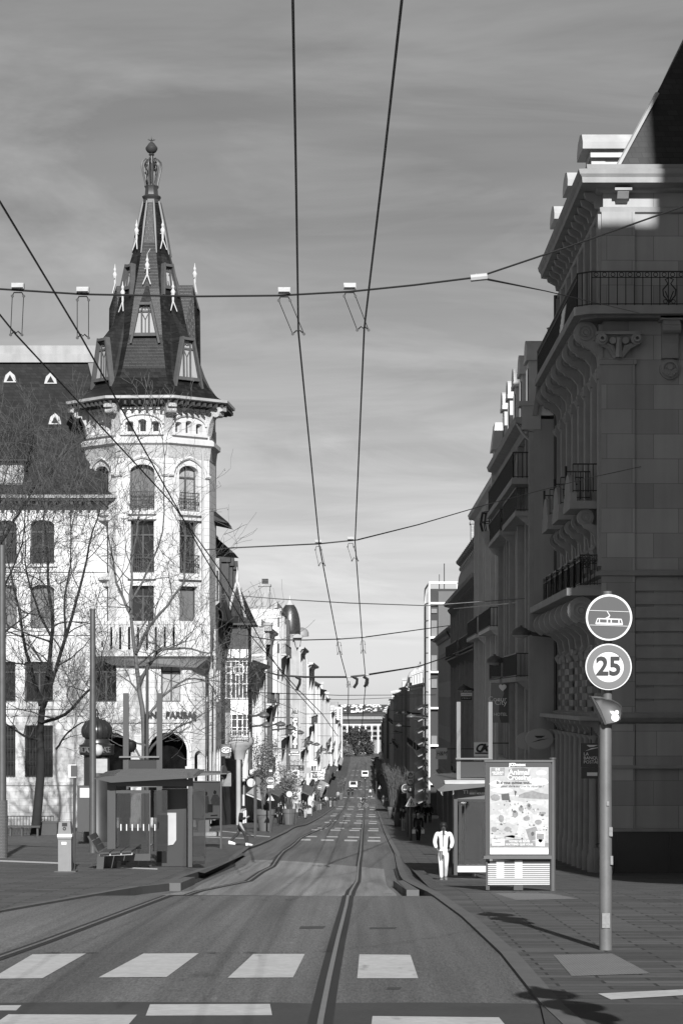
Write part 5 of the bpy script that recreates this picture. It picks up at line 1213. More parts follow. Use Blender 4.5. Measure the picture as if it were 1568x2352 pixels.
cx_,cz_=XX(1396,D),ZZ(1634,D)
for i in range(n):
    t=-1+2*i/(n-1); s_=math.sqrt(max(0,1-t*t*.3)); rows_.append([((XX(x,D)-cx_)*s_+cx_,D+t*.2,cz_+(ZZ(y,D)-cz_)*s_) for x,y in hp_])
nn=len(hp_)
m.v=[p for r in rows_ for p in r]
for i in range(n-1):
    for j in range(nn): m.f.append((i*nn+j,i*nn+(j+1)%nn,(i+1)*nn+(j+1)%nn,(i+1)*nn+j)); m.m.append(0)
m.f.append(tuple(range(nn))); m.m.append(0); m.f.append(tuple((n-1)*nn+j for j in range(nn-1,-1,-1))); m.m.append(0)
hd=m.build('lamp_hood',mat('satin_grey_hood',.13,.35,.5,var=.08,vs=6),st,smooth='all')
m=MB(); m.prism([(XX(x,D),D-.2,ZZ(y,D)) for x,y in((1353,1599),(1357,1600),(1374,1628),(1385,1652),(1389,1664),(1384,1664),(1379,1652),(1368,1630))],(0,.4,0)); m.build('hood_opening',BLACK,hd)
m=MB(); q=Vector((XX(1408,D),D-.21,ZZ(1642,D))); 
for x,zz,w,h in((-.035,.03,.025,.06),(.02,.035,.03,.065),(.0,-.035,.055,.05)): m.disc(q+Vector((x,0,zz)),(0,1,0),w,.006,10)
m.build('sticker',WHITE,hd)
for y0,y1,x0,x1 in((2096,2130,1380,1398),(1899,1920,1396,1404),(1965,1985,1399,1405),(1840,1850,1390,1396)):
    m=MB(); w=(x1-x0)*k/2; cx=XX((x0+x1)/2,D)
    m.box(cx-w,cx+w,D-15*k-.012,D-12*k,ZZ(y1,D),ZZ(y0,D)); m.build('torn_sticker',mat('torn_sticker',.2,.8,.2,var=.35,vs=30),st)
# advertising panel
D=on(1268,2047).y; k=D/F; ap=thing('advert_panel','large lit advertising case with an island poster and striped glass base','advert panel',on(1190,2045))
m=MB(); pbox(m,1114,1265,1749,1968,D,.28); m.build('case',mat('case_grey',.05,.3,.5,var=.1),ap)
m=MB(); pbox(m,1110,1266,1966,1973,D-.05,.36); pbox(m,1112,1268,1746,1750,D-.03,.34); m.build('trim',GREYP,ap)
m=MB(); m.tube([(XX(1269.5,D),D+.12,ZZ(2048,D)),(XX(1269.5,D),D+.12,ZZ(1743,D))],6.3*k,14); m.disc((XX(1269.5,D),D+.12,ZZ(1742,D)),(0,0,1),8*k,.03,14); m.build('post',GREYP,ap,smooth=True)
m=MB(); pbox(m,1119,1262,1978,2034,D+.1,.06); gl_=m.build('base_glass',mat('base_glass_grey',.04,.25,.5,var=.1),ap)
m=MB()
for i in range(11): pbox(m,1119.5,1261.5,1984+i*4.55,1984+i*4.55+2.4,D+.09,.008)
m.build('white_stripes',SIGNW,gl_)
for i,x in enumerate((1139,1181)):
    m=MB(); pbox(m,x,x+18,1976,2018,D+.098,.001); m.build('bright_patch',ZINC,gl_)
m=MB(); m.bar((XX(1120,D),D+.14,ZZ(2045,D)),(XX(1120,D),D+.14,ZZ(1960,D)),.08); m.bar((XX(1190,D),D+.14,ZZ(2045,D)),(XX(1190,D),D+.14,ZZ(2033,D)),.2); m.build('foot',DGREY,ap)
py=D-.012
PWH=mat('poster_paper',.5,.4,.4,var=.05,vs=2); PL=mat('poster_light',.33,.4,.4,var=.3,vs=9); PM=mat('poster_mid',.19,.4,.4,var=.5,vs=11); PD=mat('poster_dark',.06,.4,.4,var=.4,vs=10); PT=mat('poster_print',.4,.4,.4,var=.45,vs=7,fine=.2,fs=25)
m=MB(); pbox(m,1124.5,1258.5,1762.5,1962,py,.01); pst=m.build('poster',PWH,ap)
def pl2(name,polys,mt,off):
    m=MB()
    for q in polys: m.poly([(XX(x,D),py-off,ZZ(y,D)) for x,y in q])
    m.build(name,mt,pst)
def blob(x,y,rx,ry,n=14,seed=0):
    r=random.Random(seed); return [(x+rx*cos(2*PI*i/n)*r.uniform(.85,1.1),y+ry*sin(2*PI*i/n)*r.uniform(.85,1.1)) for i in range(n)]
pl2('poster_sky',[[(1125,1763),(1258,1763),(1258,1826),(1125,1826)]],PL,.002)
pl2('poster_cloud',[blob(1236,1795,24,9,16,1),blob(1140,1800,16,8,16,2),blob(1215,1808,22,6,16,3),blob(1152,1815,26,6,16,4),blob(1242,1775,14,6,12,8)],PWH,.004)
pl2('poster_hills',[[(1190,1826),(1205,1820),(1222,1816),(1240,1821),(1258,1824),(1258,1836),(1215,1834),(1190,1832)]],PM,.005)
pl2('poster_sea',[[(1125,1826),(1258,1832),(1258,1850),(1200,1842),(1160,1836),(1125,1838)]],PL,.003)
pl2('poster_ground',[[(1125,1834),(1160,1836),(1200,1842),(1258,1836),(1258,1948),(1125,1948)]],PT,.004)
pl2('poster_meadow',[[(1125,1846),(1160,1838),(1175,1850),(1150,1868),(1125,1872)],[(1125,1890),(1165,1888),(1190,1900),(1180,1925),(1125,1915)],[(1200,1850),(1230,1846),(1258,1858),(1258,1876),(1225,1870)],[(1125,1925),(1175,1918),(1210,1926),(1258,1918),(1258,1946),(1125,1946)]],PL,.006)
pl2('poster_shade',[blob(1136,1832,11,8,18,5),blob(1235,1888,8,6,12,6),blob(1150,1880,7,9,14,7),blob(1165,1905,9,6,14,9),blob(1196,1858,6,7,12,10),blob(1214,1852,6,8,12,11),blob(1182,1870,7,8,12,12),blob(1208,1880,8,6,12,13),blob(1134,1905,7,7,12,14),blob(1246,1868,6,4,12,15),[(1206,1905),(1230,1898),(1240,1925),(1215,1932)],[(1125,1938),(1180,1926),(1258,1936),(1258,1946),(1125,1946)]],PM,.008)
for sd_,mt_,nm_,n_ in((41,PM,'poster_speckle',60),(42,PD,'poster_dots',26),(43,PWH,'poster_lights',45),(44,PL,'poster_tints',40)):
    r_=random.Random(sd_); pl2(nm_,[blob(r_.uniform(1128,1255),r_.uniform(1838,1944),r_.uniform(.8,3.2),r_.uniform(.7,2.6),9,r_.random()) for _ in range(n_)],mt_,.0065+.0004*(sd_-41))
pl2('poster_detail',[[(1150,1824),(1168,1822),(1170,1838),(1152,1838)],blob(1196,1852,3,3,8,20),blob(1214,1850,3,4,8,21),blob(1181,1864,4,3,8,22),blob(1244,1872,4,3,8,23),blob(1150,1893,3,2,8,24),blob(1222,1915,4,5,8,25),[(1180,1815),(1186,1818),(1182,1830)],blob(1240,1930,5,5,8,26)],PD,.010)
pl2('poster_box',[[(1129,1928),(1158,1928),(1158,1942),(1129,1942)]],PWH,.010); pl2('poster_box',[[(1229,1909),(1251,1911),(1250,1944),(1229,1943)]],PWH,.010)
pl2('poster_stub',[[(1231,1914),(1248,1915),(1248,1928),(1231,1927)],[(1133,1935),(1150,1933),(1150,1935),(1133,1937)]],PM,.012)
pl2('logo_leaf',[[(1167,1768),(1177,1764),(1200,1763),(1214,1767),(1216,1780),(1215,1788),(1200,1793),(1178,1792),(1164,1787),(1168,1779)]],mat('logo_grey',.16,.4,.4,var=.1),.006)
pl2('console_box',[[(1127,1763),(1158,1763),(1158,1782),(1127,1782)]],PM,.006)
T=lambda s,x,y,px,mt,al='CENTER',b=0,sh=0,sx=1: (lambda m:(m.text(s,(XX(x,D),py-.012,ZZ(y,D)),px*k,ext=.001,bold=b,align=al,shear=sh,sx=sx),m.build('lettering',mt,pst)))(MB())
T('Animal',1191,1774,17,PWH,b=.006); T('Crossing',1191,1786,15,PWH,b=.006)
T('NINTENDO',1142,1774,5,PWH,b=.003); T('SWITCH',1142,1778.5,5.5,PWH,b=.003); 
m=MB(); pbox(m,1137,1141,1764.5,1770,py-.014,.002); pbox(m,1143,1147,1764.5,1770,py-.014,.002); m.build('console_mark',PWH,pst)
T('Et si vous quittiez tout...',1139,1797.5,8.3,PD,'LEFT',.003); T('pour vivre sur',1150,1805.5,7.6,PD,'LEFT',.001); T('une \u00eele d\u00e9serte ?',1194,1806,8,PD,'LEFT',0,.35)
T('VOTRE VIE R\u00caV\u00c9E',1192,1932.5,6.2,PWH,b=.003); T("N'ATTEND QUE VOUS.",1192,1939.5,6.2,PWH,b=.003)
m=MB(); m.text('JCDecaux',(XX(1187,D),D-.01,ZZ(1756.5,D)),9*k,ext=.003,bold=.005); m.build('maker_lettering',WHITE,ap)
m=MB(); pbox(m,1125,1258,1950,1962,py-.003,.002); m.build('paper_edge',WHITE,pst)
# right tram shelter
D=74.5; gS=-hp(D,3); sh=thing('tram_shelter','dark glazed tram shelter with T1 destination fascia behind the advert panel','tram shelter',(XX(1090,D),D,gS))
m=MB(); pbox(m,1042,1050,1798,2010,D,.16); pbox(m,1116,1122,1798,2010,D,.16)
for dd in(D+4.6,D+9.2): m.box(XX(1046,D)-.08,XX(1046,D)+.08,dd,dd+.14,-hp(dd,3),ZZ(1800,D))
m.build('post',DGREY,sh)
m=MB(); x0,x1=XX(1002,D),XX(1150,D); m.prism([(x0,D-.6,ZZ(1813,D)),(x0+.1,D-.6,ZZ(1817,D)),(x1,D-.6,ZZ(1801,D)),(x1,D-.6,ZZ(1797,D)),(XX(1020,D),D-.6,ZZ(1800,D))],(0,10.5,0)); 
rf_=m.build('roof',GREYP,sh)
for i in range(6):
    m=MB(); y=D-.55+i*.12; m.box(XX(1020,D),XX(1140,D),y,y+.05,ZZ(1799,D)+i*.01,ZZ(1798,D)+.03+i*.01); m.build('roof_rib',ZINC,rf_)
m=MB(); pbox(m,1050,1116,1806,1836,D-.02,.12); fa=m.build('fascia',mat('fascia_grey',.09,.4,.4,var=.08),sh)
m=MB(); m.text('T1',(XX(1069,D),D-.05,ZZ(1819,D)),.16,ext=.004,bold=.006); m.text('ESSEY MOUZIMPR\u00c9',(XX(1077,D),D-.05,ZZ(1822.5,D)),.078,ext=.004,bold=.005,align='LEFT'); m.text('DIRECTION',(XX(1077,D),D-.05,ZZ(1817,D)),.045,ext=.004,align='LEFT'); m.build('fascia_lettering',WHITE,fa)
m=MB(); pbox(m,1063.5,1075,1813,1825.5,D-.035,.014); m.build('line_badge',GREYP,fa)
m=MB(); pbox(m,1052,1116,1838,1988,D+.05,.02); m.build('end_glass',CLEAR,sh)
m=MB(); m.box(XX(1116,D),XX(1119,D),D+.2,D+9.2,ZZ(1985,D),ZZ(1838,D)); m.build('back_glass',CLEAR,sh)
m=MB(); pbox(m,1053,1060,1850,1960,D+.02,.03); pbox(m,1066,1116,1846,1990,D+.1,.02) if 0 else None; pbox(m,1050,1116,1836,1841,D,.1); pbox(m,1050,1116,1986,1989,D,.1); pbox(m,1066,1068,1840,1986,D,.1); m.build('frame',BLACK,sh)
m=MB(); pbox(m,1049,1117,1989,2003,D,.12); m.build('base_panel',WHITE,sh)
m=MB(); pbox(m,1053,1064,1868,1885,D+.08,.03); pbox(m,1053,1064,1890,1908,D+.08,.03); pbox(m,1053,1064,1912,1930,D+.08,.03); m.build('timetable',mat('timetable_paper',.22,.6,.3,var=.3,vs=12),sh)
m=MB(); m.box(XX(1072,D),XX(1112,D),D+2,D+2.1,ZZ(1985,D),ZZ(1860,D)); m.build('route_map',mat('route_map',.12,.4,.4,var=.6,vs=5,stretch=(1,1,8)),sh)
m=MB(); m.box(XX(1085,D),XX(1112,D),D+2.4,D+6,gS+.42,gS+.48); m.box(XX(1095,D),XX(1102,D),D+3,D+3.1,gS-.3,gS+.42); m.build('seat',ZINC,sh)
m=MB(); m.text('stan',(XX(1064,D),D+.04,ZZ(1843,D)),.09,ext=.003); m.build('lettering',WHITE,sh)
# stop totems: two tall flat posts joined by a display
def totem(x0,x1,yt,yb,D,lab,xa,xb,dy0,dy1,wd=8,pm_=None):
    pm_=pm_ or mat('totem_post',.15,.4,.5,metal=.2,var=.12,vs=2)
    g=-hp(D,XX((x0+x1)/2,D)); t=thing('stop_totem',lab,'tram stop totem',(XX((x0+x1)/2,D),D,g),0,'tram stop totems')
    for x in(x0,x1):
        m=MB(); m.box(XX(x,D),XX(x+wd,D),D,D+.1,g-.2,ZZ(yt,D)); m.box(XX(x+wd*.72,D),XX(x+wd,D),D-.015,D,g-.2,ZZ(yt+2,D)); m.build('post',pm_,t)
    m=MB(); m.box(XX(x0+wd,D),XX(x1,D),D+.02,D+.3,ZZ(dy1,D),ZZ(dy0+8,D)); m.build('display',BLACK,t)
    m=MB(); m.box(XX(xa,D),XX(xb,D),D-.15,D+.35,ZZ(dy0+3,D),ZZ(dy0,D)); m.build('top_shelf',mat('totem_post',.3),t)
    m=MB(); m.box(XX(x0+wd,D),XX(x1,D),D,D+.12,ZZ(yb+30,D),ZZ(yb,D)); m.build('panel',GREYP,t)
totem(1048,1121,1612,1787,78,'pair of tall flat grey posts with a display rising behind the advert panel',1046,1130,1741,1785,9)
totem(283,360,1592,1778,78,'pair of tall flat grey posts with a display rising behind the left shelter',275,367,1737,1770,13,mat('dark_totem_post',.045,.4,.5,var=.1,vs=2))
SHG=mat('shelter_grey',.04,.4,.5,var=.12,vs=3)
# left tram shelter
D=71.; gS=-hp(D,-7); k=D/F; sh=thing('tram_shelter','open grey tram shelter with ribbed sloping roof and glass end panels','tram shelter',(XX(340,D),D,gS))
m=MB(); pbox(m,247,266,1781,1996,D,.35); m.box(XX(251,D),XX(262,D),D+3.6,D+3.8,-hp(74.7,-7)-.1,ZZ(1795,D)); m.build('back_post',SHG,sh)
m=MB(); pbox(m,432,443,1782,1992,D,.18); m.build('front_post',DGREY,sh)
m=MB(); xa,xb=XX(220,D),XX(450,D); zr=ZZ(1787,D)
m.prism([(xa,D-.5,zr+.0),(xa+.5,D-.5,zr-.12),(xb,D-.5,zr+.02),(xb+.1,D-.5,zr+.07),(xa+.4,D-.5,zr+.07)],(0,3.4,.1)); rf_=m.build('roof',SHG,sh)
for i in range(7):
    m=MB(); yy=D-.4+i*.46; m.box(xa+.6,xb-.05,yy,yy+.1,zr+.07+i*.0135,zr+.12+i*.0135); m.build('roof_rib',SHG,rf_)
m=MB(); pbox(m,266,432,1790,1806,D,.14); m.build('beam',SHG,sh)
m=MB(); pbox(m,268,344,1821,1962,D+.03,.02); m.build('end_glass',CLEAR,sh)
m=MB()
for x0,x1,y0,y1 in((265,346,1815,1822),(265,346,1961,1977),(343,346,1822,1961)): pbox(m,x0,x1,y0,y1,D,.09)
m.build('glass_frame',SHG,sh)
m=MB(); m.box(XX(270,D),XX(272,D),D+.4,D+3.6,ZZ(1960,D),ZZ(1822,D)); m.build('back_glass',CLEAR,sh)
m=MB(); pbox(m,372,430,1812,1990,D+1.4,.35); mc=m.build('ticket_machine',mat('machine_dark',.03,.35,.5,var=.1),sh)
m=MB(); m.prism([(XX(x,D+1.35),D+1.35,ZZ(y,D+1.35)) for x,y in((361,1867),(405,1867),(405,1930),(398,1940),(385,1942),(361,1942))],(0,.05,0)); m.build('machine_face',mat('machine_face',.36,.35,.5,var=.12,vs=5),mc)
m=MB(); pbox(m,361,386,1872,1940,D+1.3,.05); m.build('machine_screen',BLACK,mc)
m=MB(); pbox(m,352,385,1815,1955,D+.6,.02); m.build('inner_glass',CLEAR,sh)
m=MB()
for i in range(7): pbox(m,277+i*13,279.4+i*13,1893,1908,D+.02,.01)
m.build('glass_marks',SIGNW,sh)
m=MB(); m.box(XX(278,D),XX(330,D),D+1.6,D+3.2,gS+.46,gS+.52); m.build('seat',ZINC,sh); m=MB(); m.box(XX(300,D),XX(306,D),D+2.2,D+2.4,gS-.2,gS+.46); m.build('seat_leg',DGREY,sh)
m=MB(); pbox(m,443,471,1815,1985,D-.4,.02); m.build('side_glass',CLEAR,sh); m=MB(); pbox(m,443,472,1813,1816,D-.42,.06); pbox(m,470,472,1816,1970,D-.42,.06); pbox(m,443,472,1968,1977,D-.42,.06); m.build('side_frame',BLACK,sh)
# bench beside it
D=69.5; g=-hp(D,-8.5); bn=thing('bench','slatted dark bench with a leaning back beside the left shelter','bench',(XX(250,D),D,g)); xs=XX(228,D)
for n_,a,bq in(('seat',(xs,D,g+.43),(xs+.95,D,g+.49)),('backrest',(xs-.02,D,g+.5),(xs-.3,D,g+.98))):
    m=MB(); 
    for i in range(3): 
        t0,t1=i/3+.02,(i+1)/3-.02; p0=Vector(a).lerp(Vector(bq),t0); p1=Vector(a).lerp(Vector(bq),t1); nrm=(p1-p0).normalized().cross(Vector((0,1,0)))*.05; m.prism([p0,p1,p1+nrm,p0+nrm],(0,1.9,0))
    m.build(n_,WOODD,bn)
for dd in(.15,1.6):
    m=MB(); m.prism([(xs-.1,D+dd,g-.1),(xs+.1,D+dd,g-.1),(xs+.14,D+dd,g+.42),(xs-.06,D+dd,g+.42)],(0,.12,0)); m.build('leg',DGREY,bn); m=MB(); m.bar((xs,D+dd,g+.4),(xs+.95,D+dd,g+.44),.06); m.build('arm',ZINC,bn)
# validator and pole
b=on(150,2003); D=b.y; tv=thing('ticket_validator','brushed steel ticket validator pillar with a small screen near the kerb','ticket machine',b)
m=MB(); pbox(m,134,164,1927,2002,D,.3); m.build('pillar',STEEL,tv); m=MB(); m.prism([(XX(x,D),D-.03,ZZ(y,D)) for x,y in((136,1888),(162,1888),(165,1927),(133,1927))],(0,.34,0)); hd=m.build('head',STEEL,tv)
m=MB(); pbox(m,143,155,1890,1898,D-.04,.02); m.build('screen',BLACK,hd); m=MB(); m.disc((XX(149,D),D-.04,ZZ(1903,D)),(0,1,0),4*D/F,.02,12,r2=2*D/F); m.build('reader',BLACK,hd)
m=MB(); pbox(m,132,165,1916,1923,D-.06,.38); m.build('collar',WHITE,tv); m=MB(); pbox(m,142,153,1934,1940,D-.01,.02); m.build('label_plate',WHITE,tv); m=MB(); m.box(b.x-.3,b.x+.3,D-.1,D+.45,b.z-.05,b.z+.03); m.build('base_plate',GALV,tv)
b=on(170,1998); D=b.y; tp=thing('display_pole','thin dark pole with a small white departure display on top','pole',b)
m=MB(); m.tube([b,(b.x+.03,D,ZZ(1765,D))],.04,8); m.build('pole',DGREY,tp); m=MB(); pbox(m,158,176,1756,1786,D-.05,.12); m.build('display',SIGNW,tp); m=MB(); pbox(m,163,178,1758,1783,D-.08,.05); m.build('display_hood',DGREY,tp)
# columns and lamp posts on the left
def pole(x0,x1,yt,yb,D,lab,mt=GALV,name='lamp_post',cat='post',taper=.75):
    X=XX((x0+x1)/2,D); g=-hp(D,X); r=(x1-x0)/2*D/F; t=thing(name,lab,cat,(X,D,g)); m=MB(); m.tube([(X,D,g-.1),(X,D,lerp(g,ZZ(yt,D),.5)),(X,D,ZZ(yt,D))],[r,r*(1+taper)/2,r*taper],14); m.build('shaft',mt,t,smooth=True); return t
t=pole(-6,16,1252,1965,84,'thick grey steel mast at the left edge of the view'); m=MB(); m.lathe([(.2,0),(.2,2.0)],(XX(5,84),84,-hp(84,-12)),14); m.build('mesh_sleeve',mat('mesh_sleeve',.12,.6,.3,var=.1,brick=(.05,.05,.01,.3,.1)),t)
t=pole(205,222,1400,1960,92,'tall grey mast rising in front of the domed kiosk'); m=MB(); m.disc((XX(213.5,92),92,ZZ(1400,92)),(0,0,1),.12,.06,12); m.build('cap',GALV,t)
t=pole(334,343,1530,1900,118,'dark slim mast with a camera dome between the shelter posts',DGREY)
m=MB(); m.bar((XX(338,118),118,ZZ(1712,118)),(XX(308,118),118,ZZ(1706,118)),.09); m.build('arm',DGREY,t); m=MB(); m.lathe([(.1,.3),(.28,.2),(.28,-.05),(.16,-.25),(.03,-.3)],(XX(301,118),118,ZZ(1714,118)),12); m.build('camera_dome',BLACK,t,smooth=True)
KLEAD=mat('kiosk_lead',.022,.35,.6,var=.3,vs=3)
# kiosk column with bulb dome
D=112.; X=XX(223,D); g=-hp(D,X); kk=D/F; ks=thing('kiosk_column','round advertising column with a bulbous ribbed dome and lettered frieze','kiosk',(X,D,g))
zz=lambda y:ZZ(y,D); r=lambda p:p*kk
m=MB(); m.lathe([(r(32),g-.1),(r(32),g+.5),(r(30),g+.6),(r(30),zz(1735)),(r(34),zz(1733))],(X,D,0),28); m.build('drum',mat('poster_drum',.03,.45,.4,var=.7,vs=1.2,stretch=(1.5,1.5,.8)),ks,smooth=True)
m=MB(); m.lathe([(r(38),zz(1734)),(r(40),zz(1731)),(r(40),zz(1714)),(r(41),zz(1711)),(r(34),zz(1709)),(r(30),zz(1706)),(r(29),zz(1700)),(r(27),zz(1697))],(X,D,0),28); fr=m.build('frieze',KLEAD,ks,smooth=True)
m=MB(); m.lathe([(r(25),zz(1700)),(r(30),zz(1693)),(r(34),zz(1683)),(r(33),zz(1672)),(r(27),zz(1662)),(r(16),zz(1654)),(r(6),zz(1650)),(r(3),zz(1644)),(r(5),zz(1638)),(r(1),zz(1628))],(X,D,0),28); dm=m.build('dome',KLEAD,ks,smooth='all')
for i in range(10):
    a=-PI+i*PI/9; m=MB(); m.tube([(X+rr*cos(a),D+rr*sin(a),q) for rr,q in((r(30.5),zz(1693)),(r(34.6),zz(1683)),(r(33.6),zz(1672)),(r(27.6),zz(1662)),(r(16),zz(1653.5)))],.035,4); m.build('rib',KLEAD,dm)
m=MB(); m.lathe([(.0,.28),(.2,.2),(.28,0),(.2,-.2),(.02,-.28)],(X+r(6),D-r(40),zz(1722)),12); m.build('globe_lamp',ZINC,fr,smooth='all')
m=MB()
for i,ch in enumerate('SPECTACLES'):
    a=rad(-64+i*7.5); m.text(ch,(X+(r(40)+.03)*sin(a),D-(r(40)+.03)*cos(a),zz(1722)),.38,rz=a,ext=.01)
for i,ch in enumerate('PLACE'):
    a=rad(16+i*8); m.text(ch,(X+(r(40)+.03)*sin(a),D-(r(40)+.03)*cos(a),zz(1722)),.38,rz=a,ext=.01)
m.build('frieze_lettering',SIGNMID,fr)
m=MB(); a=rad(22); q=Vector((X+r(30.3)*sin(a),D-r(30.3)*cos(a),0)); m.box(q.x-.32,q.x+.32,q.y-.06,q.y+.05,zz(1775),zz(1742)); m.build('light_poster',mat('light_poster',.3,.5,.3,var=.3,vs=5),ks)
# telephone-box style cabinet below-left of the kiosk
D=108.; m=MB(); g=-hp(D,XX(190,D)); cb_=thing('service_cabinet','tall dark street cabinet with a white panel left of the shelter','cabinet',(XX(190,D),D,g)); pbox(m,178,206,1805,1910,D,.7); m.build('cabinet_body',DGREY,cb_); m=MB(); pbox(m,184,206,1810,1832,D-.03,.03); m.build('white_panel',SIGNW,cb_)
# second advert panel with two men
D=104.; X=XX(475,D); g=-hp(D,X); ap2=thing('advert_panel','upright lit advert panel picturing two men, on a grey pedestal','advert panel',(X,D,g))
m=MB(); pbox(m,438,509,1794,1883,D,.2); m.build('case',DGREY,ap2); m=MB(); pbox(m,442,505,1798,1879,D-.02,.02); ps=m.build('poster',PWH,ap2); m=MB(); pbox(m,457,481,1883,1918,D,.3); m.build('pedestal',GREYP,ap2); m=MB(); pbox(m,440,508,1912,1920,D-.3,.8); m.build('plinth',CONC,ap2)
D_=D
def pp(name,polys,mt,off):
    m=MB()
    for q in polys: m.poly([(XX(x,D_),D_-.02-off,ZZ(y,D_)) for x,y in q])
    m.build(name,mt,ps)
pp('printed_figures',[[(489,1826),(500,1825),(507,1836),(506,1850),(487,1850),(484,1838)],[(470,1830),(479,1828),(481,1845),(478,1868),(471,1868),(468,1850)]],PM,.004)
pp('printed_heads',[blob(494,1820,3.5,5,12,3),blob(474,1823,3,5,12,4),[(477,1847),(489,1847),(489,1866),(477,1866)],[(484,1872),(500,1871),(500,1874),(484,1875)],[(464,1874),(468,1874),(468,1878),(464,1878)]],PD,.008)
# shelter roof behind it
D=100.; g=-hp(D,-7.5); s2=thing('tram_shelter','further small shelter roof with a round sign above the two-men advert','tram shelter',(XX(470,D),D,g)); m=MB(); m.prism([(XX(430,D),D,ZZ(1784,D)),(XX(521,D),D,ZZ(1778,D)),(XX(521,D),D,ZZ(1776,D)),(XX(435,D),D,ZZ(1775,D))],(0,3,0)); m.build('roof',GREYP,s2); m=MB(); m.box(XX(504,D),XX(508,D),D+.5,D+.7,-hp(D,-6)-.1,ZZ(1760,D)); m.build('post',DGREY,s2); m=MB(); m.disc((XX(513,D),D+.4,ZZ(1775,D)),(1,-.35,0),.3,.06,16); m.build('round_plate',GREYP,s2)
# square furniture at far left: fence, planters, bench
D=128.; g=-hp(D,-16)
fe=thing('low_fence','low dark hoop-topped fence along the front of the bank wing','fence',(XX(60,D),D,g)); m=MB(); railing(m,(XX(-30,D),D,g),(XX(124,D),D,g),.95,.16,.03); m.build('railing',IRON,fe)
D=124.; g=-hp(D,-15); bn=thing('bench','plain dark bench under the bare tree at the far left','bench',(XX(55,D),D,g))
m=MB(); pbox(m,14,92,1918,1922,D,.5); m.v=[(v[0],v[1],v[2]-ZZ(1922,D)+g+.44) for v in m.v]; m.build('seat',WOODD,bn)
for x in(22,48,84): m=MB(); m.box(XX(x,D),XX(x+4,D),D+.1,D+.4,g-.1,g+.44); m.build('leg',DGREY,bn)
m=MB(); g=-hp(126,-15); pb=thing('planter_box','dark square planter box beside the tree trunk at far left','planter',(XX(112,126),126,g)); pbox(m,92,131,1890,1918,126,.9); m.v=[(v[0],v[1],v[2]+g-ZZ(1918,126)) for v in m.v]; m.box(XX(90,126),XX(133,126),125.97,126.95,g+ZZ(1890,126)-ZZ(1918,126),g+ZZ(1890,126)-ZZ(1918,126)+.06); m.build('box',DGREY,pb)
# ---------------- signs down the street
def rsign(mb,x,y,rpx,D,th=.04): mb.disc((XX(x,D),D,ZZ(y,D)),(0,1,0),rpx*D/F,th,24)
def post_at(x,yb,yt,lab,name='sign_post',wpx=2.2,mt=GALV):
    b=on(x,yb); D=b.y; t=thing(name,lab,'sign',b,0,'traffic signs along the kerbs'); m=MB(); m.tube([b+Vector((0,0,-.1)),(b.x,D,ZZ(yt,D))],max(.03,wpx*D/F),8); m.build('pole',mt,t); return t,D-.1
t,D=post_at(539,1890,1790,'arrow sign and lane sign on a slim pole before the timbered house'); m=MB(); pbox(m,533.5,546,1828,1848,D,.04); a=m.build('arrow_plate',SIGNW,t); m=MB(); pbox(m,534.6,545,1829.2,1846.8,D-.02,.02); m.build('plate_face',SIGNGREY,a)
m=MB(); m.prism([(XX(x,D),D-.04,ZZ(y,D)) for x,y in((538.5,1845),(541.2,1845),(541.2,1838),(543.5,1838),(539.8,1831),(536.2,1838),(538.5,1838))],(0,.015,0)); m.build('arrow',WHITE,a)
m=MB(); pbox(m,534.5,545.5,1807,1826,D,.04); a=m.build('lane_plate',SIGNW,t); m=MB(); pbox(m,535.6,544.4,1808.2,1824.8,D-.02,.02); m.build('plate_face',BLACK,a); m=MB(); pbox(m,538,538.8,1810,1823,D-.03,.01); pbox(m,541.2,542,1810,1823,D-.03,.01); m.build('lane_lines',WHITE,a)
t,D=post_at(585.5,1924,1771,'tall slim pole with a round white sign facing up the street','sign_post',2.6); m=MB(); rsign(m,576.5,1798,9.6,D); s_=m.build('round_sign',SIGNW,t); m=MB(); m.disc((XX(576.5,D),D-.03,ZZ(1798,D)),(0,1,0),8.6*D/F,.02,20); m.build('sign_face',mat('pale_sign_face',.45,.4,.4,var=.2,vs=10),s_)
t,D=post_at(588.5,1915,1786,'round sign seen from its dark back beside the tall slim pole','sign_post',1.6); m=MB(); rsign(m,590,1794,9.8,D-.1); m.build('round_sign',GREYP,t)
t,D=post_at(620.5,1912,1772,'no entry sign with plate on a post in front of the planters'); m=MB(); rsign(m,621.5,1793,8.8,D); a=m.build('no_entry_sign',SIGNW,t); m=MB(); m.disc((XX(621.5,D),D-.03,ZZ(1793,D)),(0,1,0),7.8*D/F,.02,24); m.build('sign_face',SIGNMID,a); m=MB(); pbox(m,616,627,1791.5,1794.8,D-.05,.015); m.build('white_bar',WHITE,a)
m=MB(); pbox(m,614,628.5,1803.5,1810,D,.04); m.build('plate',SIGNW,t); m=MB(); pbox(m,618,625,1768,1773,D,.2); m.build('lamp_top',SIGNW,t); m=MB(); m.prism([(XX(x,D),D+.12,ZZ(y,D)) for x,y in((613,1839),(630,1839),(621.5,1825))],(0,.03,0)); m.build('warning_triangle',SIGNW,t)
t,D=post_at(679,1893,1828,'smaller no entry sign with white plates by the second planter','sign_post',1.4); m=MB(); rsign(m,678.8,1832,7.2,D); a=m.build('no_entry_sign',SIGNW,t); m=MB(); m.disc((XX(678.8,D),D-.03,ZZ(1832,D)),(0,1,0),6.3*D/F,.02,24); m.build('sign_face',SIGNMID,a); m=MB(); pbox(m,674.3,683.3,1830.8,1833.4,D-.05,.015); m.build('white_bar',WHITE,a); m=MB(); pbox(m,673,684,1840.5,1845,D,.04); m.build('plate',SIGNW,t); m=MB(); pbox(m,670,689,1820,1824.5,D+.05,.04); m.build('upper_plate',SIGNW,t)
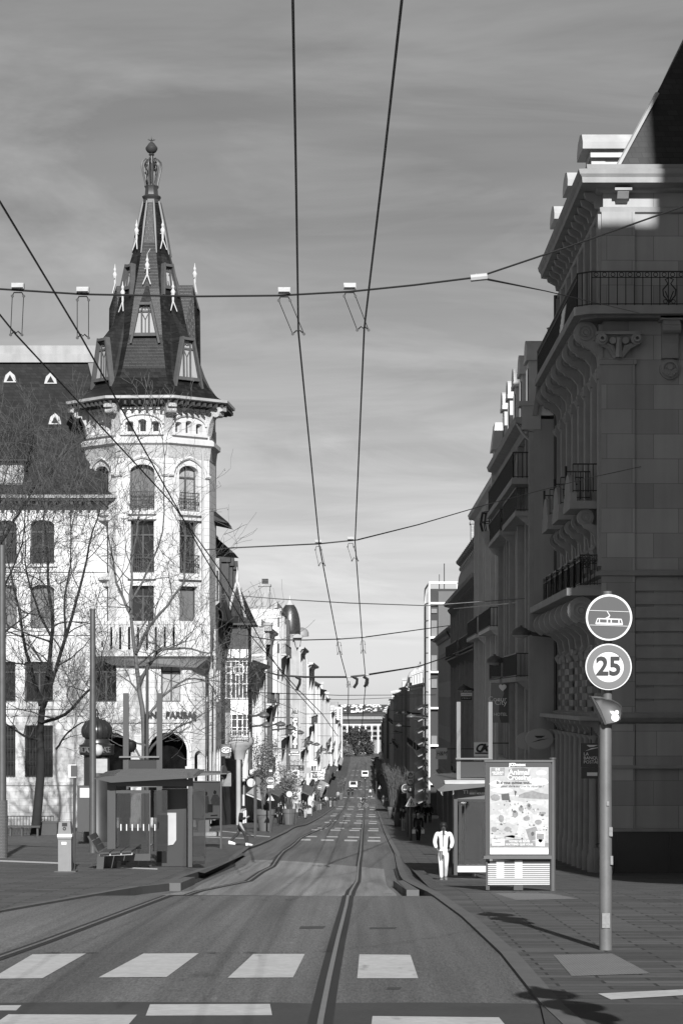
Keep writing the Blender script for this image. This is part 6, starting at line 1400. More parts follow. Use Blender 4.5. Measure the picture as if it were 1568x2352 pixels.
t,D=post_at(666.5,1897,1822,'pale round sign on one of two thin poles by the second planter','sign_post',1.1); m=MB(); rsign(m,664.5,1824,7,D); m.build('round_sign',OFFW,t)
t,D=post_at(671,1896,1840,'bare thin pole just right of the pale round sign','post',1.1)
for i,(x,yb,ys,rr,lab) in enumerate(((727,1868,1806,0,'bare thin pole before the third planter'),(734,1864,1809,5,'little no entry sign beyond the third planter'),(751,1852,1804,4.3,'tiny round sign among the walkers on the left pavement'),(864,1846,1800,0,'thin dark pole on the right kerb far down the street'))):
    t,D=post_at(x,yb,ys-6,lab,'sign_post',.9)
    if rr:
        m=MB(); rsign(m,x,ys,rr,D); a=m.build('round_sign',SIGNW,t); m=MB(); m.disc((XX(x,D),D-.06,ZZ(ys,D)),(0,1,0),rr*.86*D/F,.02,18); m.build('sign_face',SIGNMID,a); m=MB(); pbox(m,x-rr*.6,x+rr*.6,ys-.8,ys+.8,D-.1,.015); m.build('white_bar',WHITE,a)
# traffic lights on the right
t,D=post_at(943,1934,1775,'traffic light with three dark lenses above a triangular tree-shaped warning sign','traffic_light',3.0,DGREY); t['category']='traffic light'
m=MB()
pbox(m,933.5,951,1772,1834,D,.3); bd=m.build('signal_head',BLACK,t)
for i,y in enumerate((1779,1795,1811)):
    m=MB(); c=Vector((XX(942,D),D-.12,ZZ(y,D))); m.disc(c,(0,1,0),6.4*D/F,.24,16,r2=5.4*D/F); m.build('visor',DGREY,bd); m=MB(); m.disc(c+Vector((0,.1,0)),(0,1,0),5.2*D/F,.03,16); m.build('lens',GLASS,bd)
m=MB(); pbox(m,941.2,942.8,1806,1816,D-.05,.02); m.build('signal_bar',WHITE,bd)
m=MB(); m.prism([(XX(x,D),D-.1,ZZ(y,D)) for x,y in((930.5,1851),(933.5,1852.5),(953,1852.5),(956,1851),(944.5,1829),(942.5,1829))],(0,.04,0)); w=m.build('warning_sign',SIGNW,t); m=MB(); m.prism([(XX(x,D),D-.112,ZZ(y,D)) for x,y in((934.5,1849.8),(952,1849.8),(943.4,1833.5))],(0,.01,0)); m.build('sign_rim',SIGNMID,w); m=MB(); m.prism([(XX(x,D),D-.12,ZZ(y,D)) for x,y in((937.5,1848.3),(949,1848.3),(943.3,1837.5))],(0,.006,0)); m.build('sign_face',SIGNW,w); m=MB(); m.prism([(XX(x,D),D-.126,ZZ(y,D)) for x,y in((942.6,1848),(944,1848),(944,1845),(946,1845),(943.3,1839),(940.6,1845),(942.6,1845))],(0,.004,0)); m.build('sign_symbol',BLACK,w)
t,D=post_at(935,1925,1785,'pale slim pole with a round outlined sign beside the traffic light','sign_post',2.2,GALV); m=MB(); rsign(m,932,1811,10.5,D+.05); a=m.build('round_sign',SIGNW,t); m=MB(); m.disc((XX(932,D),D,ZZ(1811,D)),(0,1,0),9.3*D/F,.03,24); m.build('sign_face',GREYP,a); m=MB(); pbox(m,926,938,1812,1814.5,D-.05,.02); m.build('white_bar',WHITE,a)
b=on(1036,1975); D=b.y; t=thing('sign_post','big round grey sign with pale rim on a post by the right shelter','sign',b); m=MB(); m.tube([b,(b.x,D,ZZ(1820,D))],.07,10); m.build('pole',GALV,t); m=MB(); rsign(m,1027,1816,16,D-.12); a=m.build('round_sign',SIGNW,t); m=MB(); m.disc((XX(1027,D),D-.16,ZZ(1816,D)),(0,1,0),14.8*D/F,.03,28); m.build('sign_face',GREYP,a)
for x,yb,lab in((888,1862,'small triangle sign at the right kerb by the far planters'),(872,1835,'tiny triangle sign far down the right kerb')):
    t,D=post_at(x,yb,yb-32,lab,'sign_post',.8); m=MB(); m.prism([(XX(x+a,D),D,ZZ(yb-27+c,D)) for a,c in((-4,4),(4,4),(0,-4))],(0,.04,0)); a=m.build('warning_triangle',SIGNW,t); m=MB(); m.prism([(XX(x+a,D),D-.02,ZZ(yb-27+c,D)) for a,c in((-1.6,2.6),(1.6,2.6),(0,-.6))],(0,.01,0)); m.build('sign_symbol',DGREY,a)
# hanging shop signs
def hang(x0,x1,y0,y1,D,lab,base,lines=(),ink=WHITE,size=None,name='shop_sign',wall_x=None):
    t=thing(name,lab,'sign',(XX((x0+x1)/2,D),D,ZZ(y1,D)),0,'hanging shop signs'); m=MB(); pbox(m,x0,x1,y0,y1,D,.14); p=m.build('sign_panel',base,t)
    if wall_x is not None: m=MB(); m.bar((XX((x0+x1)/2,D),D+.07,ZZ(y0+2,D)),(wall_x,D+.07,ZZ(y0+2,D)),.06); m.build('bracket',DGREY,t)
    if lines:
        m=MB(); n=len(lines); sz=size or (y1-y0)/n*.8
        for i,l in enumerate(lines): m.text(l,(XX((x0+x1)/2,D),D-.03,ZZ(lerp(y0,y1,(i+.5)/n),D)),sz*D/F,ext=.006,bold=.004*D/100)
        m.build('sign_lettering',ink,p)
    return t,p
t,p=hang(1000,1026,1718,1744,150,'pale square H&M blade sign on the dark right-hand row',mat('dim_pale_sign',.55,.5,.3,var=.05),(),BLACK,wall_x=8)
m=MB(); m.text('H&M',(XX(1013,150),149.96,ZZ(1731,150)),14*150/F,ext=.005,shear=.3,sx=.8); m.build('sign_lettering',mat('sign_ink',.03,.5,.3,var=0),p)
t,p=hang(1088,1125,1705,1737,118,'square bank sign with looped CA letters above an underline',mat('dim_white_sign',.85,.5,.3,var=.05),(),wall_x=8)
m=MB(); D=118; m.text('C',(XX(1099,D),D-.03,ZZ(1719,D)),26*D/F,ext=.006,bold=.02,shear=.3); m.text('A',(XX(1111,D),D-.035,ZZ(1718,D)),22*D/F,ext=.006,bold=.03,shear=.15); pbox(m,1090,1121,1728.5,1731.5,D-.03,.02); m.bar((XX(1108,D),D-.02,ZZ(1723,D)),(XX(1123,D),D-.02,ZZ(1711,D)),.06); m.build('sign_lettering',mat('sign_ink',.03),p)
D=112; t=thing('hotel_banner','long two-tone hotel banner with a heart hanging from a bracket','banner',(XX(1147,D),D,ZZ(1660,D))); m=MB(); pbox(m,1127,1167,1571,1660,D,.03); p=m.build('cloth',mat('banner_grey',.1,.7,.3,var=.1),t)
m=MB(); m.poly([(XX(x,D),D-.006,ZZ(y,D)) for x,y in((1127,1571),(1146,1571),(1153,1580),(1157,1592),(1153,1604),(1146,1612),(1144,1640),(1150,1660),(1129,1660))]); m.build('pale_print',mat('banner_pale',.24,.7,.3,var=.1),p)
m=MB(); m.text('\u2665',(XX(1153,D),D-.012,ZZ(1580,D)),.3,ext=.004); m.text('Coeur',(XX(1163,D),D-.012,ZZ(1606,D)),.33,ext=.004,align='RIGHT'); m.text('City',(XX(1163,D),D-.012,ZZ(1614,D)),.33,ext=.004,align='RIGHT'); m.text('HOTEL',(XX(1164,D),D-.012,ZZ(1641,D)),.2,ext=.004,align='RIGHT')
q=Vector((XX(1154,D),D-.012,ZZ(1579,D))); m.tube([q+Vector((.16*sin(a_)**3,0,.01*(13*cos(a_)-5*cos(2*a_)-2*cos(3*a_)-cos(4*a_)))) for a_ in [2*PI*i/24 for i in range(25)]],.012,4); m.build('banner_lettering',mat('dim_lettering',.4),p)
m=MB(); m.bar((XX(1126,D),D,ZZ(1569.5,D)),(XX(1170,D),D,ZZ(1569,D)),.05); m.bar((XX(1128,D),D,ZZ(1555,D)),(XX(1172,D),D,ZZ(1555,D)),.05); m.bar((XX(1168,D),D,ZZ(1556,D)),(XX(1168,D),D,ZZ(1662,D)),.04); m.build('bracket',ZINCD,t)
D=156; t=thing('sale_board','dark A VENDRE estate agent board tied to a balcony','sign',(XX(1068,D),D,ZZ(1608,D))); m=MB(); pbox(m,1058,1083,1584,1608,D,.05); p=m.build('board',BLACK,t); m=MB(); pbox(m,1058,1083,1591,1599,D-.02,.02); m.build('pale_band',mat('dim_white_sign',.38),p); m=MB(); m.text('A VENDRE',(XX(1070.5,D),D-.04,ZZ(1587.5,D)),5.2*D/F,ext=.005); m.text('03 83 202 277',(XX(1070.5,D),D-.04,ZZ(1603.5,D)),3.6*D/F,ext=.005); m.build('board_lettering',mat('dim_white_sign',.38),p); m=MB(); m.text('PLACIPRIVE',(XX(1070.5,D),D-.04,ZZ(1595,D)),4.2*D/F,ext=.005); m.build('band_lettering',BLACK,p)
hang(1029,1042,1786,1800,128,'small dark DP shop sign behind the shelter roof',DGREY,('DP',),SIGNMID,wall_x=8)
t,p=hang(507,531,1709,1737,166,'square grey UGC cinema sign with an oval loop',mat('cinema_grey',.12,.4,.4,var=.1),('UGC',),WHITE,12,wall_x=-9.6)
m=MB(); D=165.9; c=Vector((XX(519,D),D,ZZ(1723,D))); m.tube([c+Vector((10.5*D/F*cos(a_)*(1-.05*i/24),0,6.4*D/F*sin(a_))) for i,a_ in enumerate([2*PI*i/24-.4 for i in range(24)])],.035,4); m.build('oval_loop',WHITE,p)
hang(505,531,1775,1806,167,'shiny grey sign with palm-like strokes under the cinema sign',mat('sheen_grey',.2,.2,.6,var=.5,vs=2),(),wall_x=-9.6)
D=240; t=thing('shop_sign','tall vertical AU CACHET sign with a round medallion on top','sign',(XX(678,D),D,ZZ(1720,D))); m=MB(); pbox(m,671,684,1648,1721,D,.2); p=m.build('sign_panel',DGREY,t); m=MB(); 
for i,ch in enumerate('CACHET'): m.text(ch,(XX(677.4,D),D-.05,ZZ(1655+i*11.6,D)),13*D/F,ext=.01,bold=.05)
m.build('sign_lettering',WHITE,p); m=MB(); m.disc((XX(678,D),D,ZZ(1636,D)),(0,1,0),10*D/F,.2,10); q=m.build('medallion',OFFW,t); m=MB(); m.disc((XX(678,D),D-.11,ZZ(1636,D)),(0,1,0),8.6*D/F,.02,20,r2=8*D/F); m.text('AU',(XX(678,D),D-.14,ZZ(1636,D)),10*D/F,ext=.01,bold=.03); m.build('medallion_lettering',GREYP,q); m=MB(); m.bar((XX(672,D),D+.1,ZZ(1648,D)),(-9.2,D+.1,ZZ(1648,D)),.12); m.bar((XX(672,D),D+.1,ZZ(1720,D)),(-9.2,D+.1,ZZ(1720,D)),.12); m.build('bracket',DGREY,t)
for a in((665,687,1725,1736,238,'dark sign reading ARTICLES LE TANNEUR under the vertical sign',BLACK,('ARTICLES','LE TANNEUR'),WHITE),(670,686.5,1769,1788,228,'white sign with a tilted dark square below the tanner sign',WHITE,(),WHITE),(671,682,1790,1800,226,'small dark sign with a curved letter M near the tilted square sign',DGREY,('M',),OFFW),
 (685,698,1758,1770,262,'small black sign with a ring emblem right of the white sign',BLACK,('o','- -'),OFFW),(710,727,1748,1759,300,'blank white sign hanging high over the left pavement',WHITE,(),WHITE),(699,714,1763,1776,285,'mottled grey sign under the blank white sign',WEATH,(),WHITE),(717,729,1773,1787,310,'grey sign with thin vertical letters by the mottled sign',DGREY,('NT',),OFFW),(730,745,1772,1790,320,'white sign with dark lettering rows far down the left side',WHITE,('THE','OPTIC'),BLACK),(738,747,1768,1776,345,'little white sign marked G at the far left side',WHITE,('G',),BLACK),(750,757,1768,1777,385,'tiny dark sign beyond the sign marked G',DGREY,(),WHITE)):
    t,p=hang(*a[:5],a[5],a[6],a[7],a[8],wall_x=-8.6)
    if 'tilted dark' in a[5]:
        m=MB(); D=a[4]; m.prism([(XX(x,D),D-.03,ZZ(y,D)) for x,y in((672,1772.5),(683,1771),(684.5,1784.5),(673.5,1787))],(0,.02,0)); q=m.build('dark_square',DGREY,p); m=MB(); m.text('Geed',(XX(678.3,D),D-.05,ZZ(1779,D)),6*D/F,ext=.006,bold=.01); m.build('sign_lettering',WHITE,q)
# facade lamps: flat domes on arms
def lamp(x,y,D,s,lab,sz=.62,L=1.9):
    t=thing('street_lamp',lab,'street lamp',(XX(x,D),D,ZZ(y,D)),0,'dome lamps on wall arms'); c=(XX(x,D),D,ZZ(y,D)); m=MB(); m.lathe([(sz,-.06),(sz,.0),(sz*.85,.12),(sz*.5,.23),(sz*.15,.28),(.06,.34)],c,18); h=m.build('lamp_head',GREYP,t,smooth=True); m=MB(); m.lathe([(sz*.9,-.07),(sz*.6,-.16),(.05,-.2)],c,14); m.build('lens',ZINC,h,smooth=True)
    m=MB(); m.tube([(c[0],D,c[2]+.25),(c[0]+s*sz*1.2,D,c[2]-.02),(c[0]+s*L,D,c[2]-.15)],[.05,.09,.1],6); m.build('arm',DGREY,t)
LM=[(1195,1455,101,1,'dome lamp over the corner of the bank, nearest on the right row'),(1135,1519,116,1,'dome lamp second along the right row below iron balconies'),(1064,1583,158,1,'pale dome lamp on the crested house above the sale board'),(943,1646,270,1,'dome lamp before the glass tower'),(917,1638,330,1,'dome lamp upper of two close together on the far right'),(931,1637,300,1,'dome lamp just beyond the glass tower frame'),(915,1667,380,1,'dome lamp midway down the far right row'),(908,1681,450,1,'small dome lamp beyond the midway one at right'),(903,1700,520,1,'tiny dome lamp above the far right awnings'),(897,1708,600,1,'last tiny dome lamp on the right'),
(606,1643,178,-1,'dome lamp beside the low house, nearest on the left row'),(644,1664,222,-1,'dome lamp left of the vertical sign'),(612,1666,196,-1,'pale dome lamp beneath the nearest left lamp'),(669,1673,238,-1,'dome lamp across the vertical sign letters'),(688,1683,262,-1,'dome lamp right of the vertical sign letters'),(711,1706,310,-1,'dome lamp over the black shopfront at left'),(727,1710,350,-1,'dome lamp next beyond the black shopfront'),(743,1722,420,-1,'small dome lamp far along the left row'),(757,1730,520,-1,'tiny dome lamp at the far end of the left row')]
for x,y,D,s,lab in LM: lamp(x,y,D,s,lab,.5 if D>200 else .42)
# planters
def planter(x,y,lab,r0=.5,h=1.2):
    b=on(x,y); t=thing('planter',lab,'planter',b,0,'big round plant pots'); m=MB(); m.lathe([(r0*.68,-.05),(r0*.72,.05),(r0*.98,h*.74),(r0*1.08,h*.76),(r0*1.1,h),(r0*.98,h),(r0*.95,h*.85)],b,24); m.build('pot',mat('pot_grey',.1,.6,.4,var=.15,vs=3),t,smooth=True); m=MB(); m.disc(b+Vector((0,0,h*.9)),(0,0,1),r0*.95,.04,20); m.build('soil',EARTH,t); return b+Vector((0,0,h*.9)),b.y
PLN=[planter(610,1909,'large dark pot with a tall bamboo, nearest on the left pavement',.5,1.22),planter(664,1894,'second dark pot down the left pavement with bushy bamboo',.48,1.15),planter(730,1861,'third pot far down the left pavement',.5,1.2),
 planter(899,1881,'dark pot with bare twigs at the right kerb by the traffic light',.42,1.2),planter(913,1899,'nearer narrow pot on the right beside the man in pale trousers',.36,1.15),planter(783,1836,'small distant pot on the left kerb',.5,1.2),planter(870,1812,'small distant pot on the right kerb',.5,1.2)]
m=MB(); q=on(1085,2049) if 0 else None

sp2=copy_tree(st,None,Vector((2.95,16.4,-hp(16.4,3))),0,'unseen sign post copy added outside the right edge to shade the road')  # unseen copy, added so its shadow falls on the road
# ---------------- people
SKIN=mat('skin',.25,.6,.4,var=.05); SKIND=mat('dark_skin',.075,.5,.4,var=.05); HAIRD=mat('dark_hair',.012,.6,.3,var=.2); HAIRL=mat('fair_hair',.35,.6,.3,var=.25,vs=20)
CLW=mat('white_cloth',.62,.9,.2,var=.12,vs=5,bump=.3,bs=12); CLB=mat('black_cloth',.014,.9,.2,var=.25,vs=6,bump=.3,bs=12); CLD=mat('dark_cloth',.035,.9,.2,var=.25,vs=6,bump=.3,bs=12); CLM=mat('grey_cloth',.11,.9,.2,var=.25,vs=6); CLL=mat('pale_cloth',.34,.9,.2,var=.2,vs=6)
SHOEW=mat('white_shoe',.6,.6,.3,var=.1); SHOED=mat('dark_shoe',.02,.6,.3,var=.1)
def skin(name,verts,edges,rads,m,parent,sub=1,root=0):
    me=bpy.data.meshes.new(name); me.from_pydata(verts,edges,[]); o=bpy.data.objects.new(name,me); COL.objects.link(o)
    bpy.context.view_layer.objects.active=o
    sk=o.modifiers.new('s','SKIN'); sk.use_smooth_shade=True; sk.branch_smoothing=.6
    if not me.skin_vertices: me.skin_vertices.new()
    for i,r in enumerate(rads):
        sv=me.skin_vertices[0].data[i]; sv.radius=r if isinstance(r,tuple) else (r,r); sv.use_root=(i==root)
    ss=o.modifiers.new('d','SUBSURF'); ss.levels=sub; ss.render_levels=sub
    PEND.append((o,m)); o.parent=parent; ORG[o]=ORG.get(parent,Vector())
    return o
PEND=[]
def bake():
    bpy.context.view_layer.update(); dg=bpy.context.evaluated_depsgraph_get()
    for o,m in PEND:
        me=bpy.data.meshes.new_from_object(o.evaluated_get(dg)); o.modifiers.clear(); old=o.data; o.data=me; me.materials.clear(); me.materials.append(m); me.polygons.foreach_set('use_smooth',[True]*len(me.polygons)); bpy.data.meshes.remove(old)
    PEND.clear()
def person(x,y,label,H=1.72,face=0,pose='stand',top=CLD,legs=CLD,hair=HAIRD,skin_=SKIN,coat=0,shoe=SHOED,stride=.0,arms='down',long_hair=False,base=None,hood=False,group=None,fine=False,head=0,lean=0,big_hair=False):
    """face: heading in degrees, 0 = walking away from the camera, 180 = towards it, 90 = to the right"""
    b=base or on(x,y); p=thing('person',label,'person',b,rad(-face),group or 'people in the street'); ORG[p]=Vector((0,0,0))
    h=H; hipz=.52*h; knee=.285*h; ank=.05*h; shz=.815*h; L=lambda a,c,t:tuple(a[i]+(c[i]-a[i])*t for i in range(3))
    s=stride
    def leg(sd,ph):
        hip=(sd*.052*h,0,hipz); kn=(sd*.043*h,ph*s*.55+.03*h*(1 if s else .3),knee+.01*h*abs(ph)*s); an=(sd*.033*h,ph*s*1.0-(.10*h if (ph<0 and s) else 0),ank+(.05*h if (ph<0 and s>.2) else 0)); toe=(sd*.045*h,an[1]+.12*h,an[2]-.035*h-(.02*h if an[2]>ank+.01 else 0)); return hip,kn,an,toe
    if pose=='ride':
        legsP=[((.052*h,-.05*h,hipz),(.07*h,.17*h,hipz-.14*h),(.06*h,.06*h,hipz-.42*h),(.06*h,.17*h,hipz-.44*h)),((-.052*h,-.05*h,hipz),(-.07*h,.2*h,hipz-.03*h),(-.06*h,.14*h,hipz-.27*h),(-.06*h,.25*h,hipz-.29*h))]
    else: legsP=[leg(1,1),leg(-1,-1)]
    ly=lean*h*.3
    pel=(0,0,hipz+.01*h); wa=(0,ly*.3,.62*h); ch=(0,ly*.75,.74*h); nk=(0,ly,.845*h); hb=(0,ly+.015*h+head*.02*h,.885*h); ht=(0,ly+.02*h+head*.05*h,.955*h)
    def arm(sd):
        sh=(sd*.112*h,ly*.9,shz-.005*h)
        if arms=='pocket': el=(sd*.15*h,-.035*h,.655*h); wr=(sd*.115*h,.035*h,.545*h); hd=(sd*.075*h,.03*h,.5*h)
        elif arms=='phone': el=(sd*.14*h,.0,.65*h); wr=(sd*.06*h,.15*h,.69*h); hd=(sd*.03*h,.19*h,.71*h)
        elif arms=='ride': el=(sd*.15*h,ly+.12*h,.68*h); wr=(sd*.15*h,ly+.24*h,.63*h); hd=(sd*.14*h,ly+.29*h,.63*h)
        else: el=(sd*.14*h,-.02*h-sd*s*.25,.645*h); wr=(sd*.135*h,.03*h-sd*s*.45,.49*h); hd=(sd*.13*h,.045*h-sd*s*.5,.45*h)
        return sh,el,wr,hd
    A=[arm(1),arm(-1)]
    # body: one continuous surface
    v=[pel,wa,ch,nk,hb,ht]; e=[(0,1),(1,2),(2,3),(3,4),(4,5)]; r=[(.075*h,.06*h),(.066*h,.052*h),(.08*h,.055*h),(.032*h,.034*h),(.047*h,.056*h),(.044*h,.052*h)]
    for a in A:
        i=len(v); v+=[a[0],a[1],a[2],a[3]]; e+=[(2,i),(i,i+1),(i+1,i+2),(i+2,i+3)]; r+=[.034*h,.024*h,.018*h,(.02*h,.012*h)]
        if fine:
            d=(Vector(a[3])-Vector(a[2])).normalized(); sdv=d.cross(Vector((0,1,0))); sdv=sdv.normalized() if sdv.length>.1 else Vector((1,0,0))
            for k,(off,ln) in enumerate(((-.012,.04),(-.004,.048),(.004,.046),(.012,.036))):
                q=Vector(a[3])+sdv*off*h; j=len(v); v+=[tuple(q+d*ln*.5*h),tuple(q+d*ln*h+Vector((0,.006*h,0)))]; e+=[(i+3,j),(j,j+1)]; r+=[.005*h,.0045*h]
            j=len(v); v.append(tuple(Vector(a[3])+sdv*.024*h+d*.012*h)); e.append((i+2,j)); r.append(.006*h)
    for l in legsP:
        i=len(v); v+=[l[0],l[1],l[2],l[3]]; e+=[(0,i),(i,i+1),(i+1,i+2),(i+2,i+3)]; r+=[.05*h,.033*h,.022*h,.02*h]
    if fine:
        i=len(v); v.append((0,ht[1]+.062*h,.5*(hb[2]+ht[2])-.004*h)); e.append((4,i)); r.append(.009*h)
        for sd in(-1,1): j=len(v); v.append((sd*.052*h,ht[1]-.005*h,.5*(hb[2]+ht[2]))); e.append((4,j)); r.append(.009*h)
    skin('body',v,e,r,skin_,p,sub=2 if fine else 1)
    # jacket
    v=[(0,0,(.47 if not coat else .5)*h),wa,ch,(0,ly,.83*h)]; e=[(0,1),(1,2),(2,3)]; r=[(.088*h,.068*h),(.084*h,.066*h),(.092*h,.066*h),(.05*h,.048*h)]
    for a in A:
        i=len(v); wr=L(a[1],a[2],.92); v+=[a[0],a[1],wr]; e+=[(2,i),(i,i+1),(i+1,i+2)]; r+=[.046*h,.037*h,.03*h]
    if coat:
        v.append((0,.01*h,(.5-coat)*h)); e.append((0,len(v)-1)); r.append((.1*h,.085*h))
    skin('jacket',v,e,r,top,p,sub=2 if fine else 1,root=1)
    # trousers
    v=[(0,0,.56*h),pel]; e=[(0,1)]; r=[(.075*h,.06*h),(.08*h,.064*h)]
    for l in legsP:
        i=len(v); v+=[(l[0][0]*1.05,l[0][1],l[0][2]-.05*h),l[1],L(l[1],l[2],.95)]; e+=[(1,i),(i,i+1),(i+1,i+2)]; r+=[.053*h,.04*h,.032*h]
    skin('trousers',v,e,r,legs,p,sub=1)
    for l in legsP:
        d=Vector(l[3])-Vector(l[2]); m=MB(); a=Vector(l[2])+Vector((0,-.03*h,-.035*h)); t=Vector(l[3])+Vector((0,.02*h,.0)); m.tube([a+Vector((0,0,.028*h)),a.lerp(t,.4)+Vector((0,0,.022*h)),t],[.03*h,.027*h,.018*h],8); m.tube([a-Vector((0,0,.008*h)),t-Vector((0,0,.012*h))],[.026*h,.022*h],6); m.build('shoe',shoe,p,smooth=True,world=False)
    m=MB(); c=Vector((0,ht[1]-.008*h,ht[2]-.012*h)); hs=1.18 if big_hair else 1
    m.lathe([(a_*hs,b_*hs) for a_,b_ in [(.004*h,.047*h),(.03*h,.042*h),(.047*h,.022*h),(.053*h,-.004*h),(.05*h,-.03*h),(.03*h,-.055*h)]],c,14,sy=1.1)
    m.v=[(q[0],q[1]-(.022*h if q[2]<c.z-.01*h and q[1]>c.y else 0),q[2]) for q in m.v]
    if long_hair: m.tube([c+Vector((0,-.03*h,0)),c+Vector((0,-.055*h,-.09*h)),c+Vector((0,-.06*h,-.17*h))],[.05*h,.052*h,.03*h],8)
    m.build('hood' if hood else 'hair',top if hood else hair,p,smooth='all',world=False)
    if fine:
        for sd in(-1,1): m=MB(); m.lathe([(.001,.005*h),(.006*h,0),(.001,-.005*h)],(sd*.02*h,ht[1]+.049*h,.5*(hb[2]+ht[2])+.012*h),8); m.build('eye',BLACK,p,world=False)
    return p
def extra(p,name,mb,m,smooth=True): return mb.build(name,m,p,smooth=smooth,world=False)
pm=person(1018,2025,'person in an all-white jacket and trousers, head bowed, hands in pockets',1.76,182,'walk',CLW,CLW,HAIRD,SKIND,stride=.16,arms='pocket',coat=.015,big_hair=True,fine=True,head=.9,shoe=mat('mottled_shoe',.2,.6,.3,var=.7,vs=25))
m=MB(); h=1.76; m.prism([(-.032,.105,.845*h),(.032,.105,.845*h),(.012,.126,.74*h),(.01,.122,.6*h),(-.008,.122,.58*h),(-.012,.126,.74*h)],(0,.012,0)); extra(pm,'shirt_front',m,CLB,False)
m=MB(); 
for sd in(-1,1): m.prism([(sd*.03,.1,.85*h),(sd*.1,.085,.835*h),(sd*.075,.135,.785*h),(sd*.03,.135,.80*h)],(0,.012,0))
extra(pm,'collar',m,CLW,False)
pw=person(552,1942,'person in a dark hooded parka striding right while looking at a phone',1.78,92,'walk',CLB,CLD,HAIRD,SKIN,coat=.13,stride=.3,arms='phone',fine=True,hood=True,shoe=SHOEW,head=.8,lean=.08)
m=MB(); m.box(-.04,.04,.36,.375,1.24,1.38); extra(pw,'phone',m,BLACK,False)
pb_=person(960,1935,'blonde curly-haired person in a dark double-breasted coat carrying white bags',1.66,178,'stand',CLB,CLB,HAIRL,SKIN,coat=.1,fine=True,stride=.05)
for sd in(-1,1): m=MB(); m.box(sd*.25-.09,sd*.25+.09,.0,.1,.5,.72); m.tube([(sd*.25-.05,.05,.72),(sd*.25,.05,.8),(sd*.25+.05,.05,.72)],.012,4); extra(pb_,'bag',m,WHITE,False)
m=MB()
for k in range(3):
    for sd in(-.06,.06): m.lathe([(.001,.015),(.016,0),(.001,-.015)],(sd,.155,.98+k*.11),6)
extra(pb_,'buttons',m,ZINC)
person(478,1903,'long-haired person in a pale coat walking away behind the cyclist',1.68,10,'walk',CLL,CLD,HAIRD,coat=.14,stride=.14,long_hair=True,shoe=SHOEW)
person(926,1909,'person seen from behind in a dark jumper and pale trousers',1.72,4,'stand',CLD,CLL,HAIRD,stride=.06,shoe=SHOEW)
a=person(913,1893,'person with a round backpack walking away by the right pots',1.7,0,'walk',CLD,CLD,stride=.1); m=MB(); m.lathe([(.02,.24),(.14,.18),(.17,0),(.15,-.18),(.05,-.22)],(0,-.2,1.25),12); extra(a,'backpack',m,BLACK)
person(976,1891,'dark-clad person in the right shade, left of a pair',1.7,176,'walk',CLB,CLB,coat=.08,stride=.08)
a=person(986.6,1891,'person in the right shade with a pale scarf, right of a pair',1.74,184,'walk',CLB,CLB,stride=.1); m=MB(); m.lathe([(.07,.03),(.1,0),(.07,-.05)],(0,.02,1.44),10); extra(a,'scarf',m,CLL)
person(1027,1925,'dark figure half hidden behind the post by the right shelter',1.75,180,'stand',CLB,CLB,coat=.1,base=Vector((XX(1027,140),140,-hp(140,5))))
person(958,1880,'dark figure in the doorway shade beyond the traffic light',1.72,180,'stand',CLB,CLB,base=Vector((XX(957.6,225),225,-hp(225,5))))
person(640,1896,'short person in a long dark coat in front of the bamboo pots',1.62,178,'walk',CLB,CLB,coat=.14,stride=.08)
person(646,1894,'tall person in black with a pale bag strap behind the long coat',1.8,180,'stand',CLB,CLD,base=Vector((XX(645,184),184,-hp(184,-6))))
person(655,1893,'dark-haired person in a white top between the two nearest pots',1.66,170,'stand',CLW,CLD,long_hair=True,base=Vector((XX(655,186),186,-hp(186,-6))))
person(701.5,1881,'person in dark jacket and pale trousers pushing a buggy',1.7,175,'walk',CLD,CLL,stride=.1)
person(696,1874,'tall dark figure just left of the buggy pair',1.75,178,'stand',CLB,CLB,coat=.1)
person(759,1852,'person with bare legs walking away on the left pavement',1.68,0,'walk',CLD,SKIN,stride=.1,shoe=SHOEW)
person(768.5,1854,'person in a dark jacket near the left kerb far down',1.75,0,'walk',CLB,CLM,stride=.12)
person(800,1829,'left one of two dark figures walking in the roadway',1.75,0,'walk',CLB,CLB,stride=.12,base=hit(800,1829,hr))
person(809,1829,'right one of two dark figures walking in the roadway',1.78,0,'walk',CLB,CLB,stride=.1,base=hit(809,1829,hr))
person(850,1830,'person in a white top with a white bag crossing the roadway',1.7,-60,'walk',CLW,CLD,stride=.25,base=hit(850,1830,hr),shoe=SHOEW)
person(826,1807,'dark figure standing by the white car',1.75,0,'walk',CLB,CLD,stride=.1,base=hit(826,1807,hr))
for i,(x,y,t_,lg,lab) in enumerate(((865,1812,CLD,CLD,'dark walker far down the right pavement by a pale sign'),(870.5,1824,CLB,CLB,'dark-clad walker on the right kerb below the small far pot'),(862,1788,CLM,CLW,'grey-topped walker in white trousers far down the right pavement'),(855.5,1765,CLW,CLL,'tiny figure all in white near the far right end'),(859,1763,CLB,CLB,'tiny dark figure beside the one in white at the far end'),
 (721,1864,CLM,CLD,'grey-coated walker by the third pot'),(742,1858,CLB,CLD,'black-coated walker past the third pot'),(776,1838,CLL,CLD,'pale-topped walker by the small left pot'),(789,1815,CLB,CLB,'dark walker at the left kerb before the white car'),(793,1800,CLM,CLD,'grey walker at the left kerb level with the white car'),(688,1878,CLM,CLB,'walker in grey between the buggy and the second pot'),(880,1850,CLD,CLM,'walker in grey trousers by the right triangle sign'),(852,1820,CLB,CLB,'dark figure on the right kerb behind the bag carrier'),(749,1850,CLW,CLD,'white-topped walker in the far left crowd'),(735,1862,CLD,CLL,'pale-trousered walker in the left crowd'))):
    person(x,y,lab,1.66+.03*(i%4),(0,180)[i%2],'walk',t_,lg,stride=.1)
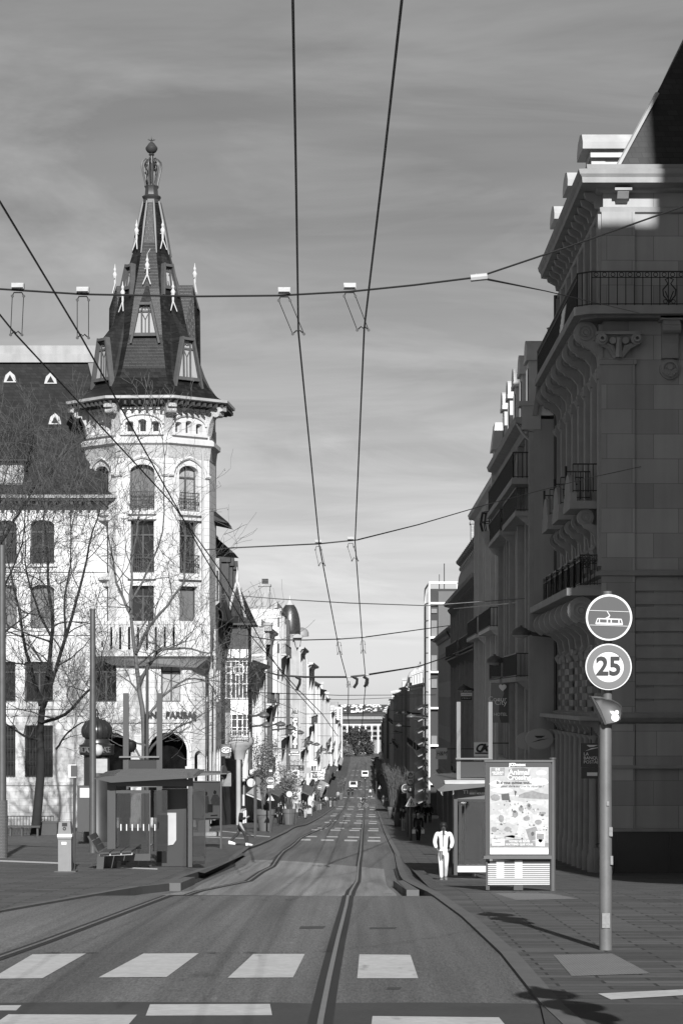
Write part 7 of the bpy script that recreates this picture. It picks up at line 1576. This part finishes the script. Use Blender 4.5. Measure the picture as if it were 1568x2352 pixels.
# buggy
b=on(710,1877); t=thing('baby_buggy','small pale baby buggy pushed along the left pavement','buggy',b); m=MB(); m.prism([b+Vector((-.2,0,.35)),b+Vector((.2,0,.35)),b+Vector((.24,0,.9)),b+Vector((-.24,0,.9))],(0,.5,.1)); m.build('seat',CLL,t); m=MB(); m.lathe([(.27,0),(.25,.18),(.12,.3),(.02,.33)],b+Vector((0,.3,.85)),12); m.build('hood',CLD,t,smooth=True)
for sx_ in(-.24,.24):
    for dy in(0,.55): m=MB(); m.disc(b+Vector((sx_,dy,.13)),(1,0,0),.13,.05,14); m.build('wheel',BLACK,t)
    m=MB(); m.bar(b+Vector((sx_,0,.13)),b+Vector((sx_,.55,1.05)),.03); m.build('frame',ZINC,t)
# bicycles: local x = forward
def bicycle(lab,b,heading,cat='bicycle'):
    t=thing('bicycle',lab,cat,b,heading); ORG[t]=Vector()
    for x in(-.52,.52):
        m=MB(); m.tube([(x+.33*cos(2*PI*i/28),0,.34+.33*sin(2*PI*i/28)) for i in range(29)],.022,6); w=m.build('wheel',BLACK,t,world=False)
        m=MB(); m.disc((x,0,.34),(0,1,0),.31,.02,24,r2=.285); m.build('rim',ZINC,w,world=False); m=MB()
        for k in range(9): m.bar((x,0,.34),(x+.29*cos(k*.7),0,.34+.29*sin(k*.7)),.006)
        m.build('spokes',ZINC,w,world=False)
    m=MB(); bb=(-.1,0,.3); st_=(-.22,0,.82); hd=(.36,0,.85); hb=(.4,0,.68)
    for a,c in((bb,st_),(bb,hb),(st_,hd),(hb,hd),(bb,(-.52,0,.34)),(st_,(-.52,0,.34))): m.tube([a,c],.022,6)
    m.tube([hb,(.45,0,.5),(.52,0,.34)],.02,6); m.build('frame',CLM,t,world=False)
    m=MB(); m.tube([hd,(.37,0,1.0)],.018,6); m.tube([(.3,-.3,1.0),(.37,-.1,1.02),(.37,.1,1.02),(.3,.3,1.0)],.016,6); m.build('handlebar',BLACK,t,world=False)
    m=MB(); m.prism([(-.38,-.07,.93),(-.38,.07,.93),(-.1,.02,.95),(-.1,-.02,.95)],(0,0,.05)); m.tube([(-.22,0,.82),(-.25,0,.93)],.016,6); m.build('saddle',BLACK,t,world=False)
    m=MB(); m.disc((-.1,.04,.3),(0,1,0),.1,.02,16); m.build('chainring',ZINC,t,world=False)
    m=MB(); m.bar((-.1,-.12,.2),(-.1,.12,.4),.03); m.build('pedals',BLACK,t,world=False)
    return t
b=on(458,1910); bicycle('bicycle ridden towards the camera beside the bank entrance',b,-PI/2-.06)
person(0,0,'cyclist in sunglasses and a dark jacket riding towards the camera',1.78,184,'ride',CLD,CLB,HAIRL,arms='ride',lean=.45,base=b+Vector((0,.28,.02)),fine=True)
b=hit(833,1855,hr); bicycle('mountain bicycle crossing the roadway side-on in the distance',b,.02)
person(0,0,'cyclist with a pale backpack leaning forward across the roadway',1.76,90,'ride',CLB,CLB,arms='ride',lean=.8,base=b+Vector((-.28,0,.04)))
m=MB(); q=b+Vector((-.32,0,1.42)); m.lathe([(.03,.2),(.16,.15),(.18,-.05),(.08,-.2)],q,10); tag(m.build('backpack',CLL,None,True),'pale backpack worn by the cyclist crossing the roadway','backpack')
b=Vector((XX(1392,82.6),82.6,-hp(82.6,8))); bicycle('dark bicycle leaning by the wall in the deep right shade',b,PI/2+.2)
b=hit(838,1797,hr); bicycle('bicycle ridden away behind the white van',b,PI/2); person(0,0,'cyclist in black riding away towards the white van',1.76,0,'ride',CLB,CLB,arms='ride',lean=.4,base=b+Vector((0,-.28,.04)))
bake()
# ---------------- vehicles (local x = across, y = away from the camera)
def vehicle(name,lab,b,L,W,Hh,kind,paint,cat,rear=True):
    t=thing(name,lab,cat,b); bz=b+Vector((0,0,.28)); m=MB(); w=W/2
    if kind=='van': prof=[(0,0),(0,.75),(.12,Hh-.45),(.3,Hh-.28),(L*.72,Hh-.28),(L*.82,.95),(L,.75),(L,0)]
    else: prof=[(0,0),(0,.5),(.25,.62),(L*.22,.68),(L*.32,Hh-.3),(L*.66,Hh-.28),(L*.85,.68),(L,.6),(L,0)]
    m.prism([bz+Vector((-w,y_,z_)) for y_,z_ in prof],(W,0,0)); bd=m.build('body',paint,t)
    m=MB()
    if kind=='van': m.prism([bz+Vector((-w*.82,-.02,.82)),bz+Vector((w*.82,-.02,.82)),bz+Vector((w*.76,.1,Hh-.5)),bz+Vector((-w*.76,.1,Hh-.5))],(0,.03,0))
    else: m.prism([bz+Vector((-w*.8,L*.22-.03,.7)),bz+Vector((w*.8,L*.22-.03,.7)),bz+Vector((w*.68,L*.31-.03,Hh-.34)),bz+Vector((-w*.68,L*.31-.03,Hh-.34))],(0,.03,0))
    m.build('windscreen',GLASS,t)
    for sd in(-1,1):
        m=MB(); m.box(bz.x+sd*w*.78-.16,bz.x+sd*w*.78+.16,bz.y-.03,bz.y+.05,bz.z+.38,bz.z+.56); m.build('headlight' if not rear else 'tail_light',ZINC if not rear else SIGNMID,t)
        m=MB(); m.box(bz.x+sd*(w+.1)-.1,bz.x+sd*(w+.1)+.1,bz.y+L*.3,bz.y+L*.3+.1,bz.z+.75,bz.z+.95); m.build('mirror',BLACK,t)
        for yy in(L*.18,L*.82): m=MB(); m.disc((bz.x+sd*(w-.1),bz.y+yy,b.z+.32),(1,0,0),.32,.22,18); wh=m.build('wheel',BLACK,t); m=MB(); m.disc((bz.x+sd*(w+.01),bz.y+yy,b.z+.32),(1,0,0),.19,.03,14); m.build('rim',ZINC,wh)
    m=MB(); m.box(bz.x-w,bz.x+w,bz.y-.06,bz.y,bz.z,bz.z+.22); m.build('bumper',DGREY,t); m=MB(); m.box(bz.x-.26,bz.x+.26,bz.y-.08,bz.y-.06,bz.z+.2,bz.z+.31); m.build('number_plate',SIGNW,t)
    return t
CARW=mat('white_car_paint',.7,.25,.5,var=.03,coat=.5); CARB=mat('black_car_paint',.015,.2,.5,var=0,coat=.5)
vehicle('delivery_van','white van driving away down the middle of the street',hit(838,1787,hr),4.6,2.0,2.1,'van',CARW,'van')
t=vehicle('parked_car','white car with a roof light bar coming up the street',hit(811,1812,hr),4.4,1.8,1.65,'car',CARW,'car',False); b=hit(811,1812,hr); m=MB(); m.box(b.x-.55,b.x+.55,b.y+1.9,b.y+2.1,b.z+1.65,b.z+1.8); m.build('light_bar',DGREY,t)
vehicle('parked_car','black car parked at the far right end of the street',Vector((XX(857,1040),1040,-hp(1040,5))),4.4,1.85,1.6,'car',CARB,'car',False)
vehicle('parked_car','second dark car behind the black one at the far end',Vector((XX(865,1075),1075,-hp(1075,6))),4.4,1.8,1.5,'car',mat('dark_car_paint',.03,.25,.5,var=0,coat=.5),'car',False)
# ---------------- overhead tram wires
def wz(D): return -hp(D,0)+5.85
def trolley(pts,lab):
    """pts: (x,y,D) as seen; height follows the contact-wire height above the street"""
    m=MB(); q=[]
    for x,y,D in pts: q.append(Vector((XX(x,D),D,ZZ(y,D))))
    m.tube(q,[.0058+.0001*p.y for p in q],5); o=m.build('trolley_wire',IRON); tag(o,lab,'overhead wire',group='tram contact wires'); return o
trolley([(664,-420,7),(672,0,10.1),(679,380,13.5),(685,762,19.5),(733,1252,36),(778,1490,57),(800,1572,71),(799,1645,98),(803,1690,150),(812,1722,260)],'contact wire left of the middle, running up the centre of the sky')
trolley([(1070,-420,7),(922,0,10.1),(880,380,13.5),(836,755,19.5),(815,1245,36),(833,1490,57),(840,1566,71),(833,1640,98),(829,1690,150),(827,1722,260)],'contact wire right of the middle, slanting down from the top edge')
trolley([(-420,-120,9),(0,462,14.6),(188,775,19.5),(467,1274,36),(581,1466,57),(683,1582,75),(740,1640,100),(775,1690,160)],'contact wire crossing the tower roof from the upper left edge')
trolley([(-500,120,11),(0,722,18.4),(37,768,19.5),(394,1154,31),(520,1330,40),(610,1490,60),(660,1565,75),(730,1645,105)],'lowest contact wire entering at the left edge below the other')
def span(pts,lab,r=.012,m_=IRON):
    m=MB(); m.tube([P(*p) for p in pts],r,5); o=m.build('span_wire',m_); tag(o,lab,'overhead wire',group='cross-span wires'); return o
s1=span([(-120,650,19.5),(0,664,19.5),(190,676,19.5),(450,681,19.5),(640,679,19.5),(803,670,19.5),(950,655,19.5),(1095,637,19.5)],'first cross-span wire in front of the tower spire',.0085)
span([(1095,637,19.5),(1300,568,20),(1568,474,21),(1750,405,22)],'upper fork of the first cross-span running off to the right',.008)
span([(1095,637,19.5),(1250,668,40),(1400,703,66),(1470,720,84)],'lower fork of the first cross-span tied to the balcony',.01)
m=MB(); m.tube([P(1080,639,19.5),P(1118,635,19.5)],.03,8); m.tube([P(1090,632,19.5),P(1098,642,19.5)],.02,6); tag(m.build('wire_clamp',ZINC),'small pale clamp where the first cross-span forks','clamp')
s2=span([(470,1263,60),(540,1258,36),(733,1249,36),(820,1240,36),(960,1205,45),(1130,1155,60),(1350,1098,75),(1470,1072,84)],'second cross-span wire running up to the stone corner',.011)
s3=span([(520,1452,150),(622,1469.6,57),(700,1470,57),(778,1468,57),(833,1464,57),(985,1443,70),(1030,1437,90)],'third cross-span wire at the egg dome height',.014)
s4=span([(600,1540,160),(641,1551,71),(700,1555,71),(800,1555,71),(835,1551,71),(960,1531,100),(1050,1500,150)],'thick dark feeder span sagging across the street',.03)
span([(470,1362,140),(645,1376,100),(800,1385,85),(979,1391,100),(1240,1372,108)],'thin pale feeder wire below the tower balcony height',.02,ZINCD)
span([(1041,1398,160),(1150,1388,120),(1290,1371,98)],'bright short wire across the crested house',.03,ZINC)
for x0,y0,x1,y1,D0,D1,lab in ((560,1590,1000,1596,120,200,'fine cross wire over the far street, upper'),(640,1606,960,1600,150,240,'fine cross wire over the far street, second'),(700,1640,930,1630,250,300,'fine cross wire over the far street, third'),(690,1662,940,1655,300,340,'fine cross wire over the far street, fourth'),(520,1500,690,1590,150,240,'slanting wire along the left row of houses'),(530,1560,700,1640,150,260,'lower slanting wire along the left row'),(985,1560,1130,1520,270,140,'slanting wire along the right row of houses'),(720,1690,920,1684,400,420,'fine cross wire low over the far street')):
    span([(x0,y0,D0),((x0+x1)/2,(y0+y1)/2+4,(D0+D1)/2),(x1,y1,D1)],lab,.022 if D0<200 else .03)
def hanger(x0,y0,x1,y1,D,par,w=13,cap=True):
    k=D/F*max(.35,w/13); kw=D/F; m=MB(); a=P(x0,y0,D)
    hg=None
    m.box(a.x-14*k,a.x+14*k,D-.03,D+.03,a.z-.0,a.z+13*k); m.box(a.x-13*k,a.x+13*k,D-.05,D+.05,a.z+2*k,a.z+9*k); ins=m.build('insulator',mat('ceramic',.3,.4,.5,var=.3,vs=30),par)
    m=MB(); L=P(x0-w,y0+16,D); R=P(x0+w,y0+16,D); L2=P(x1-w,y1,D); R2=P(x1+w,y1,D)
    m.tube([L,P(x0-w*.7,y0+8,D),P(x0+w*.7,y0+8,D),R],1.6*k,5); m.tube([L2,P(x1-w*.3,y1-8,D),P(x1,y1-4,D),P(x1+w*.3,y1-8,D),R2],1.6*k,5); m.tube([L,L2],.9*k,4); m.tube([R,R2],.9*k,4)
    for q in(L,R,L2,R2): m.disc(q,(0,1,0),3.4*k,3*k,10)
    m.build('hanger',IRON,par)
for x0,y0,x1,y1 in((42,664,38,769),(191,673,191,776),(653,674,685,767),(803,664,833,758)): hanger(x0,y0,x1,y1,19.5,s1)
for x0,y0,x1,y1 in((731,1247,739,1299),(805,1240,815,1288)): hanger(x0,y0,x1,y1,36,s2,7)
for x0,y0,x1,y1 in((778,1467,780,1503),(833,1464,834,1500)): hanger(x0,y0,x1,y1,57,s3,5)
for x0,y0,x1,y1 in((800,1557,801,1578),(842,1552,840,1576)): hanger(x0,y0,x1,y1,71,s4,4)
for x,yb in((681,1586),(812,1580),(836,1578)):
    m=MB(); m.tube([P(x-2,1554,71),P(x+8,1560,71),P(x+7,1570,71),P(x,yb,71)],.05,6); m.build('feeder_loop',IRON,s4)
# ---------------- bare plane trees
BARK=mat('plane_bark',.09,.85,.2,var=.35,vs=3,bump=.5,bs=14); BARKT=mat('twig_bark',.06,.85,.2,var=.4,vs=2); BARKD=mat('shaded_bark',.022,.9,.2,var=.35,vs=3,bump=.5,bs=14)  # last bark darkened: shade on the trunk is put into its colour
def bare_tree(lab,limbs,base,seed,mt,trunk_r,depth=4,balls=True,dens=1.0,name='bare_tree'):
    """limbs: hand-placed main limbs as point lists (photo x, y, depth offset) from the trunk up"""
    R=random.Random(seed); t=thing(name,lab,'tree',base); D0=base.y; limbs=[(p_,a_*(.6 if i_ else .62),max(.018,b_*.55)) for i_,(p_,a_,b_) in enumerate(limbs)]
    tr=MB(); tw=MB()
    def grow(p,d,L,r,lev):
        n=4 if lev<3 else 3; pts=[p]; dd=d.copy(); k=max(2,int(L/.42))
        for i in range(k):
            dd=(dd+Vector((R.uniform(-1,1),R.uniform(-1,1),R.uniform(-.8,1)))*.34).normalized()
            if lev>=2: dd=(dd+Vector((0,0,.06))).normalized()
            p=p+dd*(L/k); pts.append(p)
        rs=[max(.0085,r*(1-.7*i/k)) for i in range(k+1)]
        (tr if lev<1 else tw).tube(pts,rs,n,cap=False)
        if lev>=depth:
            if balls and R.random()<.10: tw.lathe([(.005,.035),(.03,0),(.005,-.035)],pts[-1]-Vector((0,0,.09)),5)
            return
        c=int((3.2 if lev<2 else 2.8)*dens+R.random()*1.6)
        for j in range(c):
            q=R.uniform(.25,1) if j else 1.0; i=min(k,max(1,int(q*k))); ax=Vector((R.uniform(-1,1),R.uniform(-1,1),R.uniform(-.4,.9))).normalized()
            nd=(dd*.75+ax*.95).normalized(); grow(pts[i],nd,L*R.uniform(.5,.85),max(.0085,rs[i]*R.uniform(.55,.8)),lev+1)
    for li,(pts,r0,r1) in enumerate(limbs):
        q=[P(x,y,D0+dz) for x,y,dz in pts]
        # smooth and roughen the limb
        s=[]
        for i in range(len(q)-1):
            for u in(0,.33,.66): 
                a=q[max(i-1,0)]; b=q[i]; c=q[i+1]; d=q[min(i+2,len(q)-1)]
                s.append(.5*((2*b)+(c-a)*u+(2*a-5*b+4*c-d)*u*u+(3*b-a-3*c+d)*u**3)+Vector((R.uniform(-1,1),R.uniform(-1,1),0))*.05*(li>0))
        s.append(q[-1]); n=len(s); rs=[lerp(r0,r1,i/(n-1)) for i in range(n)]
        tr.tube(s,rs,10 if li==0 else 7,cap=True)
        if li==0: continue
        for i in range(2,n):
            if R.random()<.85*dens:
                d=(s[i]-s[i-1]).normalized(); ax=Vector((R.uniform(-1,1),R.uniform(-1,1),R.uniform(-.3,.8))).normalized()
                grow(s[i],(d*.5+ax).normalized(),R.uniform(1.6,3.4),max(.02,rs[i]*.5),1)
        grow(s[-1],(s[-1]-s[-2]).normalized(),2.2,r1,1)
    tr.build('trunk',mt,t,smooth=True); tw.build('crown',BARKT if mt is BARKD else mt,t,smooth=False)
    return t
b=on(88,1919); b=Vector((XX(88,125),125,-hp(125,-15)))
bare_tree('bare plane tree with a dark leaning trunk at the left, before the bank wing',[
 ([(80,1925,0),(88,1850,0),(95,1750,0),(92,1690,0),(98,1630,0)],.42,.3),
 ([(98,1640,0),(112,1540,.5),(120,1440,.8),(112,1330,1),(105,1230,1.2),(100,1130,1.5)],.24,.05),
 ([(100,1625,0),(132,1530,-.6),(165,1420,-1),(190,1320,-1.2),(215,1220,-1.4),(240,1140,-1.5)],.2,.04),
 ([(96,1660,0),(150,1640,-1),(200,1590,-1.6),(225,1560,-2),(235,1500,-2.2)],.17,.05),
 ([(96,1620,0),(70,1530,.8),(48,1430,1.4),(30,1330,1.8),(10,1250,2)],.2,.04),
 ([(95,1700,0),(55,1690,-.5),(20,1665,-1),(-30,1640,-1.5)],.14,.04),
 ([(118,1460,.8),(80,1380,-.4),(60,1290,-.8),(58,1200,-1)],.12,.03),
 ([(150,1470,-.9),(150,1370,.6),(165,1260,1.2),(160,1160,1.6)],.12,.03),
 ([(130,1720,0),(150,1690,-.8),(190,1660,-1.4),(240,1650,-2)],.1,.03)],b,11,BARKD,.4,depth=4,dens=.98)
b=Vector((XX(330,122),122,-hp(122,-9)))
bare_tree('bare plane tree with pale spreading limbs in front of the tower',[
 ([(335,1905,0),(334,1800,0),(333,1700,0),(330,1640,0)],.36,.26),
 ([(330,1650,0),(316,1560,.3),(308,1470,.6),(300,1400,.8),(305,1300,1),(318,1200,1.2),(330,1110,1.4)],.22,.04),
 ([(312,1500,.4),(345,1440,-.4),(385,1390,-.8),(420,1340,-1),(425,1290,-1.2),(425,1230,-1.4)],.16,.03),
 ([(318,1580,.2),(360,1500,-.6),(400,1490,-1),(440,1490,-1.2),(480,1500,-1.4),(510,1480,-1.6)],.16,.03),
 ([(305,1420,.7),(270,1340,1.2),(255,1260,1.6),(240,1180,1.8)],.14,.03),
 ([(332,1740,0),(365,1700,-.6),(410,1670,-1),(450,1650,-1.4),(490,1620,-1.6)],.13,.03),
 ([(333,1760,0),(300,1700,.4),(262,1690,.8),(230,1670,1)],.1,.03),
 ([(330,1660,0),(375,1600,.6),(430,1560,1),(480,1570,1.4),(505,1610,1.6)],.13,.03),
 ([(302,1380,.8),(340,1310,1.6),(372,1220,2),(378,1080,2.2),(374,1010,2.3)],.11,.02)],b,23,BARK,.36,depth=4,dens=.9)
b=Vector((XX(-60,112),112,-hp(112,-17)))
bare_tree('dark bare branches of a tree standing just off the left edge',[
 ([(-70,1950,0),(-66,1700,0),(-62,1500,0),(-50,1360,0)],.4,.22),
 ([(-50,1370,0),(-10,1270,.4),(30,1200,.8),(62,1150,1),(100,1090,1.2),(150,1040,1.4)],.17,.03),
 ([(-55,1450,0),(-20,1380,-.5),(20,1330,-.8),(50,1250,-1),(60,1150,-1.2)],.13,.03),
 ([(-60,1500,0),(-10,1470,.6),(40,1430,1),(80,1400,1.3)],.12,.03),
 ([(-55,1400,0),(-20,1250,.9),(0,1150,1.2),(20,1060,1.4)],.11,.03)],b,31,BARKD,.4,depth=4,dens=1.0)
# ---------------- pot plants
LEAF=mat('bamboo_leaf',.12,.6,.4,var=.5,vs=3); STALK=mat('dry_stalk',.085,.8,.2,var=.4,vs=4)
def pot_plant(b,lab,h,rad_,seed,leafy=True,n=26):
    R=random.Random(seed); t=thing('bamboo' if leafy else 'bare_shrub',lab,'plant',b); st_=MB(); lf=MB()
    for i in range(n):
        a=R.uniform(0,2*PI); rr=R.uniform(.05,.4)*rad_; p=b+Vector((rr*cos(a)*.5,rr*sin(a)*.5,-.05)); top=b+Vector((rad_*R.uniform(.2,1)*cos(a),rad_*R.uniform(.2,1)*sin(a),h*R.uniform(.6,1))); md=p.lerp(top,.5)+Vector((R.uniform(-.1,.1),R.uniform(-.1,.1),h*.08)); st_.tube([p,md,top],[.022,.016,.008],4,cap=False)
        if leafy:
            for j in range(46):
                u=R.uniform(.3,1); q=(p.lerp(md,u*2) if u<.5 else md.lerp(top,u*2-1))+Vector((R.gauss(0,.2),R.gauss(0,.2),R.gauss(0,.14))); d=Vector((R.uniform(-1,1),R.uniform(-1,1),R.uniform(-.9,.4))).normalized(); s_=d.cross(Vector((R.uniform(-1,1),R.uniform(-1,1),.3))).normalized()*R.uniform(.02,.04); L=R.uniform(.12,.26)
                lf.add([q,q+d*L*.5+s_,q+d*L,q+d*L*.5-s_],[(0,1,2,3)])
        else:
            for j in range(8):
                u=R.uniform(.3,1); q=md.lerp(top,u); e=q+Vector((R.uniform(-.35,.35),R.uniform(-.35,.35),R.uniform(.15,.6))); st_.tube([q,e],[.01,.005],3,cap=False)
                e2=e+Vector((R.uniform(-.25,.25),R.uniform(-.25,.25),R.uniform(.05,.4))); st_.tube([e,e2],[.006,.004],3,cap=False)
    st_.build('stalks',STALK,t)
    if leafy: lf.build('leaves',LEAF,t)
pot_plant(PLN[0][0],'tall leafy bamboo growing from the nearest left pot',4.6,.85,3)
pot_plant(PLN[1][0],'leafy bamboo growing from the second left pot',3.8,1.0,4,True,24)
pot_plant(PLN[2][0],'thin greenery growing from the third left pot',3.2,.8,5,True,16)
pot_plant(PLN[3][0],'bare twiggy shrub in the right pot by the traffic light',4.0,1.0,6,False,26)
pot_plant(PLN[4][0],'bare twigs fanning from the narrow right pot',3.6,.9,7,False,24)
pot_plant(PLN[5][0],'sparse greenery in the small left kerb pot',3.4,.9,8,True,14)
pot_plant(PLN[6][0],'bare twigs in the small right kerb pot',3.4,1.0,9,False,20)
# dark evergreen closing the street
def crown(lab,b,w,h,seed,n,mt,sz=.9):
    R=random.Random(seed); t=thing('round_tree',lab,'tree',b); m=MB(); m.tube([b,b+Vector((0,0,h*.5))],[.5,.3],8)
    cl=[(R.uniform(-.75,.75),R.uniform(-.5,.5),R.uniform(.25,.92)) for _ in range(24)]
    for cx_,cy_,cz_ in cl[:8]: m.tube([b+Vector((0,0,h*.35)),b+Vector((cx_*w*.5,cy_*w*.5,cz_*h*.9))],[.22,.06],5)
    m.build('trunk',BARKD,t); lf=MB()
    for i in range(n):
        c=cl[R.randrange(24)]; sc=1-.55*max(0,c[2]-.45)
        q=b+Vector(((c[0]*sc+R.gauss(0,.16))*w*.55,(c[1]+R.gauss(0,.16))*w*.5,(c[2]+R.gauss(0,.075))*h)); d=Vector((R.uniform(-1,1),R.uniform(-1,1),R.uniform(-1,1))).normalized(); s_=d.cross(Vector((R.uniform(-1,1),R.uniform(-1,1),R.uniform(-1,1)))).normalized(); L=R.uniform(.4,1)*sz
        lf.add([q,q+d*L*.5+s_*L*.3,q+d*L,q+d*L*.5-s_*L*.3],[(0,1,2,3)])
    lf.build('crown',mt,t); return t
EVG=mat('evergreen',.05,.7,.3,var=.5,vs=.5)
crown('broad dark evergreen tree standing at the far end of the street',Vector((XX(817,1215),1215,-30)),15.5,14.5,2,5200,EVG,1.3)
crown('smaller dark tree just right of the broad evergreen',Vector((XX(842,1225),1225,-30)),8,8,3,1500,EVG,1.1)
crown('low pale tree left of the broad evergreen',Vector((XX(796,1190),1190,-29.5)),6,7,4,900,LEAF,.9)
